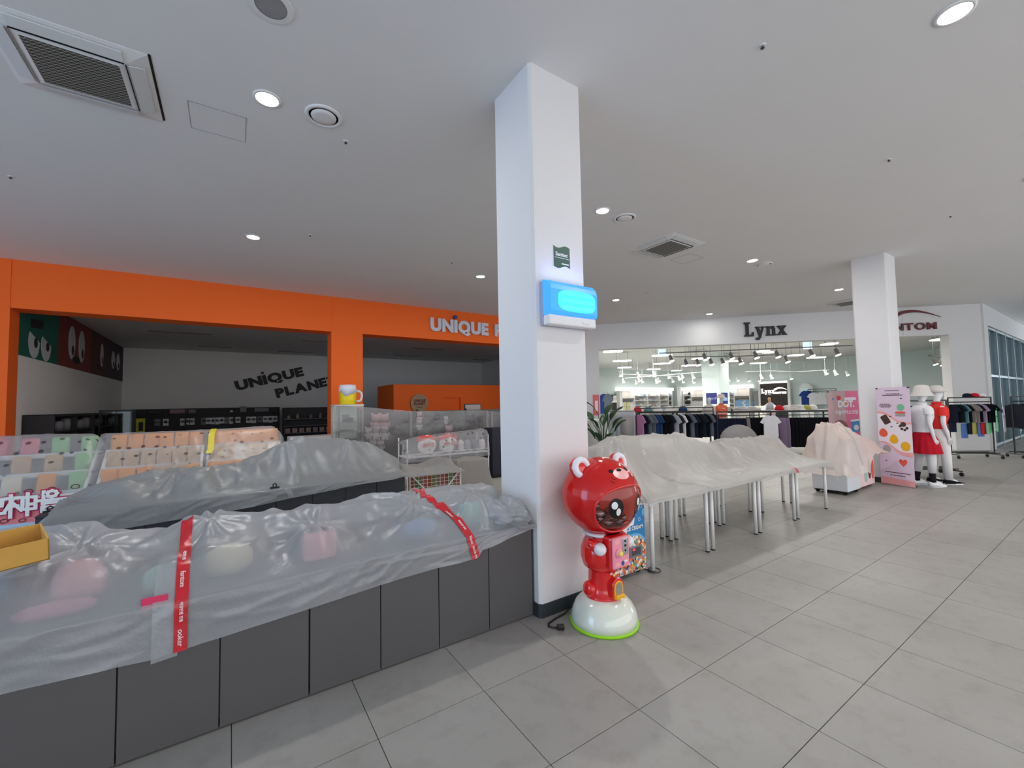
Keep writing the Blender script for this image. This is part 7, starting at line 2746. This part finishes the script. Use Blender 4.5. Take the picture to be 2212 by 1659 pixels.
# dark wall with glowing lettering
emit_mat('sign_glow', (255, 252, 245), 1.6)
mat('sign_brown', (52, 44, 42), 0.6, var=0.05)
a, b = onx(1643, 850, XW), onx(1702, 850, XW)
zt = onx(1672, 828, XW).z
t = thing('logo_wall', 'dark brown wall panel with glowing Lynx and FANTOM lettering behind the cash desk', 'sign', (XW, (a.y + b.y) / 2, 0))
MB().box(XW, XW + 0.06, b.y, a.y, 0.0, zt).build('panel', 'sign_brown', t, world=True)
MB().box(XW - 0.06, XW + 0.10, b.y - 0.15, b.y, 0, zt + 0.15).build('frame', 'unit_white', t, world=True)
MB().box(XW - 0.06, XW + 0.10, a.y, a.y + 0.12, 0, zt + 0.15).build('frame', 'unit_white', t, world=True)
MB().box(XW - 0.10, XW + 0.10, b.y, a.y, zt, zt + 0.13).build('light_strip', 'strip_white', t, world=True)
lp = onx(1645, 850, XW)
poly_letters('Lynx', Vector((XW - 0.01, lp.y, lp.z)), -Y, Z, -X * 0.04, 0.30, 'sign_glow', t, 0.70)
fp = onx(1671, 850.5, XW)
letters('FANTOM', 0.16, (XW - 0.03, fp.y, fp.z), -Y, Z, 'sign_glow', t, 0.015, 0.008, 0.01, fit=abs(fp.y - onx(1699, 850, XW).y))
mb = MB()
e0, e1 = fp.y - 0.05, onx(1700, 850, XW).y
N_ = 16
for k in range(N_):
    s0, s1 = k / N_, (k + 1) / N_
    f0 = lambda s: fp.z + 0.19 + 0.17 * math.sin(PI * (0.1 + 0.8 * s))
    th_ = lambda s: 0.05 * (1 - s) + 0.012
    y0_, y1_ = e0 + (e1 - e0) * s0, e0 + (e1 - e0) * s1
    mb.prism([(-y0_, f0(s0) - th_(s0)), (-y1_, f0(s1) - th_(s1)), (-y1_, f0(s1) + th_(s1)), (-y0_, f0(s0) + th_(s0))], (XW - 0.03, 0, 0), -Y, Z, -X * 0.02)
mb.build('swoosh', 'sign_glow', t, world=True)
# door-like grey panel left of it
a, b = onx(1628, 860, XW), onx(1638, 860, XW)
struct('door_1', MB().box(XW, XW + 0.1, b.y, a.y, 0, onx(1633, 845, XW).z), 'speaker_grey')

# arched mirror with a hanging suit beside it
mat('mirror_face', (170, 196, 204), 0.12, 0.8, var=0.03)
a, b = onx(1728, 850, XW), onx(1757, 850, XW)
W_ = a.y - b.y
t = thing('arched_mirror', 'white arched niche with bluish mirror right of the dark Lynx wall', 'mirror', (XW, (a.y + b.y) / 2, 0))
zt = onx(1745, 828, XW).z
poly = [(-W_ / 2, 0), (W_ / 2, 0)] + [(W_ / 2 * math.cos(PI * k / 16), zt - W_ / 2 + W_ / 2 * math.sin(PI * k / 16)) for k in range(17)]
MB().prism(poly, (XW + 0.02, (a.y + b.y) / 2, 0), -Y, Z, -X * 0.08).build('arch', 'unit_white', t, world=True)
MB().box(XW - 0.09, XW - 0.06, b.y + W_ * 0.15, a.y - W_ * 0.2, 0.9, zt - W_ * 0.42).build('mirror_face', 'mirror_face', t, world=True)
garment('shirt', 'royal_blue', (XW - 0.3, (a.y + b.y) / 2 - 0.1, 2.1), -PI / 2 + 0.3, 'dark blue jacket hanging in front of the arched mirror', None, 1.2)
p = onx(1775, 846, XW - 0.4)
t, p_, q_, e_, n_ = rack((XW - 0.4, p.y + 0.7), (XW - 0.4, p.y - 0.7), 2.05, 'thin wall rack with white shirts right of the arched mirror')
fill(p_, q_, 2.05, [('shirt', 'white'), ('shirt', 'white'), ('shirt', 'beige')], 'the thin wall rack', 'shirts on the thin wall rack', twist=-0.9, seed=12)
# left corner: blue and navy outfits by the wall
for k, (u, c) in enumerate(((1305, 'royal_blue'), (1312, 'slate'))):
    p = ony(u, 850, 20.3)
    garment('shirt', c, (p.x, 20.3, ony(u, 851, 20.3).z), 0.1, '%s jacket on the back wall at the far left of the clothes shop' % c.replace('_', ' '), None, 1.9)
a, b = ony(1317, 853, 20.5), ony(1334, 886, 20.5)
t = thing('dark_cabinet', 'dark open cabinet with pale packs at the far left of the clothes shop', 'cabinet', ((a.x + b.x) / 2, 20.5, 0))
MB().box(a.x, b.x, 20.5, 20.8, 0, a.z).build('body', 'unit_dark', t, world=True)
for v, w_ in ((866, 0.5), (858, 0.25)):
    q_ = ony(1330, v, 20.45)
    MB().box(q_.x - w_, q_.x + w_ * 0.2, 20.42, 20.5, q_.z - 0.12, q_.z + 0.12).build('pale_pack', 'fold_white', t, world=True)
struct('trim_7', MB().box(ony(1336, 850, 20.3).x, ony(1342, 850, 20.3).x, 20.2, 20.5, 0, 2.4), 'unit_white')

# ---------------------------------------------------------------- front racks along the shop opening
def dline(u, s, v=900):
    p = ond(u, v, s)
    return (p.x, p.y)


SR = 20.6
zr = ond(1450, 889, SR).z
_, p, q, e, n = rack(dline(1374, SR), dline(1541, SR), zr, 'long black clothes rack of dark shirts at the left of the shop opening', low=False)
its = [('shirt', 'mauve'), ('shirt', 'navy'), ('shirt', 'slate'), ('shirt', 'slate'), ('shirt', 'denim'), ('shirt', 'denim'), ('shirt', 'black'), ('shirt', 'black'), ('shirt', 'navy'), ('shirt', 'light_grey'), ('shirt', 'charcoal'), ('shirt', 'white'), ('shirt', 'black'),
       ('shirt', 'slate'), ('shirt', 'navy'), ('shirt', 'black'), ('shirt', 'dark_green'), ('shirt', 'black'), ('shirt', 'slate'), ('shirt', 'charcoal')]
fill(p, q, zr, its, 'the long left rack', 'shirts on the long left rack', twist=0.75, s=1.05, seed=21)
zr2 = ond(1600, 897, SR).z
_, p, q, e, n = rack(dline(1549, SR - 0.3), dline(1640, SR - 0.3), zr2, 'black rack of navy trousers right of the shop column', low=False)
fill(p, q, zr2, [('trousers', 'navy')] * 7 + [('trousers', 'taupe')] + [('trousers', 'black')] * 4, 'the navy trouser rack', 'trousers on the navy rack', twist=0.8, s=1.0, seed=22)
_, p, q, e, n = rack(dline(1620, SR + 0.3), dline(1665, SR + 0.3), zr2, 'short black rack of black trousers left of the white polo', low=False)
fill(p, q, zr2, [('trousers', 'black')] * 6, 'the short black rack', 'trousers on the short black rack', twist=0.8, s=1.0, seed=23)
_, p, q, e, n = rack(dline(1678, SR - 0.4), dline(1795, SR - 0.4), zr2, 'long black rack of black trousers left of the pink banner', low=False)
fill(p, q, zr2, [('trousers', 'lavender'), ('trousers', 'lavender')] + [('trousers', 'black')] * 13, 'the long black trouser rack', 'trousers on the long black rack', twist=0.8, s=1.0, seed=24)
# white polo outfit hung on the rack end
w_ = ond(1664, 897, SR - 0.75)
garment('shirt', 'white', (w_.x, w_.y, w_.z), math.atan2(DG.y, DG.x), 'white polo hung facing out between the black trouser racks', None, 0.92)
g = garment('trousers', 'white', (w_.x, w_.y, w_.z - 0.60), math.atan2(DG.y, DG.x), 'white trousers under the white polo between the racks', None, 0.5)

# hat island behind the racks
SI = 22.6
zi = ond(1450, 888, SI).z
ia, ib = Vector((*dline(1374, SI), 0)), Vector((*dline(1545, SI), 0))
t = thing('hat_island', 'long black island table of hats behind the left rack', 'display table', (ia + ib) / 2)
MB().obox((ia + ib) / 2 + Z * (zi - 0.03), (ib - ia) / 2, DN * 0.45, Z * 0.03).build('top', 'black_metal', t, world=True)
for f in (0.03, 0.5, 0.97):
    for s in (-1, 1):
        c = ia.lerp(ib, f) + DN * 0.4 * s
        MB().tube([c, c + Z * (zi - 0.06)], 0.03, 6).build('leg', 'black_metal', t, world=True)


def hat(u, s, z, c, kind, lab):
    p = ond(u, 880, s)
    t = thing('hat', lab, 'hat', (p.x, p.y, z), -PI / 4, 'hats in the clothes shop')
    if kind == 'bucket':
        MB().lathe([(0.20, 0.0), (0.19, 0.015), (0.125, 0.07), (0.12, 0.12), (0.10, 0.17), (0.02, 0.18)], 20).build('crown', c, t, True)
        MB().lathe([(0.127, 0.07), (0.127, 0.095), (0.12, 0.1)], 20, cap=False).build('band', 'fold_white', t, True)
    else:
        MB().lathe([(0.14, 0.0), (0.14, 0.06), (0.10, 0.15), (0.02, 0.175)], 20).build('crown', c, t, True)
        MB().prism([(0.12 * math.cos(a), -0.08 - 0.18 * math.sin(a)) for a in [PI * q / 10 for q in range(11)]], (0, 0, 0), X, Y, Z * 0.01).build('visor', c, t)
    return t


for k, (u, c, kd, nm) in enumerate(((1377, 'fabric_red', 'cap', 'red cap'), (1388, 'fold_white', 'bucket', 'white bucket hat'), (1400, 'fabric_teal', 'cap', 'teal cap'), (1411, 'fold_cream', 'cap', 'beige cap'), (1421, 'fold_white', 'bucket', 'white bucket hat'),
                                    (1437, 'fabric_light_grey', 'cap', 'light grey cap'), (1447, 'fold_white', 'bucket', 'white bucket hat'), (1464, 'fold_cream', 'bucket', 'cream bucket hat'), (1475, 'fabric_denim', 'cap', 'blue cap'), (1487, 'fold_cream', 'bucket', 'cream bucket hat'), (1495, 'fold_white', 'bucket', 'white bucket hat'), (1510, 'fold_white', 'cap', 'white cap'))):
    hat(u, SI + (0.2 if k % 2 else -0.1), zi, c, kd, '%s, %s from the left on the black hat island' % (nm, ORD[k]))
# trays of hats beyond the right racks
SI2 = 22.9
zi2 = ond(1700, 886, SI2).z
ia, ib = Vector((*dline(1556, SI2), 0)), Vector((*dline(1800, SI2), 0))
t = thing('display_table', 'long dark display table with folded knitwear behind the right racks', 'display table', (ia + ib) / 2)
MB().obox((ia + ib) / 2 + Z * (zi2 - 0.03), (ib - ia) / 2, DN * 0.45, Z * 0.03).build('top', 'black_metal', t, world=True)
for f in (0.03, 0.5, 0.97):
    for s in (-1, 1):
        c = ia.lerp(ib, f) + DN * 0.4 * s
        MB().tube([c, c + Z * (zi2 - 0.06)], 0.03, 6).build('leg', 'black_metal', t, world=True)
for k, (u, c, kd, nm) in enumerate(((1683, 'fabric_red', 'cap', 'bright red cap'), (1700, 'fold_white', 'cap', 'white cap'), (1713, 'fold_cream', 'bucket', 'beige bucket hat'), (1728, 'fold_white', 'bucket', 'white bucket hat'), (1742, 'fabric_olive_yellow', 'cap', 'olive cap'), (1756, 'fold_white', 'cap', 'second white cap'))):
    hat(u, SI2, zi2, c, kd, '%s, %s from the left on the display table near the desk' % (nm, ORD[k]))
for k, u in enumerate((1562, 1572, 1584, 1598, 1608, 1622, 1632)):
    p = ond(u, 885, SI2)
    t = thing('folded_shirts', 'white folded pile %s from the left on the table behind the navy rack' % ORD[k], 'folded clothes', (p.x, p.y, zi2), -PI / 4, 'white folded piles on the table')
    for s in range(2 + k % 2):
        MB().box(-0.13, 0.13, -0.15, 0.15, s * 0.05, s * 0.05 + 0.045).build('folded_shirt', 'fold_white' if (k + s) % 3 else 'fold_cream', t, bevel=0.012)

# half mannequins by the column
def torso_form(u, s, zbase, shirt, hat_c, lab, stripes=False):
    p = ond(u, 880, s)
    t = thing('torso_mannequin', lab, 'mannequin', (p.x, p.y, 0), -PI / 4 + 0.3)
    nn, ee = figure_nodes(ARM_DOWN, ARM_DOWN, legs=False)
    sb = skin_body('body', nn, ee, 'mannequin_white', t, levels=1)
    polo(t, shirt, 0.165, 0.98, 0.6, ARM_DOWN)
    MB().tube([(0, 0, 0.02), (0, 0, 0.92)], 0.025, 8).build('pole', 'steel', t)
    MB().lathe([(0.2, 0.0), (0.2, 0.015), (0.01, 0.02)], 20).build('foot_plate', 'plate_steel', t)
    if stripes:
        for z in (1.02, 1.10, 1.18, 1.26, 1.34):
            MB().rings([oval(0, 0, z, 0.165 * 1.115, 0.139), oval(0, 0, z + 0.028, 0.165 * 1.115, 0.139)], False).build('stripe', 'fold_white', t, True)
    if hat_c:
        MB().lathe([(0.17, 1.70), (0.165, 1.71), (0.112, 1.75), (0.10, 1.82), (0.02, 1.85)], 24, (0, -0.015, 0), 1, 1.08).build('bucket_hat', hat_c, t, True)
    return t


torso_form(1532, 21.25, 0, 'fabric_beige', None, 'half mannequin in a beige shirt standing before the shop column')
torso_form(1558, 21.6, 0, 'fabric_orange', 'fold_cream', 'half mannequin in an orange striped shirt and bucket hat by the column', True)
mat('poster_navy', (40, 46, 120), 0.5, var=0.06)
for x_, y_, w_, lab, ax in ((20.04, None, 0.6, 'left', 'x'), (None, 11.65, 0.55, 'right', 'y')):
    t = thing('column_poster', 'navy blue sale poster on the %s face of the shop column' % lab, 'poster', (20.04, 12.1, 1.6) if ax == 'x' else (20.45, 11.65, 1.6))
    if ax == 'x':
        MB().box(20.035, 20.05, 11.80, 12.36, 1.45, 2.0).build('sheet', 'poster_navy', t, world=True)
        write('lettering', 'NEWIT', 0.16, (20.03, 12.08, 1.66), -Y, Z, 'fabric_sky', t)
    else:
        MB().box(20.2, 20.75, 11.645, 11.66, 1.45, 2.0).build('sheet', 'poster_navy', t, world=True)
        MB().box(20.25, 20.7, 11.64, 11.645, 1.6, 1.75).build('printed_line', 'fabric_sky', t, world=True)

# cash desk and the person behind it
mat('desk_cream', (222, 222, 206), 0.5, var=0.03)
mat('skin', (206, 160, 132), 0.6, var=0.05)
mat('hair_dark', (34, 26, 24), 0.6, var=0.1)
pd = ond(1650, 880, 33.0)
a, b = ond(1635, 885, 33.0), ond(1662, 885, 33.0)
t = thing('cash_desk', 'cream cash desk in front of the dark Lynx wall', 'desk', ((a.x + b.x) / 2, (a.y + b.y) / 2, 0))
zd = ond(1650, 877, 33.0).z
MB().obox(((a.x + b.x) / 2, (a.y + b.y) / 2, zd / 2), DG * (b - a).length / 2, DN * 0.35, Z * zd / 2).build('body', 'desk_cream', t, world=True, bevel=0.02)
pp = ond(1664, 880, 26.0)
t = thing('person', 'person with dark hair and light grey top bending behind the display table', 'person', (pp.x, pp.y, 0), -PI / 4 - 0.5)
nn, ee = figure_nodes([(0.165, -0.05, 1.36), (0.21, -0.16, 1.12), (0.16, -0.34, 1.08), (0.13, -0.40, 1.08)], [(0.165, -0.05, 1.36), (0.21, -0.16, 1.12), (0.16, -0.34, 1.08), (0.13, -0.40, 1.08)], lean=-0.06, head_tilt=-0.05)
sb = skin_body('body', nn, ee, 'skin', t, levels=2)
mb = MB()
mb.rings([oval(0, -0.01, 0.95, 0.17, 0.125), oval(0, -0.03, 1.12, 0.155, 0.12), oval(0, -0.05, 1.28, 0.18, 0.135), oval(0, -0.06, 1.38, 0.18, 0.12), oval(0, -0.06, 1.45, 0.13, 0.09), oval(0, -0.06, 1.505, 0.065, 0.06)], False)
sh = mb.build('shirt', 'fabric_light_grey', t, True)
for s in (-1, 1):
    mb = MB()
    mb.tube([(s * 0.14, -0.11, 1.37), (s * 0.21, -0.21, 1.13), (s * 0.18, -0.32, 1.10)], 0.06, 12, radii=[0.066, 0.058, 0.05])
    mb.build('sleeve', 'fabric_light_grey', sh, True)
mb = MB()
mb.rings([oval(0, 0, 1.0, 0.15, 0.115), oval(0, 0, 0.86, 0.175, 0.13)], False)
tr = mb.build('trousers', 'fabric_charcoal', t, True)
for s in (-1, 1):
    mb = MB()
    mb.tube([(s * 0.088, 0, 0.9), (s * 0.10, 0, 0.5), (s * 0.105, 0.02, 0.08)], 0.09, 14, radii=[0.1, 0.08, 0.065])
    mb.build('trouser_leg', 'fabric_charcoal', tr, True)
    shoe(t, s * 0.108, 0, 'sock_black', 'sock_black')
mb = MB()
rings_ = []
for z, rx, ry, cy in ((1.58, 0.095, 0.06, -0.045), (1.66, 0.100, 0.085, -0.05), (1.73, 0.104, 0.115, -0.085), (1.79, 0.086, 0.10, -0.095), (1.83, 0.035, 0.035, -0.10)):
    rings_.append(oval(0, cy + (0.05 if z < 1.7 else 0.01), z, rx, ry, 20))
mb.rings(rings_)
mb.build('hair', 'hair_dark', t, True)
for s in (-1, 1):
    MB().ell((s * 0.032, -0.178, 1.675), (0.012, 0.008, 0.008), 8, 6).build('eye', 'gloss_black', t, True)
MB().ell((0, -0.172, 1.605), (0.024, 0.008, 0.006), 8, 6).build('mouth', 'sign_maroon', t, True)

# ---------------------------------------------------------------- covered pieces and plant before the shop
p0, p1 = ond(1314, 900, 17.6), ond(1371, 900, 17.6)
zt = ond(1340, 888, 17.6).z
W_ = (p1 - p0).length
rg = random.Random(6)
N_, M_ = 60, 30
B3 = np.zeros((N_, M_, 3))
for i in range(N_):
    s = i / (N_ - 1)
    # around three visible sides
    if s < 0.12:
        q = s / 0.12
        base = Vector((p0.x, p0.y, 0)) - DN * 0.5 * (1 - q)
    elif s < 0.88:
        q = (s - 0.12) / 0.76
        base = Vector((p0.x, p0.y, 0)) + DG * W_ * q
    else:
        q = (s - 0.88) / 0.12
        base = Vector((p1.x, p1.y, 0)) - DN * 0.5 * q
    for j in range(M_):
        z = zt * (1 - j / (M_ - 1)) + 0.02
        fl_ = 0.05 * (j / (M_ - 1)) + 0.02 * math.sin(i * 0.9) * (j / (M_ - 1))
        inset = -0.08 if (j < 3) else 0.0
        c = base + DN * (fl_ + inset * (3 - j) / 3 if j < 3 else fl_)
        B3[i, j] = (c.x, c.y, z)
sheet_mat('dense_grey_sheet', (176, 180, 186), 0.94, 0.4, bump=0.3, gloss=0.08, bscale=6)
t = thing('covered_rack', 'tall rack hidden under a grey sheet beside the plant', 'covered rack', (p0 + p1) / 2 * 1.0)
t.location.z = 0
WM[t.name] = Matrix.Translation(t.location)
MB().grid(B3).build('sheet', 'dense_grey_sheet', t, True, True)
c = (Vector((p0.x, p0.y, 0)) + Vector((p1.x, p1.y, 0))) / 2 - DN * 0.25
MB().obox(c + Z * (zt - 0.005), DG * W_ / 2, DN * 0.2, Z * 0.02).build('sheet_top', 'dense_grey_sheet', t, True, True)
MB().obox(c + DN * 0.29 + Z * zt * 0.5 + DG * W_ * 0.2, DG * W_ * 0.22, DN * 0.006, Z * zt * 0.36).build('sheet_patch', 'thick_grey_sheet', t, True, True)
MB().obox(c + Z * zt * 0.5, DG * W_ * 0.45, DN * 0.18, Z * zt * 0.48).build('rack_body', 'gondola_grey', t, True, True)

pd = ond(1595, 930, 15.2)
hz = ond(1595, 917, 15.2).z
rw = 38 * (pd - CAM).dot(CW) / F_PX
t = thing('covered_game', 'round-topped object under a grey dust sheet behind the white tables', 'covered object', (pd.x, pd.y, 0))
mb = MB()
rings_ = []
for k in range(15):
    s = k / 14
    if s < 0.55:
        q = s / 0.55
        r, z = 1.12 - 0.12 * q, 0.1 + (hz - rw * 0.95 - 0.1) * q
    else:
        a = (s - 0.55) / 0.45 * PI / 2
        r, z = math.cos(a), hz - rw * 0.95 + rw * 0.95 * math.sin(a)
    rings_.append([(rw * max(0.02, r) * math.cos(2 * PI * i / 40) * (1 + 0.03 * math.sin(i * 1.7) * (1 - s)), rw * 0.6 * max(0.02, r) * math.sin(2 * PI * i / 40), z) for i in range(40)])
mb.rings(rings_)
mm = mb.mesh('dust_sheet', 'thick_grey_sheet', True)
mm.transform(Matrix.Rotation(-PI / 4, 4, 'Z'))
link(mm, 'dust_sheet', t)
MB().lathe([(rw * 0.5, 0.0), (rw * 0.5, 0.1)], 20).build('base', 'white_plastic', t)

mat('leaf_green', (38, 74, 40), 0.4, var=0.2, scale=8)
mat('stem_green', (52, 84, 48), 0.5, var=0.1)
mat('pot_dark', (44, 44, 46), 0.5, var=0.05)
pq = ond(1303, 940, 16.2)
t = thing('potted_plant', 'broad-leaved green potted plant at the left of the shop opening', 'plant', (pq.x, pq.y, 0))
MB().lathe([(0.17, 0), (0.22, 0.4), (0.2, 0.4), (0.19, 0.36), (0.02, 0.36)], 24).build('pot', 'pot_dark', t, True)
rg = random.Random(2)
for k in range(15):
    az = rg.uniform(-PI, PI)
    h = rg.uniform(0.6, 1.3)
    ln = rg.uniform(0.35, 0.6)
    out = rg.uniform(0.05, 0.32)
    if k == 0:
        az, h, ln, out = PI * 0.75, 1.35, 0.62, 0.12
    if k == 1:
        az, h, ln, out = -PI / 4, 1.25, 0.5, 0.22
    d = Vector((math.cos(az), math.sin(az), 0))
    b = d * out + Z * h
    MB().tube([Vector((0, 0, 0.36)), d * out * 0.4 + Z * (0.36 + (h - 0.36) * 0.6), b], 0.01, 6).build('stem', 'stem_green', t)
    A_ = np.zeros((9, 5, 3))
    sd = Vector((-d.y, d.x, 0))
    for i in range(9):
        s = i / 8
        c = b + d * (0.35 * ln * s + 0.25 * ln * s * s) + Z * (ln * 0.9 * s - ln * 0.35 * s * s)
        w_ = 0.10 * math.sin(PI * min(0.98, s * 0.92 + 0.06)) ** 0.8
        for j in range(5):
            q = j / 4 * 2 - 1
            A_[i, j] = c + sd * w_ * q - Z * 0.03 * (1 - q * q) + d * 0.01
    lf = MB().grid(A_).build('leaf', 'leaf_green', t, True)
    sm = lf.modifiers.new('thickness', 'SOLIDIFY')
    sm.thickness = 0.003

mat('poster_pink', (222, 110, 112), 0.5, var=0.05)
a = ond(1279, 853, S0)
b = ond(1294, 897, S0)
t = thing('pink_poster', 'pink poster of a figure on the white wall end by the plant', 'poster', onS(10.72, 0.02) + Z * 1.1)
MB().obox(onS(10.70, 0.012) + Z * (a.z + b.z) / 2, DG * 0.11, DN * 0.006, Z * (a.z - b.z) / 2).build('sheet', 'poster_pink', t, world=True)
MB().obox(onS(10.71, 0.02) + Z * (b.z + 0.33), DG * 0.05, DN * 0.002, Z * 0.18).build('printed_figure', 'print_wave_white', t, world=True)
mat('arch_panel', (222, 222, 218), 0.6, var=0.02)
p = ond(1288, 930, 19.0)
t = thing('white_cabinet', 'small white cabinet with rounded top behind the plant', 'cabinet', (p.x, p.y, 0))
MB().box(-0.3, 0.3, -0.2, 0.2, 0.0, ond(1288, 905, 19.0).z).build('body', 'arch_panel', t, bevel=0.06)
MB().box(-0.26, 0.26, -0.205, -0.2, 0.05, 0.6).build('front', 'white_plastic', t, bevel=0.02)

# small glowing faces are seen but not sampled as lamps: the lamps above carry their light
for m in bpy.data.materials:
    if m.name in ('spot_white', 'pendant_white', 'strip_white', 'lamp_white', 'sign_glow', 'lime_ring', 'case_inner', 'exit_blue', 'trap_tube', 'vend_red'):
        m.cycles.emission_sampling = 'NONE'
